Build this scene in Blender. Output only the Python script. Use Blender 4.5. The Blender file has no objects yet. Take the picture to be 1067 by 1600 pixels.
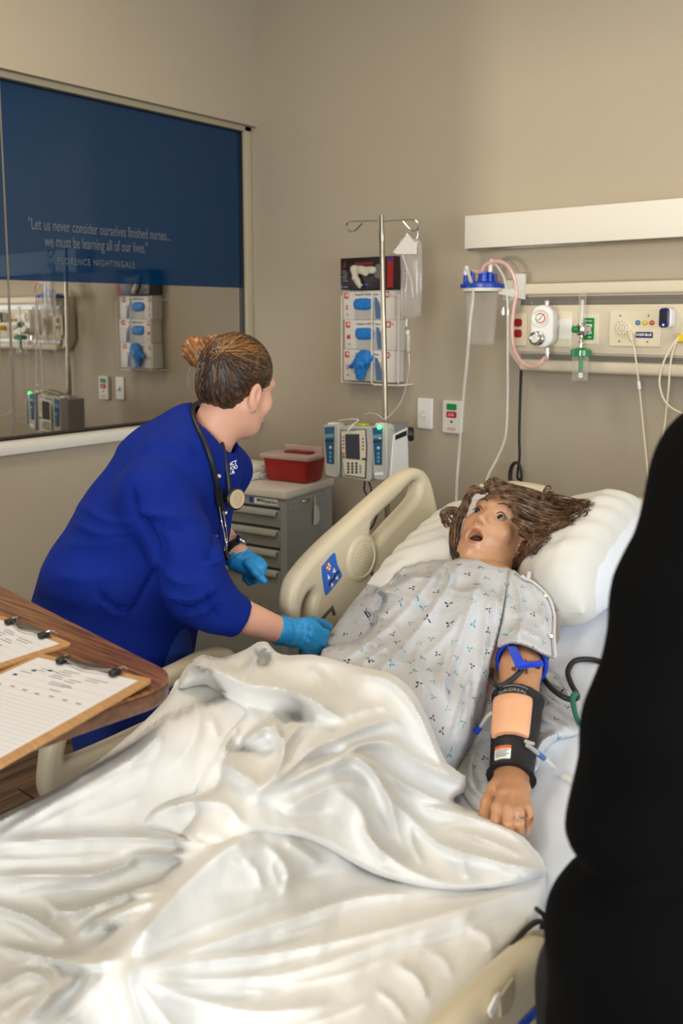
import bpy, bmesh, math, random
import numpy as np
from mathutils import Vector, Matrix

random.seed(7)
sc = bpy.context.scene
COL = sc.collection

# ---------------------------------------------------------------- camera
F_PX, CX, CY, CAM_H = 1385.0, 533.5, 674.0, 1.60
PITCH, YAW = math.atan(178.9 / 1385.0), math.radians(39.42)
FW = np.array([-math.sin(YAW) * math.cos(PITCH), math.cos(YAW) * math.cos(PITCH), -math.sin(PITCH)])
RT = np.array([math.cos(YAW), math.sin(YAW), 0.0])
UP = np.cross(RT, FW)
CAMP = np.array([0.0, 0.0, CAM_H])
cam = bpy.data.cameras.new('camera')
camo = bpy.data.objects.new('camera', cam)
COL.objects.link(camo)
camo.matrix_world = Matrix(((RT[0], UP[0], -FW[0], 0), (RT[1], UP[1], -FW[1], 0), (RT[2], UP[2], -FW[2], CAM_H), (0, 0, 0, 1)))
cam.sensor_fit = 'HORIZONTAL'
cam.sensor_width = 24.0
cam.lens = F_PX / 1067.0 * 24.0
cam.shift_x = 0.0
cam.shift_y = -(800.0 - CY) / 1067.0
cam.clip_start = 0.05
cam.dof.use_dof = True
cam.dof.focus_distance = 2.25
cam.dof.aperture_fstop = 3.8
sc.camera = camo

def at(px, py, d):
    """world point seen at photo pixel (px,py), d metres in front of the camera"""
    return CAMP + (FW + RT * (px - CX) / F_PX - UP * (py - CY) / F_PX) * d
def atx(px, py, x):
    r = FW + RT * (px - CX) / F_PX - UP * (py - CY) / F_PX
    return CAMP + r * (x / r[0])
def aty(px, py, y):
    r = FW + RT * (px - CX) / F_PX - UP * (py - CY) / F_PX
    return CAMP + r * (y / r[1])
def atz(px, py, z):
    r = FW + RT * (px - CX) / F_PX - UP * (py - CY) / F_PX
    return CAMP + r * ((z - CAM_H) / r[2])

# ---------------------------------------------------------------- light
sc.view_settings.view_transform = 'Standard'
sc.view_settings.look = 'None'
sc.view_settings.gamma = 1.0
sc.view_settings.use_curve_mapping = False
sc.view_settings.exposure = 0.34
world = bpy.data.worlds.new('sky'); sc.world = world; world.use_nodes = True
bg = world.node_tree.nodes['Background']
bg.inputs[0].default_value = (0.75, 0.87, 1.0, 1); bg.inputs[1].default_value = 1.5
def area(name, loc, target, sx, sy, power, color):
    l = bpy.data.lights.new(name, 'AREA'); l.shape = 'RECTANGLE'; l.size = sx; l.size_y = sy
    l.energy = power; l.color = color
    o = bpy.data.objects.new(name, l); COL.objects.link(o)
    o.location = loc
    o.rotation_euler = (Vector(target) - Vector(loc)).to_track_quat('-Z', 'Y').to_euler()
    return o
# daylight coming in by the windows of the wall behind the camera and of the right wall
area('daylight_rear_window', (0.55, -2.62, 1.85), (-0.9, 2.6, 1.35), 1.5, 1.5, 108, (0.95, 0.98, 1.0))
# added low lamp, to warm the upper back wall, shining in under the blind
area('added_wall_patch_lamp', (0.64, -6.0, 0.72), (-1.2, 3.15, 2.1), 0.12, 0.30, 240, (1.0, 0.90, 0.70))
area('daylight_side_window', (2.12, 1.25, 1.75), (-1.0, 1.5, 0.9), 2.2, 1.3, 40, (0.88, 0.94, 1.0))

# ---------------------------------------------------------------- helpers
def s2l(c):
    c = c / 255.0
    return c / 12.92 if c <= 0.04045 else ((c + 0.055) / 1.055) ** 2.4
def rgb(r, g, b): return (s2l(r), s2l(g), s2l(b), 1.0)

MATS = {}
def mat(name, col, rough=0.5, metal=0.0, noise=None, bump=None, alpha=None, trans=None, emit=None, spec=None, sheen=None, coat=None, sss=None, weave=None):
    """procedural material; col is an sRGB triple. noise=(scale, amount), bump=(scale, strength)"""
    m = bpy.data.materials.new(name); m.use_nodes = True
    nt = m.node_tree; b = nt.nodes['Principled BSDF']
    c = rgb(*col)
    b.inputs['Base Color'].default_value = c
    b.inputs['Roughness'].default_value = rough
    b.inputs['Metallic'].default_value = metal
    if spec is not None: b.inputs['Specular IOR Level'].default_value = spec
    if sheen: b.inputs['Sheen Weight'].default_value = sheen; b.inputs['Sheen Roughness'].default_value = 0.5
    if coat: b.inputs['Coat Weight'].default_value = coat; b.inputs['Coat Roughness'].default_value = 0.1
    if sss:
        b.inputs['Subsurface Weight'].default_value = sss
        b.inputs['Subsurface Radius'].default_value = (0.02, 0.008, 0.004); b.inputs['Subsurface Scale'].default_value = 0.4
    if trans:
        b.inputs['Transmission Weight'].default_value = trans; b.inputs['IOR'].default_value = 1.2
    if alpha is not None: b.inputs['Alpha'].default_value = alpha
    if emit: b.inputs['Emission Color'].default_value = c; b.inputs['Emission Strength'].default_value = emit
    tc = None
    if noise or bump or weave:
        tc = nt.nodes.new('ShaderNodeTexCoord')
    if noise:
        n = nt.nodes.new('ShaderNodeTexNoise'); n.inputs['Scale'].default_value = noise[0]; n.inputs['Detail'].default_value = 4
        nt.links.new(tc.outputs['Object'], n.inputs['Vector'])
        mx = nt.nodes.new('ShaderNodeMix'); mx.data_type = 'RGBA'
        k = noise[1]
        mx.inputs[6].default_value = tuple(v * (1 - k) for v in c[:3]) + (1,)
        mx.inputs[7].default_value = tuple(min(1, v * (1 + k)) for v in c[:3]) + (1,)
        nt.links.new(n.outputs['Fac'], mx.inputs[0]); nt.links.new(mx.outputs[2], b.inputs['Base Color'])
    if bump:
        n2 = nt.nodes.new('ShaderNodeTexNoise'); n2.inputs['Scale'].default_value = bump[0]; n2.inputs['Detail'].default_value = 3
        nt.links.new(tc.outputs['Object'], n2.inputs['Vector'])
        bp = nt.nodes.new('ShaderNodeBump'); bp.inputs['Strength'].default_value = bump[1]; bp.inputs['Distance'].default_value = 0.01
        nt.links.new(n2.outputs['Fac'], bp.inputs['Height']); nt.links.new(bp.outputs['Normal'], b.inputs['Normal'])
    MATS[name] = m
    return m

class B:
    """collects shapes, then becomes one mesh object"""
    def __init__(s): s.v = []; s.f = []; s.sm = []
    def add(s, v, f, smooth=True):
        n = len(s.v); s.v.extend([tuple(map(float, p)) for p in v]); s.f.extend([tuple(i + n for i in q) for q in f]); s.sm.extend([smooth] * len(f)); return s
    def bm(s, bm, smooth=False):
        bm.verts.index_update(); s.add([v.co[:] for v in bm.verts], [[v.index for v in f.verts] for f in bm.faces], smooth); bm.free(); return s
    def box(s, c, d, bev=0.0, rot=None, seg=2, taper=None):
        bm = bmesh.new(); bmesh.ops.create_cube(bm, size=1.0)
        for v in bm.verts:
            k = 1.0
            if taper and v.co.z < 0: k = taper
            v.co = Vector((v.co.x * d[0] * k, v.co.y * d[1] * k, v.co.z * d[2]))
        if bev > 0: bmesh.ops.bevel(bm, geom=list(bm.edges), offset=bev, segments=seg, profile=0.5, affect='EDGES')
        M = Matrix.Translation(Vector(c))
        if rot is not None: M = M @ (rot if isinstance(rot, Matrix) else Matrix.Rotation(rot, 4, 'Z'))
        bmesh.ops.transform(bm, matrix=M, verts=bm.verts)
        return s.bm(bm, bev > 0.004)
    def tube(s, pts, r, seg=10, closed=False, smooth=0, caps=True):
        P = [np.array(p, float) for p in pts]
        if smooth: P = catmull(P, smooth, closed)
        n = len(P); R = r if hasattr(r, '__len__') else [r] * n
        if len(R) != n: R = list(np.interp(np.linspace(0, 1, n), np.linspace(0, 1, len(R)), R))
        T = []
        for i in range(n):
            a = P[(i - 1) % n] if (closed or i > 0) else P[i]; b = P[(i + 1) % n] if (closed or i < n - 1) else P[i]
            t = b - a; T.append(t / (np.linalg.norm(t) + 1e-12))
        ref = np.array([0, 0, 1.0]) if abs(T[0][2]) < 0.9 else np.array([1.0, 0, 0])
        N = np.cross(T[0], ref); N /= np.linalg.norm(N)
        V = []; 
        for i in range(n):
            N = N - T[i] * (N @ T[i]); N /= np.linalg.norm(N) + 1e-12
            Bn = np.cross(T[i], N)
            for k in range(seg):
                a = 2 * math.pi * k / seg
                V.append(P[i] + (N * math.cos(a) + Bn * math.sin(a)) * R[i])
        Fs = []
        for i in range(n if closed else n - 1):
            j = (i + 1) % n
            for k in range(seg):
                Fs.append((i * seg + k, i * seg + (k + 1) % seg, j * seg + (k + 1) % seg, j * seg + k))
        if not closed and caps:
            Fs.append(tuple(range(seg))[::-1]); Fs.append(tuple((n - 1) * seg + k for k in range(seg)))
        return s.add(V, Fs)
    def lathe(s, prof, o, axis=(0, 0, 1), seg=24, sm=True):
        """prof: list of (radius, height along axis)"""
        q = Vector((0, 0, 1)).rotation_difference(Vector(axis).normalized()); o = Vector(o); V = []; Fs = []
        for (r, h) in prof:
            for k in range(seg):
                a = 2 * math.pi * k / seg
                V.append(o + q @ Vector((r * math.cos(a), r * math.sin(a), h)))
        for i in range(len(prof) - 1):
            for k in range(seg): Fs.append((i * seg + k, i * seg + (k + 1) % seg, (i + 1) * seg + (k + 1) % seg, (i + 1) * seg + k))
        if prof[0][0] > 1e-6: Fs.append(tuple(range(seg))[::-1])
        if prof[-1][0] > 1e-6: Fs.append(tuple((len(prof) - 1) * seg + k for k in range(seg)))
        return s.add(V, Fs, sm)
    def plate(s, outer, holes, thick, bev, fn, smooth=True):
        """flat outline with holes, given thickness and rounded edges; fn maps (u,v,w) to world"""
        cu = bpy.data.curves.new('tmp', 'CURVE'); cu.dimensions = '2D'; cu.fill_mode = 'BOTH'
        cu.extrude = max(thick / 2 - bev, 1e-5); cu.bevel_depth = bev; cu.bevel_resolution = 3; cu.offset = -bev
        ar = sum(a[0] * b[1] - b[0] * a[1] for a, b in zip(outer, list(outer[1:]) + [outer[0]]))
        if ar < 0: outer = list(outer)[::-1]
        for poly in [outer] + list(holes):
            sp = cu.splines.new('POLY'); sp.points.add(len(poly) - 1); sp.use_cyclic_u = True
            for i, p in enumerate(poly): sp.points[i].co = (p[0], p[1], 0, 1)
        o = bpy.data.objects.new('tmp', cu); COL.objects.link(o)
        dg = bpy.context.evaluated_depsgraph_get(); me = bpy.data.meshes.new_from_object(o.evaluated_get(dg))
        s.add([fn(*v.co) for v in me.vertices], [tuple(p.vertices) for p in me.polygons], smooth)
        bpy.data.objects.remove(o); bpy.data.curves.remove(cu); bpy.data.meshes.remove(me); return s
    def sphere(s, c, r, seg=16, rings=10):
        r = np.array(r if hasattr(r, '__len__') else (r, r, r)); c = np.array(c); V = []; Fs = []
        for i in range(rings + 1):
            th = math.pi * i / rings
            for k in range(seg):
                a = 2 * math.pi * k / seg
                V.append(c + r * np.array([math.sin(th) * math.cos(a), math.sin(th) * math.sin(a), math.cos(th)]))
        for i in range(rings):
            for k in range(seg): Fs.append((i * seg + k, (i + 1) * seg + k, (i + 1) * seg + (k + 1) % seg, i * seg + (k + 1) % seg))
        return s.add(V, Fs)
    def text(s, string, size, o, xd, yd, align='CENTER', depth=0.0006, sx=1.0, bold=0.0, spacing=1.0):
        cu = bpy.data.curves.new('tmp', 'FONT'); cu.body = string; cu.size = size; cu.align_x = align; cu.align_y = 'CENTER'
        cu.extrude = depth / 2; cu.offset = bold; cu.space_character = spacing; cu.resolution_u = 3
        ob = bpy.data.objects.new('tmp', cu); COL.objects.link(ob)
        dg = bpy.context.evaluated_depsgraph_get(); me = bpy.data.meshes.new_from_object(ob.evaluated_get(dg))
        xd = Vector(xd).normalized(); yd = Vector(yd).normalized(); zd = xd.cross(yd); o = Vector(o)
        s.add([o + xd * (v.co.x * sx) + yd * v.co.y + zd * v.co.z for v in me.vertices], [tuple(p.vertices) for p in me.polygons], False)
        bpy.data.objects.remove(ob); bpy.data.curves.remove(cu); bpy.data.meshes.remove(me); return s
    def build(s, name, m, parent=None, label=None, cat=None, group=None, kind=None, flip=False):
        me = bpy.data.meshes.new(name); V = np.array(s.v)
        off = np.zeros(3)
        if parent is None:
            lo, hi = V.min(0), V.max(0); off = np.array([(lo[0] + hi[0]) / 2, (lo[1] + hi[1]) / 2, lo[2]]); V = V - off
        me.from_pydata(V.tolist(), [], s.f); me.update()
        me.polygons.foreach_set('use_smooth', s.sm)
        bm = bmesh.new(); bm.from_mesh(me); bmesh.ops.recalc_face_normals(bm, faces=bm.faces); bm.to_mesh(me); bm.free()
        o = bpy.data.objects.new(name, me); COL.objects.link(o); o.location = off
        me.materials.append(MATS[m] if isinstance(m, str) else m)
        try: me.set_sharp_from_angle(angle=math.radians(40))
        except Exception: pass
        adopt(o, parent); tag(o, label, cat, group, kind); return o

def adopt(o, p):
    if p is None: return
    o.parent = p
    if p.parent is None: o.matrix_parent_inverse = p.matrix_basis.inverted()
def tag(o, label=None, cat=None, group=None, kind=None):
    if label: o['label'] = label
    if cat: o['category'] = cat
    if group: o['group'] = group
    if kind: o['kind'] = kind
    return o
def thing(name, loc, label, cat, group=None, kind=None, rz=0.0):
    o = bpy.data.objects.new(name, None); COL.objects.link(o); o.location = loc; o.rotation_euler = (0, 0, rz); o.empty_display_size = 0.05
    return tag(o, label, cat, group, kind)
def catmull(P, n, closed=False):
    P = [np.array(p, float) for p in P]; out = []; m = len(P)
    for i in range(m if closed else m - 1):
        p0 = P[(i - 1) % m] if (closed or i > 0) else 2 * P[0] - P[1]
        p1 = P[i]; p2 = P[(i + 1) % m]
        p3 = P[(i + 2) % m] if (closed or i + 2 < m) else 2 * P[-1] - P[-2]
        for k in range(n):
            t = k / n
            out.append(0.5 * (2 * p1 + (p2 - p0) * t + (2 * p0 - 5 * p1 + 4 * p2 - p3) * t * t + (3 * p1 - p0 - 3 * p2 + p3) * t ** 3))
    if not closed: out.append(P[-1])
    return out
def rrect(w, h, r, n=5, c=(0, 0)):
    out = []
    for (sx, sy, a0) in ((1, 1, 0), (-1, 1, 90), (-1, -1, 180), (1, -1, 270)):
        for k in range(n + 1):
            a = math.radians(a0 + 90 * k / n)
            out.append((c[0] + sx * (w / 2 - r) + r * math.cos(a), c[1] + sy * (h / 2 - r) + r * math.sin(a)))
    return out
def oval(w, h, n=24, c=(0, 0)): return [(c[0] + w / 2 * math.cos(2 * math.pi * k / n), c[1] + h / 2 * math.sin(2 * math.pi * k / n)) for k in range(n)]
def wallmap(y):      # plates lying on the back wall: u = x, v = z, w = towards the room
    return lambda u, v, w: (u, y - w, v)

# ---- implicit surfaces: rounded solids blended into one continuous mesh
def sd_cone(P, a, b, r1, r2, flat=None):
    a = np.array(a, float); b = np.array(b, float)
    Q = P - a; d = b - a
    if flat is not None:
        ax = np.array(flat[0], float); ax /= np.linalg.norm(ax); k = 1.0 / flat[1] - 1.0
        Q = Q + (Q @ ax)[..., None] * ax * k; d = d + (d @ ax) * ax * k
    t = np.clip((Q @ d) / (d @ d + 1e-12), 0, 1)
    return np.linalg.norm(Q - t[..., None] * d, axis=-1) - (r1 + (r2 - r1) * t)
def sd_ell(P, c, r, R=None):
    Q = P - np.array(c, float)
    if R is not None: Q = Q @ R          # columns of R are the ellipsoid's axes
    r = np.array(r, float)
    k0 = np.linalg.norm(Q / r, axis=-1); k1 = np.linalg.norm(Q / (r * r), axis=-1) + 1e-9
    return k0 * (k0 - 1.0) / k1
def smin(a, b, k):
    h = np.clip(0.5 + 0.5 * (b - a) / k, 0, 1)
    return b + (a - b) * h - k * h * (1 - h)
def smax(a, b, k): return -smin(-a, -b, k)
def grid_field(fn, lo, hi, h):
    lo = np.array(lo, float); hi = np.array(hi, float); n = np.ceil((hi - lo) / h).astype(int) + 1
    ax = [lo[i] + h * np.arange(n[i]) for i in range(3)]
    out = np.empty(n, dtype=np.float32); bs = 10
    st = [np.arange(0, n[i], bs) for i in range(3)]
    cen = np.stack(np.meshgrid(*[np.array([ax[i][min(q + bs // 2, n[i] - 1)] for q in st[i]]) for i in range(3)], indexing='ij'), -1)
    dc = fn(cen); far = np.abs(dc) > bs * h * .87 * 2.3       # blocks well away from the surface keep one value
    for i, a in enumerate(st[0]):
        for j, b in enumerate(st[1]):
            ks = np.nonzero(~far[i, j])[0]
            for k in np.nonzero(far[i, j])[0]: out[a:a + bs, b:b + bs, st[2][k]:st[2][k] + bs] = dc[i, j, k]
            if len(ks) == 0: continue
            runs = np.split(ks, np.nonzero(np.diff(ks) > 1)[0] + 1)
            for r in runs:
                c0, c1 = st[2][r[0]], min(st[2][r[-1]] + bs, n[2])
                G = np.stack(np.meshgrid(ax[0][a:a + bs], ax[1][b:b + bs], ax[2][c0:c1], indexing='ij'), -1); out[a:a + bs, b:b + bs, c0:c1] = fn(G)
    return out, lo, h
def surface(fn, lo, hi, h):
    """naive surface nets -> (verts, quads)"""
    D, lo, h = grid_field(fn, lo, hi, h)
    S = D < 0; nx, ny, nz = D.shape
    acc = np.zeros((nx - 1, ny - 1, nz - 1, 3), np.float32); cnt = np.zeros((nx - 1, ny - 1, nz - 1), np.float32)
    for ax in range(3):
        o = [a for a in range(3) if a != ax]
        sl0 = [slice(None)] * 3; sl1 = [slice(None)] * 3; sl0[ax] = slice(0, -1); sl1[ax] = slice(1, None)
        d0 = D[tuple(sl0)]; d1 = D[tuple(sl1)]; cr = (d0 < 0) != (d1 < 0)
        t = np.where(cr, d0 / np.where(cr, d0 - d1, 1), 0)
        for i in (0, 1):
            for j in (0, 1):
                sl = [slice(None)] * 3; sl[o[0]] = slice(i, i + D.shape[o[0]] - 1); sl[o[1]] = slice(j, j + D.shape[o[1]] - 1)
                c = cr[tuple(sl)]; tt = t[tuple(sl)]
                cnt += c; acc[..., ax] += np.where(c, tt, 0); acc[..., o[0]] += c * i; acc[..., o[1]] += c * j
    act = cnt > 0; idx = -np.ones(act.shape, np.int64); idx[act] = np.arange(act.sum())
    I = np.argwhere(act); V = lo + h * (I + acc[act] / cnt[act][:, None])
    Fs = []
    for ax in range(3):
        o = [a for a in range(3) if a != ax]
        sl0 = [slice(1, -1)] * 3; sl0[ax] = slice(0, -1); sl1 = [slice(1, -1)] * 3; sl1[ax] = slice(1, None)
        s0 = S[tuple(sl0)]; s1 = S[tuple(sl1)]; e = np.argwhere(s0 != s1)
        if len(e) == 0: continue
        inside = s0[tuple(e.T)]
        base = e.copy(); base[:, o[0]] += 1; base[:, o[1]] += 1
        q = []
        for (i, j) in ((-1, -1), (0, -1), (0, 0), (-1, 0)):
            p = base.copy(); p[:, o[0]] += i; p[:, o[1]] += j; q.append(idx[tuple(p.T)])
        q = np.stack(q, 1)
        fl = inside if ax != 1 else ~inside
        q[~fl] = q[~fl][:, ::-1]
        Fs.append(q)
    return V, np.concatenate(Fs)
def relax(V, Fq, it=2, k=0.5):
    n = len(V)
    E = np.concatenate([Fq[:, [0, 1]], Fq[:, [1, 2]], Fq[:, [2, 3]], Fq[:, [3, 0]]]); E = np.concatenate([E, E[:, ::-1]])
    deg = np.bincount(E[:, 0], minlength=n)[:, None]
    for _ in range(it):
        A = np.zeros_like(V)
        for c in range(3): A[:, c] = np.bincount(E[:, 0], weights=V[E[:, 1], c], minlength=n)
        V = V + k * (A / np.maximum(deg, 1) - V)
    return V
def vnormals(V, Fq):
    fn = np.cross(V[Fq[:, 2]] - V[Fq[:, 0]], V[Fq[:, 3]] - V[Fq[:, 1]]); N = np.zeros_like(V)
    for k in range(4):
        for c in range(3): N[:, c] += np.bincount(Fq[:, k], weights=fn[:, c], minlength=len(V))
    return N / (np.linalg.norm(N, axis=1, keepdims=True) + 1e-12)
def organic(name, fn, lo, hi, h, m, parent=None, disp=None, it=2, extra=None, **kw):
    V, Fq = surface(fn, lo, hi, h); V = relax(V, Fq, it)
    if disp is not None:
        N = vnormals(V, Fq); V = V + N * disp(V, N)[:, None]
    b = B(); b.v = [tuple(p) for p in V]; b.f = [tuple(q) for q in Fq.tolist()]; b.sm = [True] * len(b.f)
    if extra:
        for (v2, f2) in extra: b.add(v2, f2.tolist())
    o = b.build(name, m, parent, **kw)
    return o
def vnoise(P, scale, seed=0):
    """cheap smooth pseudo noise in [-1,1]"""
    r = np.random.RandomState(seed); out = np.zeros(len(P))
    for k in range(6):
        d = r.normal(size=3); d /= np.linalg.norm(d); f = scale * (0.6 + 0.9 * r.rand())
        out += np.sin(P @ d * f + r.rand() * 6.28 + 1.7 * np.sin(P @ r.normal(size=3) * f * 0.5))
    return out / 4.0
# ---------------------------------------------------------------- materials of the room
mat('wall_paint', (174, 162, 142), 0.85, noise=(3.0, 0.03), bump=(220, 0.06))
mat('ceiling_paint', (226, 218, 200), 0.9)
mat('white_trim', (225, 222, 214), 0.45)
mat('frame_paint', (178, 168, 142), 0.5)
mat('alu_joint', (140, 134, 122), 0.4, 0.5)
mat('dark_gasket', (38, 36, 32), 0.5)
mat('floor_base', (70, 52, 40), 0.6)
def wood(name, c1, c2, axis, scale, rough=0.4, coat=None, dist=3.0):
    m = mat(name, c1, rough, coat=coat); nt = m.node_tree; b = nt.nodes['Principled BSDF']
    tc = nt.nodes.new('ShaderNodeTexCoord'); mp = nt.nodes.new('ShaderNodeMapping')
    s = [scale] * 3; s[axis] = scale * 0.045; mp.inputs['Scale'].default_value = s
    n = nt.nodes.new('ShaderNodeTexNoise'); n.inputs['Scale'].default_value = 1.0; n.inputs['Detail'].default_value = 6; n.inputs['Distortion'].default_value = dist * 0.1
    cr = nt.nodes.new('ShaderNodeValToRGB'); cr.color_ramp.elements[0].position = 0.38; cr.color_ramp.elements[1].position = 0.62
    cr.color_ramp.elements[0].color = rgb(*c2); cr.color_ramp.elements[1].color = rgb(*c1)
    nt.links.new(tc.outputs['Object'], mp.inputs[0]); nt.links.new(mp.outputs[0], n.inputs[0]); nt.links.new(n.outputs[0], cr.inputs[0]); nt.links.new(cr.outputs[0], b.inputs['Base Color'])
    return m
wood('floor_wood', (112, 86, 66), (62, 45, 34), 1, 60, 0.45)
wood('table_wood', (150, 100, 62), (92, 54, 30), 0, 130, 0.32, coat=0.15)
wood('table_edge', (120, 84, 62), (96, 64, 48), 0, 60, 0.35)
wood('hardboard', (196, 152, 100), (180, 134, 84), 0, 200, 0.6)
# observation window: half-silvered glass below, dark blue film above
def mirror_mat(name, base, tint, fac, rough):
    m = bpy.data.materials.new(name); m.use_nodes = True; nt = m.node_tree; nt.nodes.remove(nt.nodes['Principled BSDF'])
    out = nt.nodes['Material Output']; d = nt.nodes.new('ShaderNodeBsdfDiffuse'); d.inputs[0].default_value = rgb(*base)
    g = nt.nodes.new('ShaderNodeBsdfGlossy'); g.inputs[0].default_value = rgb(*tint); g.inputs['Roughness'].default_value = rough
    mx = nt.nodes.new('ShaderNodeMixShader'); mx.inputs[0].default_value = fac
    nt.links.new(d.outputs[0], mx.inputs[1]); nt.links.new(g.outputs[0], mx.inputs[2]); nt.links.new(mx.outputs[0], out.inputs[0]); MATS[name] = m
mirror_mat('half_silvered_glass', (60, 58, 52), (235, 232, 226), 0.78, 0.012)
mirror_mat('blue_film', (4, 46, 82), (190, 205, 220), 0.10, 0.012)
mat('film_lettering', (104, 112, 118), 0.6)
mat('glass_clear', (255, 255, 255), 0.02, trans=1.0)

XL, YB, ZC = -3.115, 3.15, 3.20
XG = -3.18        # plane of the observation glass
XR, YF = 2.2, -2.7
# ---------------------------------------------------------------- room shell
B().box(((XL + XR) / 2, YB + 0.06, ZC / 2), (XR - XL + 0.4, 0.12, ZC)).build('wall_back', 'wall_paint', kind='structure')
wl = B()
wl.box((XL - 0.1, (YF + YB) / 2, (ZC + 2.505) / 2), (0.2, YB - YF, ZC - 2.505))     # soffit above the window
wl.box((XL - 0.1, (YF + YB) / 2, 1.085 / 2), (0.2, YB - YF, 1.085))                 # wall below the window
wl.box((XL - 0.18, (YF + YB) / 2, 1.8), (0.06, YB - YF, 1.5))                       # back of the recess
wl.box((XL - 0.1, (YF + 0.0) / 2, 1.8), (0.2, -YF, 1.5))
wl.build('wall_left', 'wall_paint', kind='structure')
def holed_wall(name, fn, u0, u1, holes):
    b = B(); z0, z1 = holes[0][2], holes[0][3]
    b.add([fn(u, z, w) for w in (0, .12) for (u, z) in ((u0, 0), (u1, 0), (u1, z0), (u0, z0))], [(0, 1, 2, 3), (4, 5, 6, 7), (3, 2, 6, 7), (0, 1, 5, 4)], False)
    b.add([fn(u, z, w) for w in (0, .12) for (u, z) in ((u0, z1), (u1, z1), (u1, ZC), (u0, ZC))], [(0, 1, 2, 3), (4, 5, 6, 7), (0, 1, 5, 4), (3, 2, 6, 7)], False)
    us = [u0] + [x for h in holes for x in h[:2]] + [u1]
    for i in range(0, len(us), 2):
        b.add([fn(u, z, w) for w in (0, .12) for (u, z) in ((us[i], z0), (us[i + 1], z0), (us[i + 1], z1), (us[i], z1))], [(0, 1, 2, 3), (4, 5, 6, 7), (0, 3, 7, 4), (1, 2, 6, 5)], False)
    return b.build(name, 'wall_paint', kind='structure')
holed_wall('wall_right', lambda u, z, w: (XR + w, u, z), YF, YB + .1, [(0.1, 2.4, 1.0, 2.5)])
holed_wall('wall_front', lambda u, z, w: (u, YF - w, z), XL - .2, XR + .12, [(-0.3, 1.4, 1.0, 2.7)])
B().box(((XL + XR) / 2, (YF + YB) / 2, ZC + 0.05), (XR - XL + 0.5, YB - YF + 0.4, 0.1)).build('ceiling', 'ceiling_paint', kind='structure')
fl = B().box(((XL + XR) / 2, (YF + YB) / 2, -0.06), (XR - XL + 0.4, YB - YF + 0.3, 0.1)).build('floor', 'floor_base', kind='structure')
# floor planks (shared mesh)
pb = B().box((0, 0, 0), (0.148, 0.995, 0.01), 0.0015, seg=1)
first = None; nplank = 0
for i in range(24):
    for j in range(6):
        x = XL + 0.076 + i * 0.15; y = -2.0 + j * 1.0 + (i % 3) * 0.33
        if y > YB - 0.3: continue
        if first is None:
            first = pb.build('plank', 'floor_wood', fl); o = first
        else:
            o = first.copy(); COL.objects.link(o); o.parent = fl; o.matrix_parent_inverse = fl.matrix_basis.inverted()
        o.location = (x, y, -0.005)
# ---------------------------------------------------------------- observation window in the left wall
win = thing('window_1', (XG, 2.0, 1.13), 'observation window with dark blue quotation film over mirrored glass', None, kind='structure')
y0, ym, y1, zb, zt, zf = 0.1, 1.853, 3.10, 1.128, 2.485, 1.741
for (a, b_) in ((y0, ym - 0.004), (ym + 0.004, y1)):
    B().box((XG - 0.006, (a + b_) / 2, (zb + zt) / 2), (0.008, b_ - a, zt - zb)).build('pane', 'half_silvered_glass', win)
    B().box((XG - 0.0012, (a + b_) / 2, (zf + zt) / 2), (0.0012, b_ - a, zt - zf)).build('blue_film', 'blue_film', win)
jb = B().box((XG - 0.004, ym, (zb + zt) / 2), (0.012, 0.007, zt - zb))
jb.build('pane_joint', 'alu_joint', win)
fr = B()
fr.box((XG + 0.005, (y0 + YB) / 2, zt + 0.018), (0.05, YB - y0, 0.04), 0.003)
fr.box((XG + 0.005, y1 + 0.025, (zb + zt) / 2), (0.05, 0.045, zt - zb + 0.05), 0.003)
fr.build('window_frame', 'frame_paint', win)
gk = B().box((XG + 0.004, (y0 + y1) / 2, zb + 0.004), (0.02, y1 - y0, 0.007)); gk.box((XG + 0.004, (y0 + y1) / 2, zt - 0.003), (0.02, y1 - y0, 0.006)); gk.box((XG + 0.004, y1 - 0.003, (zb + zt) / 2), (0.02, 0.006, zt - zb))
gk.build('gasket', 'dark_gasket', win)
B().box((XL - 0.03, (y0 + YB) / 2 + 0.0, 1.1), (0.11, YB - y0, 0.045), 0.004).build('trim_1', 'white_trim', kind='structure')
tx = B()
for s_, (pa, pb_), size in (('"Let us never consider ourselves finished nurses...', ((45, 372), (265, 350)), 0.064), ('we must be learning all of our lives."', ((70, 392), (230, 375)), 0.064), ('FLORENCE NIGHTINGALE', ((90, 413), (210, 410)), 0.038)):
    A = atx(*pa, XG); C = atx(*pb_, XG); zmid = (A[2] + C[2]) / 2
    wid = C[1] - A[1]
    t = B().text(s_, size, (0, 0, 0), (1, 0, 0), (0, 1, 0), spacing=1.0 if size > .05 else 1.25); xs = [p[0] for p in t.v]; k = wid / (max(xs) - min(xs))
    tx.text(s_, size, (XG + 0.0012, (A[1] + C[1]) / 2, zmid), (0, 1, 0), (0, 0, 1), sx=k, depth=0.0006, spacing=1.0 if size > .05 else 1.25)
tx.build('lettering', 'film_lettering', win)
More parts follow.
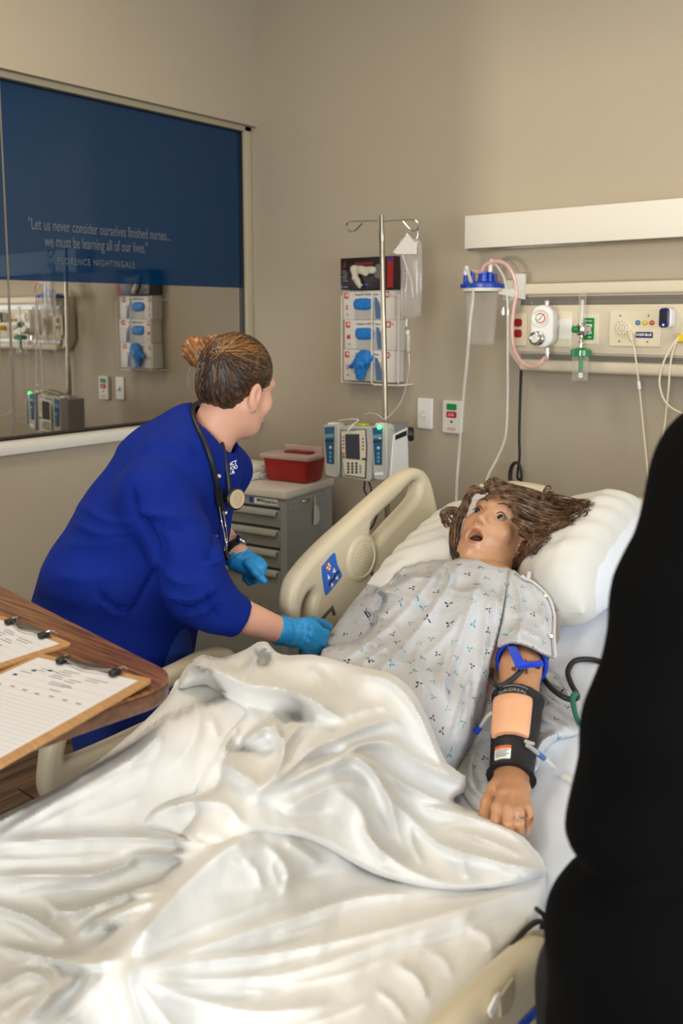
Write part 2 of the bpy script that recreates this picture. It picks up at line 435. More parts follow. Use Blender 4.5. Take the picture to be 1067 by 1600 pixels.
# ---------------------------------------------------------------- daylight windows behind and beside the camera
for nm, fn, (u0, u1, z0, z1) in (('window_2', lambda u, z, w: (u, YF - 0.06 - w, z), (-0.3, 1.4, 1.0, 2.7)), ('window_3', lambda u, z, w: (XR + 0.06 + w, u, z), (0.1, 2.4, 1.0, 2.5))):
    b = B(); p = 0.04
    b.plate([(u0, z0), (u1, z0), (u1, z1), (u0, z1)], [[(u0 + p, z0 + p), (u1 - p, z0 + p), (u1 - p, z1 - p), (u0 + p, z1 - p)]], 0.05, 0.002, fn, False)
    b.build(nm, 'white_trim', kind='structure')
mat('blocker_fabric', (214, 208, 196), 0.8)
wb = thing('light_blocker', (0.55, YF - .04, 1.46), 'added unseen blind half lowered in the window behind the camera', 'blocker')  # unseen sheet added to cut the warm wall patch off at its top
B().box((.55, YF - .03, 2.08), (1.68, .004, 1.24)).build('fabric', 'blocker_fabric', wb)
B().tube([(-.29, YF - .03, 1.455), (1.39, YF - .03, 1.455)], .012, 10).build('bottom_bar', 'white_trim', wb)
# ceiling troffers
mat('lamp_diffuser', (255, 222, 170), 0.5, emit=1.5)
for (x, y, p) in ((-2.1, 1.2, 14), (0.2, 0.4, 7)):
    t = thing('ceiling_light', (x, y, ZC - 0.03), 'flush rectangular ceiling light panel %s' % ('above the nurse' if x < -1 else 'above the camera side of the bed'), 'light', 'ceiling light panels')
    B().plate([(x - .3, y - .6), (x + .3, y - .6), (x + .3, y + .6), (x - .3, y + .6)], [[(x - .27, y - .57), (x + .27, y - .57), (x + .27, y + .57), (x - .27, y + .57)]], 0.03, 0.002, lambda u, v, w: (u, v, ZC - 0.015 + w), False).build('frame', 'white_trim', t)
    B().box((x, y, ZC - 0.008), (0.54, 1.14, 0.01)).build('diffuser', 'lamp_diffuser', t)
    area('ceiling_lamp', (x, y, ZC - 0.035), (x, y, 0), 0.5, 1.1, p, (1.0, 0.88, 0.70))
# ---------------------------------------------------------------- things on the back wall
mat('light_white', (222, 217, 206), 0.5)
mat('cream_panel', (216, 205, 182), 0.5)
mat('cream_plate', (228, 217, 190), 0.4)
mat('alu_rail', (150, 146, 138), 0.35, 0.7)
mat('red_plastic', (178, 16, 22), 0.35)
mat('dark_red_plastic', (120, 22, 20), 0.4)
mat('green_plastic', (0, 130, 62), 0.4)
mat('white_plastic', (228, 226, 220), 0.4)
mat('off_white', (214, 210, 196), 0.45)
mat('blue_plastic', (14, 62, 176), 0.35)
mat('navy_plastic', (24, 34, 92), 0.25)
mat('black_plastic', (24, 24, 26), 0.45)
mat('black_rubber', (26, 25, 25), 0.55)
mat('chrome', (205, 203, 198), 0.18, 1.0)
mat('steel', (176, 170, 160), 0.28, 1.0)
mat('yellow_plastic', (236, 200, 20), 0.4)
mat('blue_button', (60, 100, 170), 0.3)
mat('yellow_button', (214, 196, 30), 0.3)
mat('red_button', (206, 60, 36), 0.3)
mat('cream_cable', (226, 214, 184), 0.45)
mat('print_black', (40, 40, 44), 0.7)
mat('print_grey', (150, 150, 150), 0.7)
mat('print_red', (206, 58, 48), 0.7)
mat('print_white', (236, 236, 232), 0.7)
mat('label_white', (235, 233, 226), 0.6)
mat('gauge_green', (40, 150, 80), 0.5)
def clear_mat(name, tint, alpha, rough=0.06):
    m = bpy.data.materials.new(name); m.use_nodes = True; nt = m.node_tree; b = nt.nodes['Principled BSDF']
    b.inputs['Base Color'].default_value = rgb(*tint); b.inputs['Roughness'].default_value = rough; b.inputs['Specular IOR Level'].default_value = 0.8
    fz = nt.nodes.new('ShaderNodeLayerWeight'); fz.inputs[0].default_value = 0.35
    mr = nt.nodes.new('ShaderNodeMapRange'); mr.inputs[3].default_value = alpha; mr.inputs[4].default_value = min(1, alpha + 0.3)
    nt.links.new(fz.outputs['Facing'], mr.inputs[0]); nt.links.new(mr.outputs[0], b.inputs['Alpha']); MATS[name] = m
clear_mat('clear_plastic', (232, 228, 218), 0.05)
clear_mat('pink_tubing', (232, 182, 174), 0.5, 0.15)
clear_mat('clear_tubing', (226, 222, 214), 0.38, 0.12)
clear_mat('green_clear', (40, 140, 80), 0.8, 0.12)

def P3(px, py, y): return aty(px, py, y)
# over-bed wall light
t = thing('wall_light', (-1.0, YB, 1.86), 'long white rectangular wall light bar above the headwall panel', 'light')
B().box((-1.04, 3.095, 1.928), (1.675, 0.105, 0.127), 0.003).build('housing', 'light_white', t)
B().box((-1.04, 3.10, 1.862), (1.66, 0.085, 0.008), 0.001).build('lower_trim', 'steel', t)

# headwall unit
hx0, hx1 = -1.70, -0.05
hw = thing('headwall_unit', ((hx0 + hx1) / 2, YB, 1.40), 'cream medical headwall panel with grey rails, outlets and sockets', 'headwall')
B().plate([(hx0 + 0.05, 1.405), (hx1, 1.405), (hx1, 1.725), (hx0 + 0.01, 1.725), (hx0, 1.715), (hx0, 1.465)], [], 0.06, 0.006, wallmap(3.118), True).build('body', 'cream_panel', hw)
B().box(((hx0 + hx1) / 2 + 0.02, 3.085, 1.703), (hx1 - hx0 - 0.04, 0.06, 0.042), 0.008, seg=3).build('top_ledge', 'cream_panel', hw)
B().box(((hx0 + hx1) / 2 + 0.02, 3.082, 1.418), (hx1 - hx0 - 0.09, 0.065, 0.044), 0.016, seg=4).build('bumper', 'cream_panel', hw)
for z, hh in ((1.660, 0.030), (1.450, 0.022)):
    b = B().box(((hx0 + hx1) / 2 + 0.03, 3.084, z), (hx1 - hx0 - 0.06, 0.012, hh)); b.box(((hx0 + hx1) / 2 + 0.03, 3.078, z + hh * .32), (hx1 - hx0 - 0.06, 0.01, hh * .25)); b.box(((hx0 + hx1) / 2 + 0.03, 3.078, z - hh * .32), (hx1 - hx0 - 0.06, 0.01, hh * .25))
    b.build('equipment_rail', 'alu_rail', hw)
B().box(((hx0 + hx1) / 2 + 0.02, 3.082, 1.556), (hx1 - hx0 - 0.05, 0.02, 0.176), 0.003).build('service_panel', 'cream_panel', hw)
YP = 3.072
# outlet plates
def onwall(px, py, y=YP): p = aty(px, py, y); return p[0], p[2]
pl = B().plate(rrect(0.072, 0.125, 0.004, c=(-1.646, 1.552)), [], 0.008, 0.002, wallmap(YP - .002)).build('outlet_plate', 'cream_plate', hw)
for zz in (1.578, 1.537):
    oc = B().plate(rrect(0.034, 0.030, 0.010, c=(-1.646, zz)), [], 0.008, 0.0015, wallmap(YP - .006)).build('socket', 'red_plastic', hw)
    B().box((-1.653, YP - .0105, zz + .002), (0.0025, 0.001, 0.009)).box((-1.639, YP - .0105, zz + .002), (0.0025, 0.001, 0.007)).box((-1.646, YP - .0105, zz - .008), (0.004, 0.001, 0.004)).build('slot', 'black_plastic', oc)
B().plate(rrect(0.09, 0.13, 0.004, c=(-1.475, 1.555)), [], 0.008, 0.002, wallmap(YP - .002)).build('vacuum_plate', 'cream_plate', hw)
B().plate(rrect(0.055, 0.075, 0.004, c=(-1.452, 1.556)), [], 0.004, 0.001, wallmap(YP - .008)).build('vacuum_label', 'label_white', hw)
B().plate(rrect(0.075, 0.108, 0.004, c=(-1.362, 1.556)), [], 0.008, 0.002, wallmap(YP - .002)).build('oxygen_plate', 'cream_plate', hw)
gp = B().plate(rrect(0.044, 0.078, 0.002, c=(-1.362, 1.557)), [], 0.006, 0.001, wallmap(YP - .008)).build('oxygen_outlet', 'green_plastic', hw)
B().text('OXYGEN', 0.007, (-1.362, YP - .0115, 1.585), (1, 0, 0), (0, 0, 1)).build('outlet_print', 'print_white', gp); B().box((-1.354, YP - .0113, 1.527), (.012, .0008, .003)).build('outlet_print', 'print_white', gp)
B().plate(rrect(0.026, 0.036, 0.006, c=(-1.360, 1.556)), [], 0.004, 0.001, wallmap(YP - .012)).build('outlet_face', 'print_white', gp)
B().lathe([(0.013, 0), (0.013, 0.03), (0.010, 0.034)], (-1.358, YP - .012, 1.556), (0, -1, 0)).build('socket', 'green_plastic', gp)
# nurse call panel
cx_, cz_ = -1.191, 1.559
cp = B().plate(rrect(0.182, 0.124, 0.004, c=(cx_, cz_)), [], 0.010, 0.002, wallmap(YP - .003)).build('call_panel', 'cream_plate', hw)
for (dx, dz) in ((-.053, .045), (.048, .045), (-.053, -.045), (.048, -.045)): B().lathe([(0.0032, 0), (0.0032, 0.0015)], (cx_ + dx, YP - .008, cz_ + dz), (0, -1, 0), 10).build('screw', 'steel', cp)
sx_, sz_ = cx_ - 0.045, cz_ + 0.002
B().lathe([(0.030, 0), (0.030, 0.002), (0.027, 0.003), (0.0, 0.003)], (sx_, YP - .008, sz_), (0, -1, 0), 28).build('speaker', 'cream_plate', cp)
b = B()
for (n, r) in ((1, 0), (10, .0115), (12, .0225)):
    for k in range(n):
        a = 2 * math.pi * k / n; b.lathe([(0.0016, 0), (0.0016, 0.0006)], (sx_ + r * math.cos(a), YP - .0112, sz_ + r * math.sin(a)), (0, -1, 0), 8)
b.build('speaker_holes', 'black_plastic', cp, kind='stuff')
for k, m in enumerate(('blue_button', 'yellow_button', 'red_button')):
    bt = B().lathe([(0.0085, 0), (0.0085, 0.004), (0.006, 0.006), (0, 0.006)], (cx_ + 0.012 + k * 0.0245, YP - .008, cz_ + 0.021), (0, -1, 0), 18).build('call_button', m, cp)
    B().box((cx_ + 0.012 + k * 0.0245, YP - .0145, cz_ + 0.021), (.0016, .0008, .006)).build('button_mark', 'print_white', bt)
cb = B().plate(rrect(0.060, 0.020, 0.003, c=(cx_ + 0.036, cz_ - 0.021)), [], 0.006, 0.001, wallmap(YP - .010)).build('code_blue_button', 'navy_plastic', cp)
B().text('CODE BLUE', 0.0115, (cx_ + 0.036, YP - .0136, cz_ - 0.021), (1, 0, 0), (0, 0, 1), sx=0.88, bold=0.0004).build('button_lettering', 'print_white', cb)

# call cord plugged into the panel
def tubething(name, pts, r, m, label, cat, smooth=8, seg=8, group=None):
    return B().tube(pts, r, seg, smooth=smooth).build(name, m, None, label, cat, group)
cc = thing('nurse_call_cable', tuple(aty(1012, 765, 3.05)), 'cream call cord plugged below the speaker of the call panel, hanging straight down', 'cord')
B().tube([aty(984, 520, 3.055), aty(986, 526, 3.045), aty(988, 534, 3.03), aty(992, 552, 3.02), aty(998, 600, 3.03), aty(1004, 660, 3.05), aty(1010, 720, 3.06), aty(1015, 775, 3.03), aty(1017, 800, 2.9)], 0.0032, 8, smooth=8).build('cable', 'cream_cable', cc)
B().tube([aty(984, 520, 3.06), aty(985, 525, 3.045), aty(987, 533, 3.03)], [0.010, 0.010, 0.006], 12).build('plug', 'cream_plate', cc)
B().tube([aty(997.5, 596, 3.028), aty(999, 608, 3.03)], 0.006, 10).build('splice_sleeve', 'label_white', cc)
# pulse oximeter
ox = thing('pulse_oximeter', (-1.066, YP, 1.565), 'navy and white fingertip pulse oximeter clipped on the headwall', 'oximeter')
B().box((-1.066, 3.042, 1.597), (0.036, 0.05, 0.066), 0.012, seg=4).build('shell', 'white_plastic', ox)
B().plate(rrect(0.034, 0.066, 0.012, c=(-1.072, 1.597)), [], 0.012, 0.004, wallmap(3.016)).build('front_cover', 'navy_plastic', ox)
B().plate(rrect(0.022, 0.032, 0.003, c=(-1.072, 1.601)), [], 0.003, 0.0008, wallmap(3.0098)).build('screen', 'black_plastic', ox)
B().lathe([(0.004, 0), (0.004, 0.002), (0, 0.0025)], (-1.072, 3.011, 1.573), (0, -1, 0), 12).build('button', 'white_plastic', ox)
# yellow plug and looping cable at the right edge
yc = thing('monitor_cable', tuple(aty(1040, 700, 3.05)), 'looping cream cable with a yellow plug at the right end of the headwall', 'cord')
B().lathe([(0.017, 0), (0.017, 0.02), (0.012, 0.035), (0, 0.036)], tuple(aty(1068, 528, 3.07)), (0, -1, 0), 18).build('plug', 'yellow_plastic', yc)
B().tube([aty(1064, 522, 3.045), aty(1050, 540, 3.02), aty(1037, 565, 3.0), aty(1030, 595, 3.0), aty(1036, 622, 3.0), aty(1050, 638, 3.0), aty(1075, 648, 3.0), aty(1100, 640, 3.02), aty(1110, 600, 3.05)], 0.0034, 8, smooth=8).build('cable', 'cream_cable', yc)
B().tube([aty(1066, 520, 3.045), aty(1054, 540, 3.03), aty(1047, 570, 3.02), aty(1044, 610, 3.02), aty(1036, 680, 3.04), aty(1026, 730, 3.05), aty(1021, 775, 3.03), aty(1019, 800, 2.9)], 0.0034, 8, smooth=8).build('cable', 'cream_cable', yc)

# vacuum regulator
rg = thing('vacuum_regulator', tuple(aty(848, 540, 3.03)), 'white vacuum regulator with round gauge and chrome knob on the headwall', 'regulator')
c = aty(846, 510, 2.97); gx, gz = c[0], c[2]
def rmap(u, v, w): # turned a little towards the left
    a = math.radians(-14); return (gx + u * math.cos(a) - w * math.sin(a), 2.99 - w * math.cos(a) - u * math.sin(a), gz + v)
B().plate(rrect(0.085, 0.155, 0.042, n=8), [], 0.085, 0.010, rmap).build('housing', 'white_plastic', rg)
def disc(r, o, th, m, name, par, mapf, w, seg=30):
    return B().plate(oval(2 * r, 2 * r, seg, o), [], th, min(th * .3, .001), lambda u, v, k: mapf(u, v, w + k)).build(name, m, par)
B().plate(oval(.064, .064, 32, (-.004, .030)), [oval(.056, .056, 32, (-.004, .030))], 0.008, 0.002, lambda u, v, k: rmap(u, v, .0445 + k)).build('bezel', 'white_plastic', rg)
dial = disc(0.029, (-.004, .030), 0.002, 'label_white', 'dial', rg, rmap, 0.0435)
def arc(r0, r1, a0, a1, o, w, n=16):
    V = []; 
    for k in range(n + 1):
        a = math.radians(a0 + (a1 - a0) * k / n); V += [rmap(o[0] + r0 * math.cos(a), o[1] + r0 * math.sin(a), w), rmap(o[0] + r1 * math.cos(a), o[1] + r1 * math.sin(a), w)]
    return B().add(V, [(2 * k, 2 * k + 2, 2 * k + 3, 2 * k + 1) for k in range(n)])
arc(.0145, .0185, -120, 140, (-.004, .030), .0458).build('red_band', 'print_red', dial)
arc(.0145, .0185, 180, 235, (-.004, .030), .0458).build('green_band', 'gauge_green', dial)
arc(.0145, .0185, 140, 180, (-.004, .030), .0458).build('yellow_band', 'yellow_button', dial)
b = B()
for k in range(22):
    a = math.radians(-130 + 13 * k); b.tube([rmap(-.004 + .0225 * math.cos(a), .030 + .0225 * math.sin(a), .0458), rmap(-.004 + .0265 * math.cos(a), .030 + .0265 * math.sin(a), .0458)], 0.0006, 4)
b.build('scale_marks', 'print_black', dial, kind='stuff')
B().tube([rmap(-.010, .022, .047), rmap(.006, .042, .047)], [0.0015, 0.0006], 6).build('needle', 'print_black', dial)
B().lathe([(0.026, 0), (0.026, 0.008), (0.023, 0.010), (0.023, 0.028), (0.019, 0.031), (0, 0.031)], rmap(-.008, -.043, .043), (-.24, -.97, 0), 28).build('knob', 'chrome', rg)
B().lathe([(0.016, 0), (0.015, 0.003), (0, 0.003)], rmap(-.0155, -.043, .0735), (-.24, -.97, 0), 24).build('knob_cap', 'label_white', rg)
q = rmap(.018, -.078, .01)
B().lathe([(0.008, 0), (0.008, -0.012), (0.0105, -0.013), (0.0105, -0.020), (0.006, -0.022), (0.006, -0.04)], q, (0, 0, 1), 14).build('hose_fitting', 'chrome', rg)
B().lathe([(0.007, 0), (0.007, 0.014), (0.009, 0.016), (0, 0.02)], rmap(.008, .075, 0), (0, 0, 1), 12).build('top_knob', 'white_plastic', rg)
B().lathe([(0.018, 0), (0.018, 0.06)], (gx + .012, YP, gz + .005), (0, -1, 0), 16).build('adapter', 'off_white', rg)
hose_end = np.array(q) + np.array([0, 0, -0.035])

# suction canister on its bracket
sx, sy = -1.742, 2.955
ct = thing('suction_canister', (sx, sy, 1.49), 'clear suction canister with blue lid hung left of the headwall', 'canister')
B().lathe([(0.048, 1.495), (0.052, 1.50), (0.064, 1.695), (0.066, 1.70), (0.064, 1.70), (0.062, 1.694), (0.050, 1.503), (0.0, 1.500)], (sx, sy, 0), seg=32).build('jar', 'clear_plastic', ct)
b = B()
for k in range(12): b.box((sx + .030, sy - .045, 1.53 + k * .012), (0.012 if k % 2 else 0.018, 0.001, 0.0012))
b.build('graduations', 'print_grey', ct, kind='stuff')
ld = B().lathe([(0.070, 1.706), (0.080, 1.708), (0.080, 1.722), (0.070, 1.726), (0.058, 1.731), (0.0, 1.733)], (sx, sy, 0), seg=36)
for k in range(36):
    a = 2 * math.pi * k / 36; ld.box((sx + .0805 * math.cos(a), sy + .0805 * math.sin(a), 1.715), (0.003, 0.006, 0.012), rot=a)
ld = ld.build('lid', 'blue_plastic', ct)
B().lathe([(0.024, 1.731), (0.024, 1.744), (0.021, 1.745), (0.021, 1.758), (0.024, 1.76), (0.024, 1.768), (0.0, 1.769)], (sx + .008, sy, 0), seg=24).build('cap', 'blue_plastic', ld)
ports = []
for (dx, dy, h, m) in ((-.030, -.02, .045, 'blue_plastic'), (.040, -.01, .040, 'blue_plastic'), (-.055, -.03, .03, 'blue_plastic'), (0.03, 0.04, .035, 'blue_plastic')):
    B().lathe([(0.009, 1.726), (0.008, 1.726 + h), (0.006, 1.726 + h)], (sx + dx, sy + dy, 0), seg=14).build('port', m, ld); ports.append((sx + dx, sy + dy, 1.726 + h))
br = B().plate([(0, 0), (.085, -.02), (.085, .075), (.05, .075), (.05, .02), (0, .02)], [], 0.05, 0.004, lambda u, v, w: (sx + .062 + u * .8, sy + .02 + u * .9 + w * .3, 1.685 + v)); br.lathe([(0.074, 1.694), (0.076, 1.696), (0.076, 1.708), (0.066, 1.708), (0.066, 1.694)], (sx, sy, 0), seg=32)
br.build('bracket', 'off_white', ct)
B().plate([(0, 0), (.07, 0), (.07, -.06), (.045, -.06)], [], 0.004, 0.001, lambda u, v, w: (sx + .058 + u * .75, sy + .03 + u, 1.69 + v + w * .1)).build('gusset', 'off_white', ct)
B().box((hx0 + .035, 3.05, 1.70), (0.05, 0.06, 0.075), 0.004).build('wall_clip', 'off_white', ct)
B().lathe([(0.008, 0), (0.008, 0.02), (0.004, 0.021), (0.004, 0.028)], (hx0 + .02, 3.01, 1.608), (0, 0, 1), 12).lathe([(0.006, 0), (0.006, 0.02)], (hx0 + .042, 3.01, 1.608), (0, 0, 1), 12).build('clip_screw', 'chrome', ct)
# elbow connector in white
B().tube([ports[1], (ports[1][0], ports[1][1], ports[1][2] + .02), (ports[1][0] + .006, ports[1][1], ports[1][2] + .045)], 0.0085, 12).build('white_connector', 'white_plastic', ct)
B().tube([ports[2], (ports[2][0], ports[2][1], ports[2][2] + .018), (ports[2][0] + .008, ports[2][1] - .008, ports[2][2] + .028), (ports[2][0] + .018, ports[2][1] - .016, ports[2][2] + .018)], 0.0075, 12, smooth=4).build('white_connector', 'white_plastic', ct)
tubething('pink_suction_tube', [ports[0], aty(751, 425, 2.93), aty(758, 414, 2.93), aty(775, 408.5, 2.93), aty(790, 413, 2.93), aty(802, 430, 2.94), aty(807, 455, 2.95), aty(803, 480, 2.95), aty(800, 510, 2.95), aty(802, 540, 2.95), aty(810, 560, 2.95), aty(825, 572, 2.95), aty(840, 571, 2.95), aty(850, 560, 2.96), tuple(hose_end)], 0.0075, 'pink_tubing', 'soft pink suction tube looping from canister lid to regulator', 'tube', seg=12)
tubething('patient_suction_tube', [(ports[2][0] + .018, ports[2][1] - .016, ports[2][2] + .018), aty(739, 455, 2.88), aty(735, 500, 2.87), aty(730, 560, 2.87), aty(725, 610, 2.87), aty(721, 660, 2.87), aty(717, 710, 2.87), aty(714, 750, 2.85), aty(712, 800, 2.8)], 0.006, 'clear_tubing', 'clear tube hanging from the left side of the suction canister', 'tube', seg=10)
tubething('second_clear_tube', [(ports[1][0] + .006, ports[1][1], ports[1][2] + .045), aty(781, 422, 2.93), aty(789, 440, 2.93), aty(793, 480, 2.93), aty(793, 560, 2.93), aty(793, 620, 2.93), aty(790, 680, 2.92), aty(777, 715, 2.9), aty(764, 740, 2.85), aty(755, 765, 2.75)], 0.0048, 'clear_tubing', 'thin clear tube falling from white elbow down behind the pillow', 'tube', seg=10)
# oxygen flowmeter with humidifier bottle
fx, fy = -1.352, 2.985
fm = thing('oxygen_flowmeter', (fx, fy, 1.36), 'oxygen flowmeter with clear tube and green-capped humidifier bottle', 'flowmeter')
B().lathe([(0.0135, 1.575), (0.0135, 1.672), (0.011, 1.682), (0.006, 1.687), (0, 1.688)], (fx, fy, 0), seg=20).build('flow_tube', 'clear_plastic', fm)
B().lathe([(0.006, 1.578), (0.007, 1.66)], (fx, fy, 0), seg=12).build('inner_tube', 'clear_tubing', fm)
B().lathe([(0.014, 1.535), (0.017, 1.54), (0.017, 1.572), (0.014, 1.577)], (fx, fy, 0), seg=20).box((fx + .0, fy + .035, 1.556), (0.02, 0.06, 0.02), 0.003).build('valve_body', 'chrome', fm)
B().lathe([(0.012, 0), (0.012, 0.014), (0.009, 0.017), (0, 0.017)], (fx - .012, fy - .012, 1.556), (-.75, -.65, 0), 18).build('knob', 'green_plastic', fm)
B().lathe([(0.006, 1.49), (0.006, 1.50), (0.009, 1.503), (0.009, 1.514), (0.006, 1.518), (0.006, 1.536)], (fx, fy, 0), seg=14).build('stem', 'chrome', fm)
cpz = B().lathe([(0.034, 1.462), (0.036, 1.464), (0.036, 1.483), (0.030, 1.488), (0.012, 1.492), (0, 1.493)], (fx, fy, 0), seg=28)
for k in range(14):
    a = 2 * math.pi * k / 14; cpz.box((fx + .0365 * math.cos(a), fy + .0365 * math.sin(a), 1.474), (0.004, 0.007, 0.018), rot=a)
cpz.build('bottle_cap', 'green_clear', fm)
B().lathe([(0.026, 1.372), (0.029, 1.376), (0.029, 1.462), (0.0275, 1.462), (0.0275, 1.377), (0, 1.376)], (fx, fy, 0), seg=24).build('bottle', 'clear_plastic', fm)
B().lathe([(0.0075, 1.402), (0.0075, 1.465)], (fx + .002, fy, 0), seg=12).build('dip_tube', 'green_plastic', fm)
B().lathe([(0.0085, 1.385), (0.0085, 1.403)], (fx + .002, fy, 0), seg=12).build('diffuser', 'white_plastic', fm)
# black power cable below the headwall, coiled behind the bed
def ring3(c, r, n, z0, dy): return [(c[0] + r * math.cos(a), c[1] + dy * k / n, c[2] + 1.8 * r * math.sin(a)) for k, a in ((k, 2 * math.pi * k / 12) for k in range(n))]
e = aty(806, 738, 3.11)
tubething('power_cable', [aty(814, 575, 3.11), aty(812.5, 620, 3.12), aty(811, 680, 3.12), aty(811.5, 715, 3.12), aty(808, 745, 3.12)] + [(e[0] + .024 * math.cos(a) + .004 * math.sin(a * .37), 3.11 - .004 * a / 6, e[2] - .012 + .052 * math.sin(a)) for a in [math.pi * k / 5 - .2 for k in range(18)]], 0.0052, 'black_rubber', 'black power cable hanging below the headwall with a small coil', 'cord', smooth=5)
# light switch
sw = thing('light_switch', (-2.116, YB, 1.12), 'white toggle light switch plate on the back wall', 'switch')
B().plate(rrect(0.078, 0.133, 0.008, c=(-2.121, 1.189)), [], 0.012, 0.005, wallmap(YB - .004)).build('plate', 'white_plastic', sw)
B().box((-2.121, YB - .012, 1.189), (0.010, 0.006, 0.024)).build('toggle_slot', 'off_white', sw)
B().box((-2.122, YB - .018, 1.183), (0.009, 0.022, 0.011), 0.003, rot=Matrix.Rotation(math.radians(28), 4, 'X')).build('toggle', 'white_plastic', sw)
B().lathe([(0.003, 0), (0.003, 0.001)], (-2.121, YB - .0102, 1.219), (0, -1, 0), 10).build('screw', 'off_white', sw); B().lathe([(0.003, 0), (0.003, 0.001)], (-2.121, YB - .0102, 1.159), (0, -1, 0), 10).build('screw', 'off_white', sw)
mat('print_pink', (206, 160, 156), 0.7)
# emergency call station
ec = thing('call_station', (-1.98, YB, 1.11), 'white wall call station with green and red buttons', 'call station')
ex, ez = -1.978, 1.186
B().plate(rrect(0.092, 0.138, 0.010, c=(ex, ez)), [], 0.022, 0.004, wallmap(YB - .010)).build('housing', 'off_white', ec)
B().plate(rrect(0.048, 0.026, 0.006, c=(ex, ez + .042)), [], 0.006, 0.002, wallmap(YB - .022)).build('green_button', 'green_plastic', ec)
rb = B().plate(rrect(0.048, 0.026, 0.006, c=(ex, ez + .010)), [], 0.006, 0.002, wallmap(YB - .022)).build('red_button', 'red_plastic', ec)
B().box((ex, YB - .0255, ez + .0135), (.026, .0008, .004)).box((ex, YB - .0255, ez + .0065), (.030, .0008, .004)).build('button_print', 'print_pink', rb, kind='stuff')
B().lathe([(0.005, 0), (0.005, 0.002), (0, 0.002)], (ex, YB - .021, ez - .020), (0, -1, 0), 12).build('indicator', 'black_plastic', ec)
B().plate(rrect(0.042, 0.012, 0.005, c=(ex, ez - .050)), [], 0.002, 0.0005, wallmap(YB - .0215)).build('label', 'print_pink', ec)
# ---------------------------------------------------------------- glove boxes in a wire rack
mat('box_white', (224, 220, 212), 0.55)
mat('box_grey', (186, 184, 178), 0.55)
mat('box_black', (42, 26, 28), 0.4, noise=(18, 0.5))
mat('box_black_side', (26, 20, 22), 0.45)
mat('box_red', (168, 32, 28), 0.5)
mat('nitrile_blue', (22, 122, 205), 0.45, bump=(90, 0.5))
mat('latex_grey', (196, 190, 172), 0.6)
mat('print_glove', (84, 112, 150), 0.6)
mat('print_maroon', (110, 36, 40), 0.6)
mat('wire_white', (222, 218, 208), 0.35)
YG = 3.072
gx0, gx1 = aty(537.5, 500, YG)[0], aty(617, 500, YG)[0]
def glove_box(zlo, zhi, dx, size, idx, label):
    cx2 = (gx0 + gx1) / 2 + dx; w = gx1 - gx0; h = zhi - zlo; zc = (zlo + zhi) / 2
    t = thing('glove_box', (cx2, YG + .035, zlo), label, 'glove box', 'exam glove boxes in the wall rack')
    B().box((cx2, YG + .037, zc), (w, 0.072, h - .001), 0.001).build('carton', 'box_white', t)
    fy2 = YG - .0002
    B().box((cx2 + .005, fy2, zc - h * .18), (w * .56, 0.001, h * .62)).build('grey_panel', 'box_grey', t)
    ov = rrect(w * .40, h * .44, h * .2, n=6, c=(cx2 - w * .10, zc + h * .04))
    if idx < 2:
        V, Fq = surface(lambda P: smax(sd_ell(P, (cx2 - w * .10, YG + .002, zc + h * .04), (w * .22, .014, h * .27)), np.maximum(np.abs(P[..., 0] - cx2 + w * .10) - w * .195, np.abs(P[..., 2] - zc - h * .04) - h * .21), .012), (cx2 - w * .4, YG - .03, zc - h * .35), (cx2 + w * .25, YG + .02, zc + h * .4), 0.0028)
        b = B().add(V + vnormals(V, Fq) * (0.0016 * vnoise(V, 260, idx))[:, None], Fq.tolist())
        b.build('glove_opening', 'nitrile_blue', t)
    else:
        c0 = np.array([cx2 - w * .12, YG - .012, zc + h * .10])
        def f(P):
            d = sd_ell(P, c0 + [.02, 0, .02], (.045, .024, .036))
            d = smin(d, sd_cone(P, c0 + [0, 0, .0], c0 + [-.055, -.004, -.018], .024, .008), .02)
            d = smin(d, sd_cone(P, c0 + [0, 0, -.01], c0 + [-.01, -.006, -.062], .024, .012), .02)
            d = smin(d, sd_cone(P, c0 + [.02, 0, -.01], c0 + [.012, -.004, -.068], .018, .009), .012)
            return d
        V, Fq = surface(f, c0 - .09, c0 + .09, 0.003); V = V + vnormals(V, Fq) * (0.0035 * vnoise(V, 190, 3))[:, None]
        B().add(V, Fq.tolist()).build('pulled_glove', 'nitrile_blue', t)
    B().text('Tempered  NITRILE  Exam', 0.013, (cx2 - w * .03, fy2, zc + h * .37), (1, 0, 0), (0, 0, 1), sx=.92).build('title_print', 'print_black', t)
    B().plate(rrect(.024, .026, .002, c=(cx2 - w * .43, zc + h * .34)), [rrect(.014, .014, .002, c=(cx2 - w * .42, zc + h * .36))], .001, .0002, wallmap(fy2)).build('red_mark', 'print_red', t)
    B().plate(rrect(.026, .026, .002, c=(cx2 + w * .36, zc + h * .36)), [rrect(.016, .016, .002, c=(cx2 + w * .36, zc + h * .36))], .001, .0002, wallmap(fy2)).build('red_mark', 'print_red', t)
    B().text(size, .026, (cx2 - w * .42, fy2, zc - h * .08), (1, 0, 0), (0, 0, 1), bold=.001).build('size_letter', 'print_red', t)
    B().text(size, .014, (cx2 + w * .44, fy2, zc + h * .36), (1, 0, 0), (0, 0, 1)).build('size_letter', 'print_red', t)
    B().box((cx2 - w * .41, fy2, zc - h * .32), (.010, .001, .008)).build('code_print', 'print_grey', t)
    B().plate([(cx2 + w * .13, zc + h * .28), (cx2 + w * .18, zc + h * .25), (cx2 + w * .26, zc - h * .1), (cx2 + w * .30, zc - h * .46), (cx2 + w * .16, zc - h * .46), (cx2 + w * .14, zc - h * .1)], [], .001, .0002, wallmap(fy2 - .0008)).build('glove_picture', 'print_glove', t)
ztop = [aty(577, y, YG)[2] for y in (454, 500, 547, 596)]
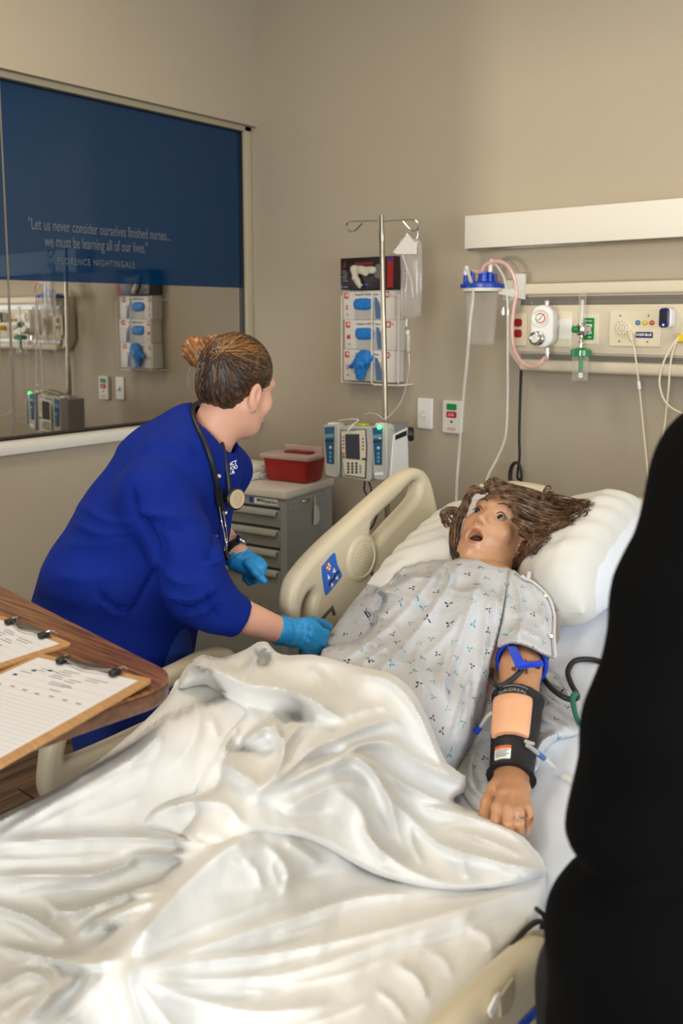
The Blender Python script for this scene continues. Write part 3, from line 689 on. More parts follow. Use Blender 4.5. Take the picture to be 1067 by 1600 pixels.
glove_box(ztop[1], ztop[0], -.006, 'S', 0, 'white glove box with blue oval opening, top of three white ones')
glove_box(ztop[2], ztop[1], .004, 'M', 1, 'white glove box with blue oval opening, middle of three white ones')
glove_box(ztop[3], ztop[2], -.002, 'L', 2, 'lowest white glove box with a crumpled blue glove pulled out')
zb0, zb1 = aty(577, 452, YG)[2] + .001, aty(577, 402, YG)[2]
bx = thing('black_glove_box', ((gx0 + gx1) / 2, YG + .03, zb0), 'black and red glove box with a pale glove hanging out, on top', 'glove box', 'exam glove boxes in the wall rack')
bxc, bzc, bh, bw = (gx0 + gx1) / 2 - .003, (zb0 + zb1) / 2, zb1 - zb0, gx1 - gx0 + .01
B().box((bxc, YG + .03, bzc), (bw, .088, bh), .001).build('carton', 'box_black', bx)
B().box((bxc + bw / 2 - .018, YG - .0145, bzc + .0), (.030, .001, bh * .94)).build('red_stripe', 'box_red', bx)
B().box((bxc + bw / 2 - .018, YG - .0152, bzc + bh * .4), (.018, .001, .016)).box((bxc - bw * .47, YG - .0152, bzc - bh * .42), (.012, .001, .014)).box((bxc, YG - .0152, bzc - bh * .36), (.02, .001, .009)).build('blue_mark', 'blue_plastic', bx)
b = B()
for k in range(6): b.box((bxc - bw * .43 + .004 * (k % 3), YG - .0147, bzc + .012 - k * .0085), (.022 + .006 * (k % 2), .0008, .0026))
b.box((bxc - bw * .40, YG - .0147, bzc - bh * .42), (.022, .0008, .004)); b.build('print_lines', 'print_grey', bx, kind='stuff')
B().plate([(bxc - bw * .46, bzc + bh * .15), (bxc - bw * .40, bzc + bh * .2), (bxc - bw * .39, bzc + bh * .45), (bxc - bw * .43, bzc + bh * .35)], [], .001, .0002, wallmap(YG - .0145)).box((bxc - bw * .05, YG - .0145, bzc + bh * .30), (.10, .001, .012)).build('maroon_print', 'print_maroon', bx)
gc = np.array([bxc - .012, YG - .022, bzc])
def f(P):
    d = sd_cone(P, gc + [-.055, .004, .020], gc + [.05, .004, .010], .012, .016)
    d = smin(d, sd_cone(P, gc + [-.052, 0, .018], gc + [-.040, -.004, -.022], .014, .012), .015)
    d = smin(d, sd_cone(P, gc + [-.038, -.004, -.022], gc + [-.016, -.004, -.050], .012, .013), .012)
    d = smin(d, sd_cone(P, gc + [-.020, 0, .012], gc + [.02, -.004, -.004], .014, .010), .012)
    return d
V, Fq = surface(f, gc - [.10, .05, .08], gc + [.09, .05, .06], .0032); V = V + vnormals(V, Fq) * (0.0025 * vnoise(V, 240, 5))[:, None]
B().add(V, Fq.tolist()).build('pulled_glove', 'latex_grey', bx)
mat('print_globe', (110, 104, 104), 0.5)
B().plate(oval(.058, .062, 20, (bxc + bw * .23, bzc + .006)), [], .001, .0002, wallmap(YG - .0145)).build('globe_picture', 'print_globe', bx)
rk = thing('glove_rack', ((gx0 + gx1) / 2, YB, ztop[3]), 'white wire rack holding the glove boxes on the back wall', 'rack')
r = .0028; ya, yb2 = YG - .012, YB - .003
zr0, zr1 = ztop[3] - .008, ztop[0] - .022
xa, xm, xb2 = gx0 - .004, gx0 + .165, gx1 + .022
b = B()
for z in (zr0, zr1):
    b.tube([(xa - .045, yb2, z), (xa, yb2 - .03, z), (xa, ya, z)], r, 8)
b.tube([(xa, ya, zr0), (xa, ya, zr1)], r, 8)
b.build('left_wire', 'wire_white', rk)
B().tube([(xm, ya, zr1 + .012), (xm, ya, zr0 + .006), (xm + .012, ya, zr0 - .004), (xb2, ya + .02, zr0 - .004), (xb2 + .022, yb2, zr0)], r * 1.3, 8).build('front_wire', 'wire_white', rk)
B().tube([(xm + .05, ya, zr1), (xb2, ya + .01, zr1), (xb2, ya + .01, zr0)], r, 8).build('right_wire', 'wire_white', rk)
B().tube([(xa, ya, zr0 - .001), (xa, yb2, zr0 - .001)], r, 8).tube([(xb2, ya + .01, zr0), (xb2, yb2, zr0)], r, 8).tube([(xa, yb2 - .01, zr0 - .003), (xb2, yb2 - .01, zr0 - .003)], r, 8).tube([(xa, ya + .03, zr0 - .003), (xb2, ya + .03, zr0 - .003)], r, 8).build('base_wires', 'wire_white', rk)
# ---------------------------------------------------------------- supply cabinet in the corner
mat('cabinet_grey', (150, 152, 148), 0.45, noise=(6, 0.03))
mat('drawer_grey', (142, 143, 136), 0.45)
mat('lip_grey', (176, 176, 168), 0.35)
mat('counter_white', (214, 208, 198), 0.25)
mat('gap_dark', (34, 34, 32), 0.7)
mat('sharps_red', (152, 20, 18), 0.3)
clear_mat('sharps_lid', (206, 176, 172), 0.75, 0.25)
mat('linen_white', (226, 222, 206), 0.8, bump=(60, 0.3))
clear_mat('wrap_film', (214, 216, 232), 0.35, 0.2)
mat('tag_grey', (206, 204, 198), 0.7, noise=(120, 0.2))
mat('tag_string', (196, 164, 130), 0.7)
ca = math.radians(8.7); exv = np.array([math.cos(ca), math.sin(ca), 0]); eyv = np.array([-math.sin(ca), math.cos(ca), 0])
ZK = 0.88; cor = atz(447, 769, ZK)
def cab(u, v, z): return cor + exv * u + eyv * v + np.array([0, 0, z - ZK])   # u<0 to the left, v to the wall
cb_ = thing('supply_cabinet', tuple(cab(-.27, .2, 0)), 'grey metal drawer cabinet with white worktop in the room corner', 'cabinet')
def cbox(u0, u1, v0, v1, z0, z1, bev=0.0):
    c = cab((u0 + u1) / 2, (v0 + v1) / 2, (z0 + z1) / 2); return B().box(tuple(c), (u1 - u0, v1 - v0, z1 - z0), bev, rot=ca)
CW, CD = 0.535, 0.385
cbox(-CW, 0, 0, CD, ZK - .032, ZK, .003).build('worktop', 'counter_white', cb_)
cbox(-CW + .008, -.006, .012, CD - .01, .06, ZK - .032).build('body', 'cabinet_grey', cb_)
cbox(-CW + .03, -.03, .05, CD - .04, 0, .06).build('plinth', 'gap_dark', cb_)
zs = [ZK - .074, ZK - .160, ZK - .248, ZK - .336, ZK - .56, .075]
for i in range(5):
    z1, z0 = zs[i], zs[i + 1]
    cbox(-CW + .02, -.040, .0085, .013, z1 - .009, z1 + .001).build('drawer_gap', 'gap_dark', cb_)
    d = cbox(-CW + .02, -.040, .007, .02, z0 + .003, z1 - .009, .001).build('drawer', 'drawer_grey', cb_)
    lp = B().add([cab(u, v, z) for u in (-CW + .03, -.048) for (v, z) in ((.008, z1 - .010), (-.010, z1 - .014), (-.013, z1 - .026), (-.010, z1 - .034), (-.008, z1 - .030), (-.007, z1 - .018), (.008, z1 - .018))], [tuple(range(7)), tuple(range(13, 6, -1))] + [(k, (k + 1) % 7, 7 + (k + 1) % 7, 7 + k) for k in range(7)], False)
    lp.build('pull_lip', 'lip_grey', d)
lb = cbox(-.170, -.050, .0095, .0125, ZK - .066, ZK - .040).build('brand_label', 'label_white', cb_)
cbox(-.196, -.178, .009, .0125, ZK - .064, ZK - .042).build('blue_sticker', 'blue_plastic', cb_)
B().text('Waterloo', .022, tuple(cab(-.094, .009, ZK - .053)), tuple(exv), (0, 0, 1), sx=1.0, bold=.0004).build('lettering', 'print_black', lb)
B().plate([(-.160, .008), (-.153, -.008), (-.148, .002), (-.143, -.008), (-.136, .008)], [], .001, .0002, lambda u, v, w: tuple(cab(u, .0088, ZK - .053 + v))).build('leaf_logo', 'green_plastic', lb)
# slot and catch on the side, screw heads

cbox(-.006, -.004, .035, .345, ZK - .0775, ZK - .050).build('side_slot', 'lip_grey', cb_)
cbox(-.006, -.0035, .040, .340, ZK - .0752, ZK - .0525).build('slot_panel', 'cabinet_grey', cb_)
B().tube([cab(-.004, .13, ZK - .062), cab(.008, .14, ZK - .064), cab(.009, .165, ZK - .064), cab(-.004, .175, ZK - .062)], .005, 8, smooth=3).build('side_catch', 'steel', cb_)
for (v, z) in ((.03, .10), (.03, .23), (.03, .30), (.37, .12), (.37, .3)):
    B().lathe([(.003, 0), (.003, .002), (0, .002)], tuple(cab(-.006, v, ZK - z)), tuple(exv), 8).build('screw', 'steel', cb_)
tg = thing('hanging_tag', tuple(cab(0, .22, ZK - .2)), 'small worn grey tag hanging on a string beside the cabinet', 'tag')
B().tube([cab(.002, .215, ZK - .055), cab(.004, .216, ZK - .075), cab(.004, .217, ZK - .095)], .005, 6).build('string', 'tag_string', tg)
B().plate([(.208, -.095), (.228, -.095), (.246, -.12), (.250, -.165), (.226, -.182), (.203, -.18), (.205, -.12)], [], .004, .001, lambda u, v, w: tuple(cab(.006 + w, u, ZK + v))).build('card', 'tag_grey', tg)
# red sharps container
sp = thing('sharps_container', tuple(cab(-.17, .24, ZK)), 'red sharps container with translucent lid on the white worktop', 'container')
a0, a1 = -.245, -.005; v0, v1 = .172, .325; hh = .108
q = [(a0 + .014, v0 + .012), (a1 - .014, v0 + .012), (a1 - .014, v1 - .012), (a0 + .014, v1 - .012)]; q2 = [(a0, v0), (a1, v0), (a1, v1), (a0, v1)]
b = bmesh.new()
vs = [b.verts.new(cab(u, v, ZK + .001)) for (u, v) in q] + [b.verts.new(cab(u, v, ZK + hh)) for (u, v) in q2]
for f_ in ((3, 2, 1, 0), (4, 5, 6, 7), (0, 1, 5, 4), (1, 2, 6, 5), (2, 3, 7, 6), (3, 0, 4, 7)): b.faces.new([vs[i] for i in f_])
bmesh.ops.bevel(b, geom=list(b.edges), offset=.012, segments=3, profile=.5, affect='EDGES')
B().bm(b, True).build('tub', 'sharps_red', sp)
cbox(a0 - .010, a1 + .010, v0 - .008, v1 + .01, ZK + hh - .006, ZK + hh + .014, .006).build('lid', 'sharps_lid', sp)
cbox(a0 + .05, a1 + .005, v1 - .045, v1 - .03, ZK + hh + .012, ZK + hh + .045, .003).build('lid_flap', 'sharps_lid', sp)
cbox(a0 + .075, a1 - .03, v1 - .09, v1 - .05, ZK + hh + .010, ZK + hh + .024, .003).build('drop_slot', 'dark_red_plastic', sp)
# folded linen packs
lc = [(-.44, -.265, .13, .30, 0.0, .034, 'linen_white', 0), (-.43, -.235, .17, .33, 0.0, .028, 'wrap_film', 1), (-.45, -.270, .14, .31, .034, .062, 'linen_white', 0), (-.42, -.245, .19, .33, .03, .055, 'wrap_film', 1)]
for k, (u0, u1, w0, w1, z0, z1, m, wr) in enumerate(lc):
    o = cbox(u0, u1, w0, w1, ZK + z0 + .001, ZK + z1, .010).build('linen_pack', m, None, ('lower folded white linen pad on the worktop behind the nurse', 'lower film-wrapped linen pack beside the red sharps container', 'upper folded white linen pad on the worktop behind the nurse', 'upper film-wrapped linen pack beside the red sharps container')[k], 'linen', 'folded linen packs on the worktop')

# ---------------------------------------------------------------- infusion stand
YS = 2.82
iv = thing('infusion_stand', tuple(aty(603, 1150, YS) * np.array([1, 1, 0])), 'chrome infusion stand pole with two curled hooks behind the bed', 'stand')
ptop, pmid = aty(596, 336, YS), aty(597, 372, YS); pb0 = aty(603, 690, YS); pdir = (pb0 - ptop) / (ptop[2] - pb0[2])
pfloor = ptop + pdir * (ptop[2] - .12)
mat('pole_metal', (168, 158, 138), 0.3, 1.0)
B().tube([ptop + pdir * .06, pfloor], .0105, 16).build('lower_pole', 'pole_metal', iv)
B().tube([ptop, ptop + pdir * .1], .0085, 16).build('upper_pole', 'pole_metal', iv)
B().tube([pmid + pdir * -.012, pmid + pdir * .012], .0125, 16).build('collar', 'steel', iv)
for sgn, pts in ((1, [(600, 346), (640, 343.5), (650, 345), (654, 353), (650, 360), (641, 358), (630, 346)]), (-1, [(590, 345), (552, 346), (543, 349), (542, 357), (549, 362), (556, 359), (566, 349)])):
    B().tube([aty(x, y, YS) for x, y in pts], .0032, 8, smooth=6).build('hook', 'chrome', iv)
bb = B()
for k in range(5):
    a = 2 * math.pi * k / 5 + .3; leg = B().tube([pfloor + [0, 0, 0], pfloor + [.24 * math.cos(a), .24 * math.sin(a), -.045]], .014, 8).build('base_leg', 'steel', iv)
    e_ = pfloor + np.array([.24 * math.cos(a), .24 * math.sin(a), 0]); B().lathe([(.034, -.012), (.036, 0), (.034, .012)], (e_[0], e_[1], .036), (math.sin(a), -math.cos(a), 0), 14).build('caster', 'black_rubber', leg)
# infusion pump
YF_ = 2.66
pu = thing('infusion_pump', tuple(aty(558, 752, YF_)), 'grey infusion pump with keypad and two teal channel modules', 'pump')
mat('pump_grey', (186, 184, 176), 0.4); mat('pump_face', (214, 206, 182), 0.4); mat('pump_dark_grey', (132, 132, 128), 0.45)  # darker grey goes on the back housing and pole clamp
mat('teal_panel', (20, 82, 122), 0.35); mat('screen_dark', (58, 60, 72), 0.15); mat('led_green', (60, 255, 110), 0.3, emit=4); mat('led_amber', (236, 226, 60), 0.3, emit=1.6)
mat('key_dark', (62, 66, 70), 0.4); mat('key_teal', (96, 150, 172), 0.4); mat('orange_key', (222, 104, 40), 0.4); mat('lime', (196, 214, 40), 0.5)
def fp(pts, y=YF_): return [(lambda p: (p[0], p[2]))(aty(px, py, y)) for px, py in pts]
def pplate(pts, y, th, bev, m, name, par): return B().plate(fp(pts, YF_), [], th, bev, wallmap(y - th / 2)).build(name, m, par)
pplate([(508, 668), (606, 664), (606, 748), (580, 752), (533, 746), (510, 744)], 2.80, .10, .006, 'pump_dark_grey', 'back_housing', pu)
ctr = pplate([(531, 667), (545, 664), (578, 667), (582, 672), (581, 748), (576, 753), (535, 746), (533, 740)], 2.71, .05, .006, 'pump_grey', 'controller', pu)
pplate([(533, 672), (572, 670), (574, 700), (572, 748), (539, 743), (534, 715)], 2.661, .004, .001, 'key_dark', 'face_border', ctr)
pplate([(534.5, 673.5), (571, 671.5), (572.5, 700), (570.5, 746), (540, 741.5), (535.5, 715)], 2.658, .004, .001, 'pump_face', 'face_plate', ctr)
pplate([(541, 678), (563, 678), (564, 718), (542, 716)], 2.655, .003, .0008, 'screen_dark', 'screen', ctr)
def dots(pts, y, r, m, name, par):
    for px, py in pts:
        p = aty(px, py, y); B().lathe([(r, 0), (r, .003), (r * .7, .004), (0, .004)], tuple(p), (0, -1, 0), 10).build(name, m, par)
dots([(537, 683 + 5.5 * k) for k in range(4)] + [(567.5, 685.5 + 5.5 * k) for k in range(4)], 2.655, .0035, 'key_dark', 'soft_key', ctr)
dots([(544.5 + 6.4 * i, 724 + 4.6 * j) for i in range(3) for j in range(4)], 2.655, .0052, 'key_dark', 'number_key', ctr)
dots([(563.5, 728 + 4.6 * j) for j in range(3)], 2.655, .0052, 'key_teal', 'function_key', ctr)
dots([(537, 709)], 2.655, .007, 'orange_key', 'stop_key', ctr); dots([(537.5, 714)], 2.655, .005, 'teal_panel', 'silence_key', ctr)
pplate([(567, 715.5), (574, 715), (574, 718.5), (568, 719)], 2.655, .003, .0008, 'key_dark', 'logo_badge', ctr)
for k, (x0, lit) in enumerate(((508, 0), (583, 1))):
    dy = 0 if k == 0 else 1
    md = pplate([(x0, 664 + dy), (x0 + 19, 662 + dy), (x0 + 24, 668 + dy), (x0 + 22, 742 + 2 * dy), (x0 + 19, 746 + 4 * dy), (x0 + 4, 743 + 6 * dy), (x0 + 2, 738)], 2.70, .05, .005, 'pump_grey', 'channel_module', pu)
    pplate([(x0 + 1.5, 667 + dy), (x0 + 17, 666 + dy), (x0 + 16.5, 725 + dy), (x0 + 5, 723 + 3 * dy)], 2.652, .004, .001, 'teal_panel', 'module_panel', md)
    pplate([(x0 + 3, 678 + dy), (x0 + 16, 677 + dy), (x0 + 16, 683 + dy), (x0 + 3, 684 + dy)], 2.6485, .002, .0005, 'key_teal', 'display_window', md)
    if lit:
        B().text('25', .016, tuple(aty(x0 + 10, 683, 2.647)), (1, 0, 0), (0, 0, 1), bold=.0006).build('display_digits', 'led_amber', md)
        pplate([(588, 738), (602, 737), (602, 742), (588, 742)], 2.649, .002, .0005, 'label_white', 'module_label', md)
        p = aty(593, 669, 2.645); B().lathe([(.008, 0), (.007, .008), (0, .010)], tuple(p), (0, -.6, 1), 14).build('status_lamp', 'led_green', md)
    pplate([(x0 + 3, 687 + dy), (x0 + 16, 686.5 + dy), (x0 + 16, 689 + dy), (x0 + 3, 690 + dy)], 2.6485, .002, .0005, 'black_plastic', 'air_slot', md)
    dots([(x0 + 8.5, 699 + dy)], 2.648, .006, 'pump_face', 'module_key', md); dots([(x0 + 8.5, 708 + 6 * j + dy) for j in range(3)], 2.648, .006, 'key_teal', 'module_key', md)
    B().box(tuple(aty(x0 + 21, 712, 2.645)), (.008, .012, .14), .003).build('door_latch', 'pump_grey', md)
    B().box(tuple(aty(x0 + 14, 664 + dy, 2.69)), (.04, .04, .02), .005).build('module_top', 'print_white', md)
# right side body with knob
p0, p1 = aty(607, 668, YF_), aty(608, 748, YF_)
xr = p0[0] - .004
B().plate([(2.675, p1[2]), (2.795, p1[2] + .01), (2.785, p0[2] - .012), (2.69, p0[2] - .03)], [], .05, .004, lambda u, v, w: (xr - .02 + w, u, v)).build('side_housing', 'white_plastic', pu)
B().plate([(2.702, p0[2] - .052), (2.775, p0[2] - .042), (2.775, p0[2] - .022), (2.702, p0[2] - .034)], [], .002, .0004, lambda u, v, w: (xr + .0055 + w, u, v)).build('side_label', 'black_plastic', pu)
B().lathe([(.026, 0), (.028, .006), (.028, .02), (.024, .026), (0, .026)], (xr - .01, 2.80, p0[2] - .04), (.75, .6, 0), 18).build('clamp_knob', 'black_plastic', pu)
B().box((-2.10, 2.815, p0[2] - .09), (.05, .05, .06), .006).build('pole_clamp', 'pump_dark_grey', pu)
B().box((xr - .03, 2.735, p0[2] - .008), (.05, .03, .01), .002).box(tuple(aty(566, 663, 2.68)), (.05, .03, .006), .002).build('lime_marker', 'lime', pu)
# infusion bag
mat('bag_paper', (228, 224, 220), 0.6)
clear_mat('bag_clear', (206, 200, 194), 0.32, 0.1)
clear_mat('fluid_clear', (200, 198, 196), 0.25, 0.05)
bg_ = thing('infusion_bag', tuple(aty(640, 500, YS)), 'clear infusion bag hanging from the right hook of the stand', 'bag')
def pillow_bag(pts, th, m, name, par, y):
    A = fp(pts, y); cxx = sum(p[0] for p in A) / len(A); czz = sum(p[1] for p in A) / len(A); n = len(A); V = []; rings = [1.0, .93, .75, .45, 0.0]
    Fs = []
    for sgn in (1, -1):
        base = len(V)
        for k, rr in enumerate(rings):
            w = th / 2 * (1 - rr ** 2.2) ** .6 if rr < 1 else 0
            for (u, v) in A: V.append((cxx + (u - cxx) * rr, y + sgn * w, czz + (v - czz) * rr))
        for k in range(len(rings) - 1):
            for i in range(n): Fs.append((base + k * n + i, base + k * n + (i + 1) % n, base + (k + 1) * n + (i + 1) % n, base + (k + 1) * n + i))
    return B().add(V, Fs).build(name, m, par)
pillow_bag([(625, 374), (632, 371), (655, 374), (659, 381), (660, 440), (657, 493), (650, 496), (638, 497), (628, 495), (625, 490), (627, 430)], .05, 'bag_clear', 'pouch', bg_, YS - .012)
B().plate(fp([(645, 366), (659, 384), (659, 398), (628, 398), (622, 395)], YS), [], .004, .001, wallmap(YS - .034)).build('folded_label', 'bag_paper', bg_)
B().tube([aty(637, 362, YS), aty(634, 370, YS), aty(640, 378, YS)], .0016, 6).tube([aty(651, 358, YS), aty(653, 366, YS), aty(650, 376, YS)], .0016, 6).build('hanging_loop', 'steel', bg_)
b = B()
for k in range(9): b.box(tuple(aty(636 + .4 * k, 420 + k * 7.5, YS - .040)), (.03, .0008, .0015))
b.build('bag_print', 'print_grey', bg_, kind='stuff')
B().tube([aty(629, 398, YS - .04), aty(636, 420, YS - .045), aty(643, 440, YS - .045), aty(645, 465, YS - .04)], .0035, 8, smooth=4).build('inner_crease', 'clear_tubing', bg_)
ln = thing('infusion_line', tuple(aty(604, 650, YS)), 'thin clear infusion line with drip chamber below the bag', 'tube')
B().lathe([(.003, .03), (.0035, 0)], tuple(aty(635, 510, YS)), (0, 0, 1), 10).lathe([(.008, 0), (.008, -.016), (.0065, -.018)], tuple(aty(637, 516, YS)), (0, 0, 1), 14).build('spike', 'white_plastic', ln)
B().lathe([(.0075, 0), (.0075, -.055), (.004, -.062), (.002, -.066)], tuple(aty(638, 524, YS)), (0, 0, 1), 14).build('drip_chamber', 'clear_tubing', ln)
B().lathe([(.006, 0), (.006, -.003)], tuple(aty(639, 552, YS)), (0, 0, 1), 12).build('chamber_base', 'print_grey', ln)
B().tube([aty(639, 552, YS), aty(639, 575, YS), aty(634, 605, YS), aty(625, 630, YS), aty(610, 648, YS - .1), aty(600, 655, YS - .14), aty(590, 648, YS - .15), aty(578, 645, YS - .15), aty(570, 648, YS - .15)], .0018, 6, smooth=6).build('line', 'clear_tubing', ln)
B().tube([aty(530, 657, 2.68), aty(545, 655, 2.66), aty(560, 656, 2.65), aty(552, 663, 2.645), aty(544, 672, 2.645)], .002, 6, smooth=5).tube([aty(552, 663, 2.645), aty(544, 672, 2.643)], .004, 8).build('clamp_line', 'print_white', ln)
for k, pts in enumerate(([(570, 752), (569, 765), (573, 775), (566, 790), (560, 800), (556, 830)], [(576, 752), (580, 768), (571, 782), (560, 795), (557, 812)], [(592, 775), (590, 800), (580, 825), (565, 832)])):
    B().tube([aty(x, y, 2.74) for x, y in pts], .0035, 8, smooth=5).build('pump_cable', 'black_rubber', None, ('black cable dropping from the left underside of the infusion pump', 'black cable crossing under the infusion pump', 'grey cable curling behind the upper bed rail opening')[k], 'cord', 'cables below the infusion pump')
# ---------------------------------------------------------------- hospital bed
mat('bed_cream', (212, 200, 172), 0.38)
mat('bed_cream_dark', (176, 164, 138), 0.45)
mat('bed_steel', (120, 116, 108), 0.4, 0.6)
mat('bed_blue', (28, 84, 190), 0.4)
mat('sticker_blue', (44, 106, 206), 0.4)
mat('sticker_orange', (206, 96, 50), 0.5)
BXL, BXR, BX = -1.425, -0.54, -0.9825
HY, HZ, SL = 1.45, 0.72, math.tan(math.radians(20))
def zm(y): # top of the mattress along the bed
    k = 0.06; t = (np.asarray(y, float) - HY) / k
    return HZ + SL * k * np.log1p(np.exp(np.clip(t, -40, 40)))
bed = thing('hospital_bed', (BX, 1.3, 0), 'cream hospital bed with raised head section and moulded side rails', 'bed')
# frame, deck, wheels
b = B().box((BX, 1.3, .30), (.62, 1.9, .10), .02); b.build('base_frame', 'bed_cream_dark', bed)
b = B().box((BX, .85, .51), (.84, 1.25, .05), .012); b.build('seat_deck', 'bed_cream_dark', bed)
mid = (HY + 2.38) / 2; B().box((BX, mid, float(zm(mid)) - .205), (.84, .96, .05), .012, rot=Matrix.Rotation(math.radians(20), 4, 'X')).build('head_deck', 'bed_cream_dark', bed)
for sy in (.55, 2.0):
    B().box((BX, sy, .42), (.12, .12, .20), .01).build('lift_column', 'bed_steel', bed)
for sx in (-.3, .3):
    for sy in (.4, 2.2):
        w = B().lathe([(.055, -.018), (.062, -.012), (.062, .012), (.055, .018)], (BX + sx, sy, .064), (1, 0, 0), 20).build('wheel', 'black_rubber', bed)
        B().box((BX + sx, sy, .16), (.05, .07, .19), .01).build('fork', 'bed_cream_dark', w)
# left head rail, moulded
XLR = -1.50
def lrail(u, v, w): return (XLR + w, u, v)
def tr(pts, x=XLR, sub=4): return [(p[1], p[2]) for p in catmull([atx(px, py, x) for px, py in pts], sub, True)]
out = tr([(444, 965), (443, 940), (450, 908), (470, 879), (500, 847), (540, 811), (580, 775), (610, 749), (630, 735), (645, 731), (657, 737), (665, 752), (671, 775), (676, 805), (672, 840), (600, 930), (530, 1000), (480, 1015), (452, 995)])
h1 = tr([(644, 750), (646, 760), (638, 780), (604, 817), (583, 840), (575, 844), (570, 836), (571, 818), (580, 805), (608, 779), (633, 753)])
h2 = tr([(479, 921), (482, 928), (479, 945), (477, 966), (474, 990), (464, 990), (461, 968), (463, 945), (468, 931), (474, 923)])
hr = B().plate(out, [h1, h2], .056, .020, lrail).build('side_rail', 'bed_cream', bed, label='raised left head side rail')
st = B().plate(tr([(522, 864), (525, 872), (527, 882), (534, 898), (530, 906), (513, 927), (508, 927), (503, 890), (507, 881)], XLR + .03, 3), [], .003, .0008, lambda u, v, w: (XLR + .029 + w, u, v)).build('control_pad', 'sticker_blue', hr)
X2 = XLR + .0308
def cpt(px, py): p = atx(px, py, X2); return (p[1], p[2])
def flat(pts, m, name, par, x=X2): return B().plate([cpt(*p) for p in pts], [], .001, .0002, lambda u, v, w: (x + w, u, v)).build(name, m, par)
flat([(508, 882), (515, 878), (518, 889), (511, 893)], 'sticker_orange', 'light_key', st)
flat([(509.5, 886.5), (516, 883), (516.6, 885.5), (510, 889)], 'print_white', 'light_cross', st, X2 + .0008); flat([(512, 880.5), (514, 879.5), (515.5, 890.5), (513.5, 891.5)], 'print_white', 'light_cross', st, X2 + .0008)
for tri in ([(522, 887), (525, 894), (519.5, 895)], [(512, 897), (516, 903), (512.5, 906)], [(527, 899), (528.5, 905.5), (524, 905)], [(517, 911), (521.5, 912), (518.5, 918)]): flat(tri, 'print_white', 'arrow', st)
B().tube([atx(x, y, X2) for x, y in ((514, 915), (517, 908), (521, 905), (524, 898), (529, 893))], .0035, 6, smooth=4).build('bed_symbol', 'print_black', st)
sc_ = atx(552, 869, XLR)
B().lathe([(.066, .020), (.066, .030), (.060, .036), (.052, .037), (.050, .034), (.046, .036), (0, .038)], (XLR, sc_[1], sc_[2]), (1, 0, 0), 40).build('speaker_boss', 'bed_cream', hr)
b = B()
for i in range(-4, 5):
    for j in range(-4, 5):
        if i * i + j * j < 18: b.lathe([(.0016, 0), (.0016, .001)], (XLR + .0375, sc_[1] + i * .009, sc_[2] + j * .009), (1, 0, 0), 6)
b.build('speaker_perforation', 'bed_cream_dark', hr, kind='stuff')
for pts in ([(561, 900), (578, 880), (584, 898), (582, 902), (577, 889), (565, 902)], [(500, 968), (520, 946), (525, 960), (521, 962), (518, 954), (504, 970)]):
    B().plate([(p[1], p[2]) for p in (atx(x, y, XLR + .03) for x, y in pts)], [], .004, .001, lambda u, v, w: (XLR + .0285 + w, u, v)).build('latch_recess', 'bed_steel', hr)
# left foot rail
o2 = tr([(62, 1235), (63, 1195), (70, 1158), (92, 1122), (180, 1082), (270, 1040), (320, 1016), (352, 1012), (362, 1030), (340, 1090), (240, 1170), (120, 1250), (80, 1262)])
h3 = tr([(96, 1178), (104, 1183), (150, 1165), (214, 1136), (300, 1094), (312, 1068), (290, 1062), (200, 1098), (112, 1138), (98, 1160)], sub=3)
B().plate(o2, [h3], .045, .016, lrail).build('side_rail', 'bed_cream', bed, label='left foot side rail')
# right foot rail
XRR = -.50
o3 = [(p[0], p[1]) for p in catmull([np.array(p) for p in [(.40, .50), (.40, .66), (.43, .76), (.52, .796), (.80, .790), (.96, .772), (1.02, .758), (1.055, .728), (1.07, .68), (1.07, .56), (1.03, .47), (.50, .45), (.43, .46)]], 4, True)]
h4 = [(p[0], p[1]) for p in catmull([np.array(p) for p in [(.47, .66), (.50, .712), (.70, .718), (.92, .712), (.985, .700), (1.005, .66), (.98, .635), (.90, .63), (.60, .63), (.49, .635)]], 4, True)]
rr = B().plate(o3, [], .032, .010, lambda u, v, w: (XRR + .008 + w, u, v - .012)).build('side_rail', 'bed_cream', bed, label='right foot side rail')
B().tube([(XRR, .40, .52), (XRR, .40, .66), (XRR, .43, .742), (XRR, .52, .776), (XRR, .80, .770), (XRR, .96, .752), (XRR, 1.02, .738), (XRR - .004, 1.05, .70), (XRR - .01, 1.06, .62), (XRR - .01, 1.05, .50)], .024, 14, smooth=5).build('grip_bar', 'bed_cream', rr)
def rp(px, py, x=XRR + .03): p = atx(px, py, x); return (p[1], p[2])
def rflat(pts, m, name, x=XRR + .026, th=.003): return B().plate([rp(*p) for p in pts], [], th, .0008, lambda u, v, w: (x + w, u, v)).build(name, m, rr)
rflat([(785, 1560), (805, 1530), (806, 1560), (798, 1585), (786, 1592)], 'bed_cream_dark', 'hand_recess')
s1 = rflat([(766, 1582), (777, 1558), (783, 1553), (782, 1572), (770, 1592)], 'label_white', 'rail_label', XRR + .027)
flat([(770, 1578), (776, 1566), (778, 1568), (772, 1582)], 'print_grey', 'label_print', s1, XRR + .0295)
flat([(776, 1562), (780, 1558), (780, 1563), (777, 1566)], 'print_black', 'label_symbol', s1, XRR + .0295)
rflat([(812, 1604), (850, 1565), (850, 1580), (826, 1604)], 'bed_blue', 'blue_stripe', XRR + .027)
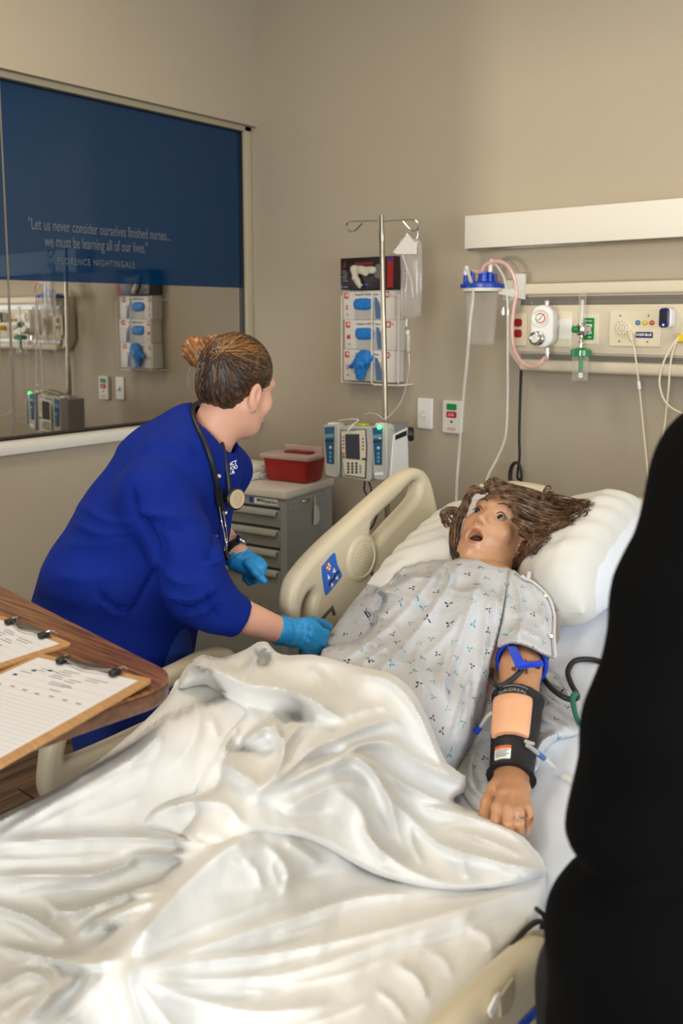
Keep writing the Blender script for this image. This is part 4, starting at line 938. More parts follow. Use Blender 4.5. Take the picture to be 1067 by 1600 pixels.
# headboard and footboard
YH = 2.44
def hump(c, w, z0, z1): return [(c - w, z0), (c - w * .85, z1 - .02), (c - w * .55, z1), (c + w * .55, z1), (c + w * .85, z1 - .02), (c + w, z0)]
zh = float(aty(815, 754, YH)[2])
ol = [(-1.45, .55)] + [(-1.45, zh - .06)] + hump(-1.27, .10, zh - .045, zh) + hump(-.87, .10, zh - .05, zh) + [(-.55, zh - .06), (-.55, .55)]
B().plate([tuple(p) for p in catmull([np.array(p) for p in ol], 3, True)], [], .045, .018, wallmap(YH)).build('headboard', 'bed_cream', bed)
B().plate([tuple(p) for p in catmull([np.array(p) for p in [(-1.43, .35), (-1.44, .8), (-1.36, .88), (-1.0, .9), (-.64, .88), (-.56, .8), (-.57, .35)]], 4, True)], [], .045, .018, wallmap(.16)).build('footboard', 'bed_cream', bed)
# mattress
mat('bed_linen', (222, 224, 228), 0.85, noise=(9, 0.03), bump=(500, 0.08))
mat('fitted_linen', (208, 212, 220), 0.9, spec=.1, noise=(14, 0.03), bump=(420, 0.08))
ys = np.concatenate([np.linspace(.22, 1.25, 24), np.linspace(1.27, 1.65, 20), np.linspace(1.67, 2.38, 26)])
sec = [(u, v) for (u, v) in rrect(BXR - BXL, .15, .035, 5, (BX, -.075))]
sec = []
for (u, v) in rrect(BXR - BXL, .15, .035, 5, (BX, -.075)): sec.append((u, v))
# finer top so that slight creases show
top = [(x, 0.0) for x in np.linspace(BXR - .036, BXL + .036, 60)]
full = sec[:6] + top[1:-1] + sec[6:]
V = []; n = len(full)
for y in ys:
    g = (float(zm(y + .01)) - float(zm(y - .01))) / .02; nl = math.hypot(1, g); nz = (0, -g / nl, 1 / nl)
    z = float(zm(y))
    for (u, v) in full:
        wr = 0
        if v > -.001: wr = .003 * math.sin(38 * u + 9 * y + 2 * math.sin(5 * y)) * (1 if u > -.85 else .3) + .002 * math.sin(90 * u + 20 * y)
        V.append((u, y + nz[1] * (v + wr), z + nz[2] * (v + wr)))
Fs = [(i * n + k, i * n + (k + 1) % n, (i + 1) * n + (k + 1) % n, (i + 1) * n + k) for i in range(len(ys) - 1) for k in range(n)] + [tuple(range(n)), tuple((len(ys) - 1) * n + k for k in range(n))[::-1]]
B().add(V, Fs).build('mattress', 'fitted_linen', None, 'long mattress in a pale blue-white fitted sheet on the bed', 'mattress')
ah = math.radians(20); ES = np.array([0, math.cos(ah), math.sin(ah)]); EN = np.array([0, -math.sin(ah), math.cos(ah)])
def bedpt(x, s, n): # x across, s up the raised head section from the hinge, n above the mattress
    return np.array([x, HY, HZ]) + ES * s + EN * n
# ---------------------------------------------------------------- draping helpers
def sd_mattress(P):
    y = P[..., 1]; g = np.where(y > HY + .05, math.cos(ah), np.where(y < HY - .1, 1.0, .97))
    q0 = np.abs(P[..., 0] - BX) - (BXR - BXL) / 2; q1 = (P[..., 2] - zm(y)) * g
    r = .03; q0 = q0 + r; q1 = q1 + r
    return np.hypot(np.maximum(q0, 0), np.maximum(q1, 0)) + np.minimum(np.maximum(q0, q1), 0) - r
def drape(px, py, n, sdf, d0=0.7):
    """points where the view ray through photo pixel (px,py) meets the cloth lying n above the solid"""
    R = FW + RT * ((px - CX) / F_PX)[..., None] - UP * ((py - CY) / F_PX)[..., None]
    L = np.linalg.norm(R, axis=-1); d = np.full(px.shape, d0); n = np.broadcast_to(n, px.shape)
    bv = np.full(px.shape, 1e9); bd_ = d.copy(); act = np.arange(len(px))
    for _ in range(90):
        if len(act) == 0: break
        P = CAMP + R[act] * d[act][:, None]; v = sdf(P) - n[act]
        m = v < bv[act]; bv[act] = np.where(m, v, bv[act]); bd_[act] = np.where(m, d[act], bd_[act])
        d[act] = np.minimum(d[act] + 0.75 * v / L[act], 3.4); act = act[(np.abs(v) > 2e-4) & (d[act] < 3.39)]
    d = np.where(d > 3.3, bd_, d)          # rays that slip past the edge stay at their closest approach
    return CAMP + R * d[:, None]
def polydist(X, Y, poly, closed=False):
    """distance of points to a polyline, and position 0..1 along it"""
    P = [np.array(p, float) for p in poly]; n = len(P); segs = n if closed else n - 1
    Ls = [np.linalg.norm(P[(i + 1) % n] - P[i]) for i in range(segs)]; tot = sum(Ls); acc = 0
    best = np.full(X.shape, 1e9); tt = np.zeros(X.shape); side = np.ones(X.shape)
    for i in range(segs):
        a, b = P[i], P[(i + 1) % n]; d = b - a; l2 = d @ d + 1e-9
        t = np.clip(((X - a[0]) * d[0] + (Y - a[1]) * d[1]) / l2, 0, 1)
        ex = X - a[0] - t * d[0]; ey = Y - a[1] - t * d[1]; D = np.hypot(ex, ey); m = D < best
        best = np.where(m, D, best); tt = np.where(m, (acc + t * Ls[i]) / tot, tt); side = np.where(m, np.sign(d[0] * ey - d[1] * ex), side); acc += Ls[i]
    return best, tt, side
def inside(X, Y, poly):
    c = np.zeros(X.shape, bool); n = len(poly)
    for i in range(n):
        x1, y1 = poly[i]; x2, y2 = poly[(i + 1) % n]
        if y1 == y2: continue
        m = ((y1 > Y) != (y2 > Y)) & (X < (x2 - x1) * (Y - y1) / (y2 - y1) + x1); c ^= m
    return c
def ridges(X, Y, L):
    """L: (polyline, width, height[, other-side width]); crests fade out towards both ends"""
    h = np.zeros(X.shape)
    for r in L:
        poly = [tuple(p) for p in catmull([np.array(p, float) for p in r[0]], 4)] if len(r[0]) > 2 else r[0]
        d, t, s = polydist(X, Y, poly); w = np.where(s > 0, r[1], r[3] if len(r) > 3 else r[1])
        fade = np.clip(np.minimum(t, 1 - t) * 5 + .25, 0, 1)
        h += r[2] * fade * np.exp(-np.abs(d / w) ** 1.45)
    return h
def pxnoise(x, y, f, seed): return vnoise(np.stack([x, y, 0 * x], 1), f, seed)
def cloth_patch(poly, step, nfun, sdf, edge=(6.0, .8), sub=3, uv=None, d0=0.7, flatn=.004):
    poly = [tuple(p) for p in catmull([np.array(p, float) for p in poly], sub, True)] if sub > 1 else poly
    A = np.array(poly); lo = A.min(0) - step; hi = A.max(0) + step
    gx = np.arange(lo[0], hi[0] + step, step); gy = np.arange(lo[1], hi[1] + step, step); GX, GY = np.meshgrid(gx, gy, indexing='ij')
    ins = inside(GX, GY, poly); cell = ins[:-1, :-1] | ins[1:, :-1] | ins[:-1, 1:] | ins[1:, 1:]
    use = np.zeros(ins.shape, bool)
    for i in (0, 1):
        for j in (0, 1): use[i:i + cell.shape[0], j:j + cell.shape[1]] |= cell
    X = GX.copy(); Y = GY.copy(); fix = use & ~ins
    fx, fy = X[fix], Y[fix]; best = np.full(fx.shape, 1e9); bx_, by_ = fx.copy(), fy.copy()
    for i in range(len(poly)):
        a = np.array(poly[i]); b = np.array(poly[(i + 1) % len(poly)]); d = b - a; l2 = d @ d + 1e-9
        t = np.clip(((fx - a[0]) * d[0] + (fy - a[1]) * d[1]) / l2, 0, 1); qx = a[0] + t * d[0]; qy = a[1] + t * d[1]; D = np.hypot(fx - qx, fy - qy); m = D < best
        best = np.where(m, D, best); bx_ = np.where(m, qx, bx_); by_ = np.where(m, qy, by_)
    X[fix] = bx_; Y[fix] = by_
    idx = -np.ones(ins.shape, int); idx[use] = np.arange(use.sum()); px, py = X[use], Y[use]
    e, _, _ = polydist(px, py, poly, True)
    n = nfun(px, py)
    k = np.clip(e / edge[0], 0, 1) ** edge[1]
    n = flatn + (n - flatn) * k
    P = drape(px, py, n, sdf, d0)
    ci = np.argwhere(cell); F = np.stack([idx[ci[:, 0], ci[:, 1]], idx[ci[:, 0] + 1, ci[:, 1]], idx[ci[:, 0] + 1, ci[:, 1] + 1], idx[ci[:, 0], ci[:, 1] + 1]], 1)
    P = relax(P, F, 1, .5)
    return P, F, px, py
def add_uv(o, fn):
    me = o.data; uvl = me.uv_layers.new(name='uv'); off = np.array(o.location)
    co = np.array([v.co[:] for v in me.vertices]) + off; U = fn(co)
    li = np.zeros(len(me.loops), int); me.loops.foreach_get('vertex_index', li); uvl.data.foreach_set('uv', U[li].ravel())

# ---------------------------------------------------------------- training manikin
mat('manikin_skin', (196, 148, 114), 0.36, noise=(10, 0.05), sss=0.15)
mat('manikin_arm', (190, 138, 99), 0.38, noise=(14, 0.07), sss=0.12)
mat('manikin_seam', (120, 78, 56), 0.6)
mat('lip_skin', (176, 112, 88), 0.4)
mat('mouth_dark', (46, 16, 14), 0.6)
mat('eye_white', (132, 118, 108), 0.15); mat('eye_dark', (20, 14, 12), 0.1)
mat('brow_brown', (84, 50, 34), 0.7)
hc = at(778, 831, 2.26)
HL = np.array([.995, 0, -.10]); HL /= np.linalg.norm(HL); HU = np.array([.07, .713, .698]); HU -= HL * (HU @ HL); HU /= np.linalg.norm(HU); HF = np.cross(HL, HU)
HM = np.stack([HL, HU, HF], 1)
def hp(l, u, f): return hc + HL * l + HU * u + HF * f
nb = bedpt(-1.04, .43, .10)
shL, shR = bedpt(-.92, .40, .055), bedpt(-1.20, .40, .065)
elL, wrL = atx(813, 1046, -.825), atx(799, 1208, -.735)
elR, wrR = at(584, 970, 2.30), at(502, 1030, 2.235)
hipc = np.array([-1.03, 1.36, .81])
def sd_head(P):
    Q = (P - hc) @ HM
    e = sd_ell(Q, (0, .035, -.018), (.076, .090, .098))
    d = smin(e, sd_ell(Q, (0, -.035, .026), (.064, .088, .068)), .03)
    d = smin(d, sd_cone(Q, (0, -.070, .022), (0, -.122, .058), .044, .021, ((1, 0, 0), 1.15)), .03)
    for s in (-1, 1):
        d = smin(d, sd_ell(Q, (s * .040, -.030, .058), (.022, .022, .018)), .022)
        d = smin(d, sd_cone(Q, (s * .056, -.045, -.005), (s * .030, -.108, .045), .018, .014), .025)
    d = smin(d, sd_ell(Q, (0, .026, .074), (.050, .014, .016)), .02)
    for s in (-1, 1): d = smax(d, -sd_ell(Q, (s * .032, -.001, .098), (.0175, .0095, .018)), .008)
    d = smin(d, sd_cone(Q, (0, .012, .084), (0, -.030, .104), .0075, .0105), .012)
    for s in (-1, 1): d = smin(d, sd_ell(Q, (s * .0105, -.037, .094), (.0085, .0075, .010)), .008)
    for s in (-1, 1): d = smax(d, -sd_ell(Q, (s * .006, -.0445, .100), (.0035, .005, .004)), .002)
    d = smin(d, sd_ell(Q, (0, -.072, .078), (.029, .026, .018)), .014)
    d = smax(d, -sd_ell(Q, (0, -.075, .092), (.0215, .0125, .034)), .005)
    for s in (-1, 1):
        ear = sd_ell(Q, (s * .078, -.014, -.010), (.010, .032, .020))
        ear = smax(ear, -sd_ell(Q, (s * .090, -.012, -.006), (.010, .020, .011)), .006)
        d = smin(d, ear, .006)
    d = smin(d, sd_cone(P, hp(0, -.055, -.022), nb, .050, .056), .03)
    return d
def sd_torso(P):
    fl = (EN, .62)
    d = sd_cone(P, bedpt(-1.04, .33, .075), bedpt(-1.035, .04, .075), .155, .150, fl)
    d = smin(d, sd_cone(P, shL, shR, .058, .058), .06)
    for s in (-.97, -1.12): d = smin(d, sd_ell(P, bedpt(s, .25, .135), (.062, .062, .055)), .05)
    d = smin(d, sd_cone(P, bedpt(-1.035, .04, .07), hipc, .145, .150, ((0, 0, 1), .68)), .06)
    d = smin(d, sd_cone(P, nb, bedpt(-1.04, .36, .08), .056, .08), .05)
    return d
kneeL, ankL, toeL = np.array([-.93, 1.0, .815]), np.array([-.85, .66, .765]), np.array([-.805, .575, .805])
kneeR, ankR, toeR = np.array([-1.16, .98, .80]), np.array([-1.22, .62, .76]), np.array([-1.23, .55, .775])
def sd_legs(P):
    d = sd_cone(P, hipc + [.09, 0, 0], kneeL, .088, .062); d = smin(d, sd_cone(P, kneeL, ankL, .060, .040), .04); d = smin(d, sd_cone(P, ankL, toeL, .040, .024), .03)
    e = sd_cone(P, hipc - [.09, 0, 0], kneeR, .088, .062); e = smin(e, sd_cone(P, kneeR, ankR, .060, .040), .04); e = smin(e, sd_cone(P, ankR, toeR, .040, .024), .03)
    return smin(d, e, .04)
def sd_arm(P, sh, el, wr, k=1.0): return smin(sd_cone(P, sh, el, .050 * k, .042 * k), sd_cone(P, el, wr, .042 * k, .030 * k), .02)
# pillow
mat('pillow_case', (214, 212, 205), 0.9, spec=.1, noise=(7, 0.03), bump=(60, 0.12))
mat('pillow_end', (220, 223, 228), 0.85, bump=(40, 0.2))
pil = thing('pillow', tuple(bedpt(-1.07, .6, .0)), 'plump white pillow under the wigged head of the training manikin', 'pillow')
N1, N2 = 70, 46; V = []; PW, PH, PT = .305, .235, .118
pc = bedpt(-1.075, .600, .088)
def pillow_pt(a, b2, sgn):
    e = 1.0 - .05 * b2 * b2; xx = a * PW * e; ss = b2 * PH * (1 - .07 * a * a)
    h = max(0, (1 - abs(a) ** (3.2 if a < 0 else 9.0)) * (1 - abs(b2) ** 2.8)) ** .5 * PT * (1.05 + .16 * a) * ((.50 + .50 * min(1, max(0, (a - .12) / .6)) ** 1.2) if sgn > 0 else 1.0)
    if sgn > 0:
        h += .004 * math.sin(9 * a + 6 * b2) * (1 - a * a) + .0035 * math.sin(22 * b2 - 7 * a + 2 * math.sin(4 * a)) * (1 - b2 ** 4)
    else: h = h * .80
    # lift the right end the way the photo shows
    return pc + np.array([xx, 0, 0]) + ES * (ss + .02 * a) + EN * (sgn * h + .014 * a)
Fs = []
for sgn in (1, -1):
    base = len(V)
    for i in range(N1 + 1):
        for j in range(N2 + 1):
            a = math.sin(math.pi / 2 * (2 * i / N1 - 1)); b2 = math.sin(math.pi / 2 * (2 * j / N2 - 1)); V.append(pillow_pt(a, b2, sgn))
    for i in range(N1):
        for j in range(N2):
            q = base + i * (N2 + 1) + j; Fs.append((q, q + 1, q + N2 + 2, q + N2 + 1))
V = np.array(V); M1 = (N1 + 1) * (N2 + 1); tops = V[:M1].copy()
hs = lambda P: np.minimum(sd_head(P), sd_torso(P) - .012)
for _ in range(40):      # the head sinks into the pillow
    pen = np.maximum(0, .010 - hs(tops)); tops = tops - EN * (pen * .8)[:, None]
dep = ((V[:M1] - tops) @ EN).reshape(N1 + 1, N2 + 1)
for _ in range(10):
    q = np.pad(dep, 1, mode='edge'); av_ = (q[2:, 1:-1] + q[:-2, 1:-1] + q[1:-1, 2:] + q[1:-1, :-2]) / 4; dep = np.maximum(dep, av_ * .985)
V[:M1] -= dep.reshape(-1, 1) * EN
flo = bedpt(0, 0, .006)
nn = (V - flo) @ EN; V = V + np.maximum(0, -nn)[:, None] * EN      # never below the mattress
B().add(V, Fs).build('case', 'pillow_case', pil)
# open end of the case with the inner pillow bulging in it
V = []; n1, n2 = 30, 14
for i in range(n1 + 1):
    for j in range(n2 + 1):
        b2 = (2 * i / n1 - 1); hh = (2 * j / n2 - 1)
        r_ = max(0, 1 - abs(b2) ** 2.6) ** .5
        V.append(pc + np.array([PW * (.930 - .03 * b2 * b2) + .045 * math.sqrt(max(0, 1 - hh * hh)) * r_ - .01, 0, 0]) + ES * (b2 * PH * .86 + .02) + EN * (hh * r_ * .082 + .014))
B().add(V, [(i * (n2 + 1) + j, i * (n2 + 1) + j + 1, (i + 1) * (n2 + 1) + j + 1, (i + 1) * (n2 + 1) + j) for i in range(n1) for j in range(n2)]).build('open_end', 'pillow_end', pil)
mk = thing('training_manikin', (-1.03, 1.3, .72), 'patient training manikin with open mouth lying in patterned gown on the bed', 'manikin')
# body: low detail under the cloth, fine head and hand, one object
Vb, Fb = surface(lambda P: smin(smin(sd_torso(P), sd_legs(P), .05), sd_arm(P, shR, elR, wrR), .03), (-1.5, .5, .66), (-.70, 1.98, 1.12), .012)
Vh, Fh = surface(sd_head, hc - .175, hc + .19, .0036); Vh = relax(Vh, Fh, 1, .4)
# left forearm and hand
wv = (wrL - elL) / np.linalg.norm(wrL - elL)
def hpx(px, py, z): return atz(px, py, z)
K = {'thumb': [hpx(772, 1232, .772), hpx(761, 1255, .765), hpx(757, 1275, .755), hpx(758, 1292, .747)],
     'index': [hpx(784, 1243, .785), hpx(776, 1262, .783), hpx(775, 1281, .768), hpx(777, 1297, .752)],
     'middle': [hpx(797, 1243, .787), hpx(793, 1266, .786), hpx(794, 1287, .770), hpx(797, 1304, .752)],
     'ring': [hpx(809, 1243, .785), hpx(811, 1268, .783), hpx(812, 1287, .768), hpx(812, 1302, .750)],
     'little': [hpx(818, 1241, .781), hpx(825, 1264, .776), hpx(827, 1284, .762), hpx(827, 1303, .746)]}
def sd_hand(P):
    d = smin(sd_cone(P, elL, elL + wv * .12, .041, .040), sd_cone(P, elL + wv * .12, wrL, .040, .0285), .02)
    d = smin(d, sd_cone(P, shL, elL, .047, .041), .012)
    pal = sd_cone(P, wrL, hpx(800, 1230, .775), .029, .034, ((0, .2, 1), .52))
    for a, r in (('index', .0125), ('middle', .0128), ('ring', .012), ('little', .011), ('thumb', .0135)):
        q = K[a]; pal = smin(pal, sd_cone(P, wrL + [0, 0, .002], q[0], .016, r * .95), .010)
    d = smin(d, pal, .018)
    for a, r in (('index', .0088), ('middle', .0090), ('ring', .0086), ('little', .0078), ('thumb', .0105)):
        q = K[a]; f_ = smin(sd_cone(P, q[0], q[1], r * 1.15, r * 1.05), smin(sd_cone(P, q[1], q[2], r * 1.05, r), sd_cone(P, q[2], q[3], r, r * .82), .004), .005); d = smin(d, f_, .0045)
    return d
lo = np.minimum(np.minimum(elL, wrL), K['ring'][3]) - .1; hi = np.maximum(np.maximum(elL, wrL), shL) + .1
Va, Fa = surface(sd_hand, (lo[0], lo[1], .70), (hi[0], hi[1], hi[2]), .0032); Va = relax(Va, Fa, 1, .4)
b = B(); b.add(Vb, Fb.tolist()); b.add(Vh, Fh.tolist())
bo = b.build('body', 'manikin_skin', mk)
b = B(); b.add(Va, Fa.tolist()); b.build('left_arm', 'manikin_arm', mk)
# face details
for s in (-1, 1):
    ey = B().sphere(hp(s * .032, -.001, .0728), .0125, 20, 14).build('eye', 'eye_white', mk)
    iris = hp(s * .032, -.001, .0728) + (HF * .95 + HU * .05 + HL * -.10) * .0052
    B().sphere(iris, .0088, 14, 10).build('iris', 'eye_dark', ey)
    B().tube([hp(s * (.032 - .016), .0015, .083), hp(s * .027, .0098, .0862), hp(s * .036, .010, .0850), hp(s * .050, .001, .076)], [.0012, .0022, .0024, .0012], 6, smooth=4).build('eyelid', 'manikin_seam', mk)
    B().tube([hp(s * .014, .027, .0925), hp(s * .030, .035, .0885), hp(s * .046, .031, .0785), hp(s * .054, .023, .069)], [.0012, .0017, .0014, .0006], 6, smooth=4).build('eyebrow', 'brow_brown', mk)
B().sphere(hp(0, -.074, .070), (.019, .015, .012), 16, 10).build('mouth_cavity', 'mouth_dark', mk)
lip = [hp(.023 * math.cos(a), -.0745 + (.0165 if math.sin(a) > 0 else .0165) * math.sin(a), .0915 - .012 * math.cos(a) ** 2 + .0035 * math.sin(a)) for a in [2 * math.pi * k / 20 for k in range(20)]]
B().tube(lip, [.0042] * 20, 8, closed=True, smooth=0).build('lips', 'lip_skin', mk)
# elbow joint seams
ev = np.cross(wv, [0, 0, 1]); ev /= np.linalg.norm(ev)
def ringpts(c, ax, r, n=28, a0=0, a1=2 * math.pi):
    ax = np.array(ax) / np.linalg.norm(ax); u = np.cross(ax, [0, 0, 1]); u /= np.linalg.norm(u); v = np.cross(u, ax)
    return [c + u * r * math.cos(a) + v * r * math.sin(a) for a in np.linspace(a0, a1, n)]
av = (elL - shL) / np.linalg.norm(elL - shL)
B().tube(ringpts(elL - av * .020, av, .0425), .0016, 6).build('elbow_seam', 'manikin_seam', mk)
B().tube([elL + [0, 0, .0] + wv * t_ + np.array([s_ * .022, 0, .0]) + np.array([0, -.010, .0375]) for (t_, s_) in ((-.012, -1.1), (.0, -.9), (.004, -.3), (.004, .3), (.012, .75), (.03, .9), (.045, 1.0))], .0022, 6, smooth=4).build('elbow_seam', 'manikin_seam', mk)
B().lathe([(.005, 0), (.005, .002), (0, .002)], tuple(elL + wv * .045 + np.array([-.006, -.012, .040])), (0, -.3, 1), 10).build('elbow_bolt', 'manikin_seam', mk)
# hair: one wig of many overlapping locks
m = mat('hair_brown', (104, 72, 46), 0.42)
def hair_mat(name, c1, c2, c3, sx):
    m = mat(name, c1, 0.4); nt = m.node_tree; b = nt.nodes['Principled BSDF']; tc = nt.nodes.new('ShaderNodeTexCoord')
    oi = nt.nodes.new('ShaderNodeTexNoise'); oi.inputs['Scale'].default_value = sx; oi.inputs['Detail'].default_value = 5
    nt.links.new(tc.outputs['Object'], oi.inputs['Vector'])
    cr = nt.nodes.new('ShaderNodeValToRGB'); cr.color_ramp.elements[0].position = .3; cr.color_ramp.elements[1].position = .72
    cr.color_ramp.elements[0].color = rgb(*c2); cr.color_ramp.elements[1].color = rgb(*c3); e = cr.color_ramp.elements.new(.5); e.color = rgb(*c1)
    nt.links.new(oi.outputs[0], cr.inputs[0]); nt.links.new(cr.outputs[0], b.inputs['Base Color']); return m
hair_mat('wig_hair', (96, 70, 50), (54, 39, 29), (138, 108, 80), 60)
wig = thing('wig', tuple(hp(0, .1, -.05)), 'long brown wavy wig fanned out over the pillow from the manikin head', 'wig')
def sd_cap(P):
    Q = (P - hc) @ HM
    d = sd_ell(Q, (0, .040, -.026), (.086, .096, .104))
    face = sd_ell(Q, (0, -.040, .095), (.074, .120, .085))
    d = smax(d, -face, .012)
    d = smax(d, -(Q[..., 1] + .075), .02)
    for s in (-1, 1): d = smax(d, -sd_ell(Q, (s * .085, -.016, .004), (.022, .036, .028)), .008)
    return d
Vc, Fc = surface(sd_cap, hc - .16, hc + .17, .0045); Vc = Vc + vnormals(Vc, Fc) * (.002 * vnoise(Vc, 120, 4))[:, None]
B().add(Vc, Fc.tolist()).build('cap', 'wig_hair', wig)
rnd = random.Random(5); lk = B()
def lock(pts, r0, r1, wave=.004, seed=0, jit=.006):
    rr = random.Random(seed); P = catmull([np.array(p) for p in pts], 7); n = len(P); ph = rr.random() * 6.28; fq = 2.2 + rr.random() * 2.0
    off = np.array([rr.gauss(0, jit) for _ in range(3)]); out = []
    for i, p in enumerate(P):
        t = i / (n - 1); out.append(p + off * min(1, t * 3 + .2) + np.array([0, math.cos(fq * 6.28 * t + ph), math.sin(fq * 6.28 * t + ph)]) * wave * t)
    lk.tube(out, [r0 * (.55 + .9 * math.sin(math.pi * min(1, .25 + .6 * i / (n - 1)))) * (1 - .75 * (i / (n - 1)) ** 3) + r1 for i in range(n)], 6)
D0 = 2.27
from mathutils.bvhtree import BVHTree
_pv = pil.children[0].data; PIL_BVH = BVHTree.FromPolygons([tuple(v.co) for v in _pv.vertices], [tuple(p.vertices) for p in _pv.polygons])
def hx(px, py, d):
    r = FW + RT * (px - CX) / F_PX - UP * (py - CY) / F_PX; L = np.linalg.norm(r)
    h = PIL_BVH.ray_cast(Vector(CAMP), Vector(r / L))
    if h[0] is not None: d = min(d, h[3] / L - .010)
    return at(px, py, d)
fam = [  # (start, mid.., end) in photo pixels and metres of depth
    ([(752, 768, 2.235), (775, 759, 2.27), (805, 766, 2.29), (850, 780, 2.30), (905, 791, 2.31)], 20),
    ([(765, 768, 2.22), (795, 765, 2.25), (830, 775, 2.27), (870, 790, 2.27), (920, 789, 2.29)], 20),
    ([(785, 775, 2.19), (808, 778, 2.20), (840, 793, 2.21), (875, 803, 2.22), (905, 797, 2.24)], 22),
    ([(796, 790, 2.165), (812, 795, 2.165), (840, 808, 2.17), (868, 814, 2.19), (893, 808, 2.21)], 22),
    ([(802, 812, 2.15), (816, 818, 2.145), (836, 826, 2.15), (855, 826, 2.16), (872, 818, 2.18)], 20),
    ([(812, 832, 2.15), (826, 836, 2.15), (842, 838, 2.16), (855, 836, 2.17)], 14),
    ([(816, 850, 2.17), (822, 858, 2.18), (812, 868, 2.19), (800, 880, 2.19), (795, 888, 2.18)], 16),
    ([(812, 860, 2.2), (830, 858, 2.19), (838, 848, 2.18), (850, 836, 2.18)], 12),
    ([(757, 769, 2.225), (742, 766, 2.24), (732, 775, 2.25), (727, 790, 2.25), (722, 805, 2.25)], 16),
    ([(728, 785, 2.26), (718, 803, 2.27), (711, 830, 2.27), (711, 855, 2.26), (718, 870, 2.24)], 14),
    ([(724, 800, 2.27), (708, 798, 2.28), (696, 802, 2.28), (695, 812, 2.28), (702, 818, 2.28)], 9),
    ([(714, 855, 2.24), (716, 868, 2.23), (724, 872, 2.22)], 6),
    ([(770, 762, 2.26), (765, 756, 2.27), (772, 752, 2.28), (782, 757, 2.28)], 7),
    ([(845, 790, 2.25), (850, 776, 2.27), (856, 771, 2.28), (862, 775, 2.28), (858, 782, 2.27)], 4),
]
sd_ = 0
for pts, n in fam:
    for k in range(int(n * 4.5)):
        sd_ += 1; rr = random.Random(sd_); jx, jy = rr.gauss(0, 4.0), rr.gauss(0, 4.6); m_ = len(pts); end = rr.uniform(.72, 1.0)
        q = [hx(px + jx * (.35 + .65 * i / m_) , py + jy * (.35 + .8 * i / m_), d + rr.gauss(0, .006)) for i, (px, py, d) in enumerate(pts)]
        lock(q, rr.uniform(.0009, .0018), .0003, rr.uniform(.0005, .0024), sd_, .003)
for k in range(10): lock([hx(880 + k, 796 - k * .5, 2.25), hx(900, 792 + k, 2.26), hx(912, 790 + 1.6 * k, 2.27), hx(900 - k, 806 + k, 2.26)], .0016, .0004, .003, 300 + k)
lk.build('locks', 'wig_hair', wig, kind='stuff')
# dark collar strap glimpsed beside the neck
B().tube([hx(706, 858, 2.2), hx(713, 866, 2.19), hx(722, 870, 2.18)], .006, 8).build('neck_strap', 'black_rubber', mk)

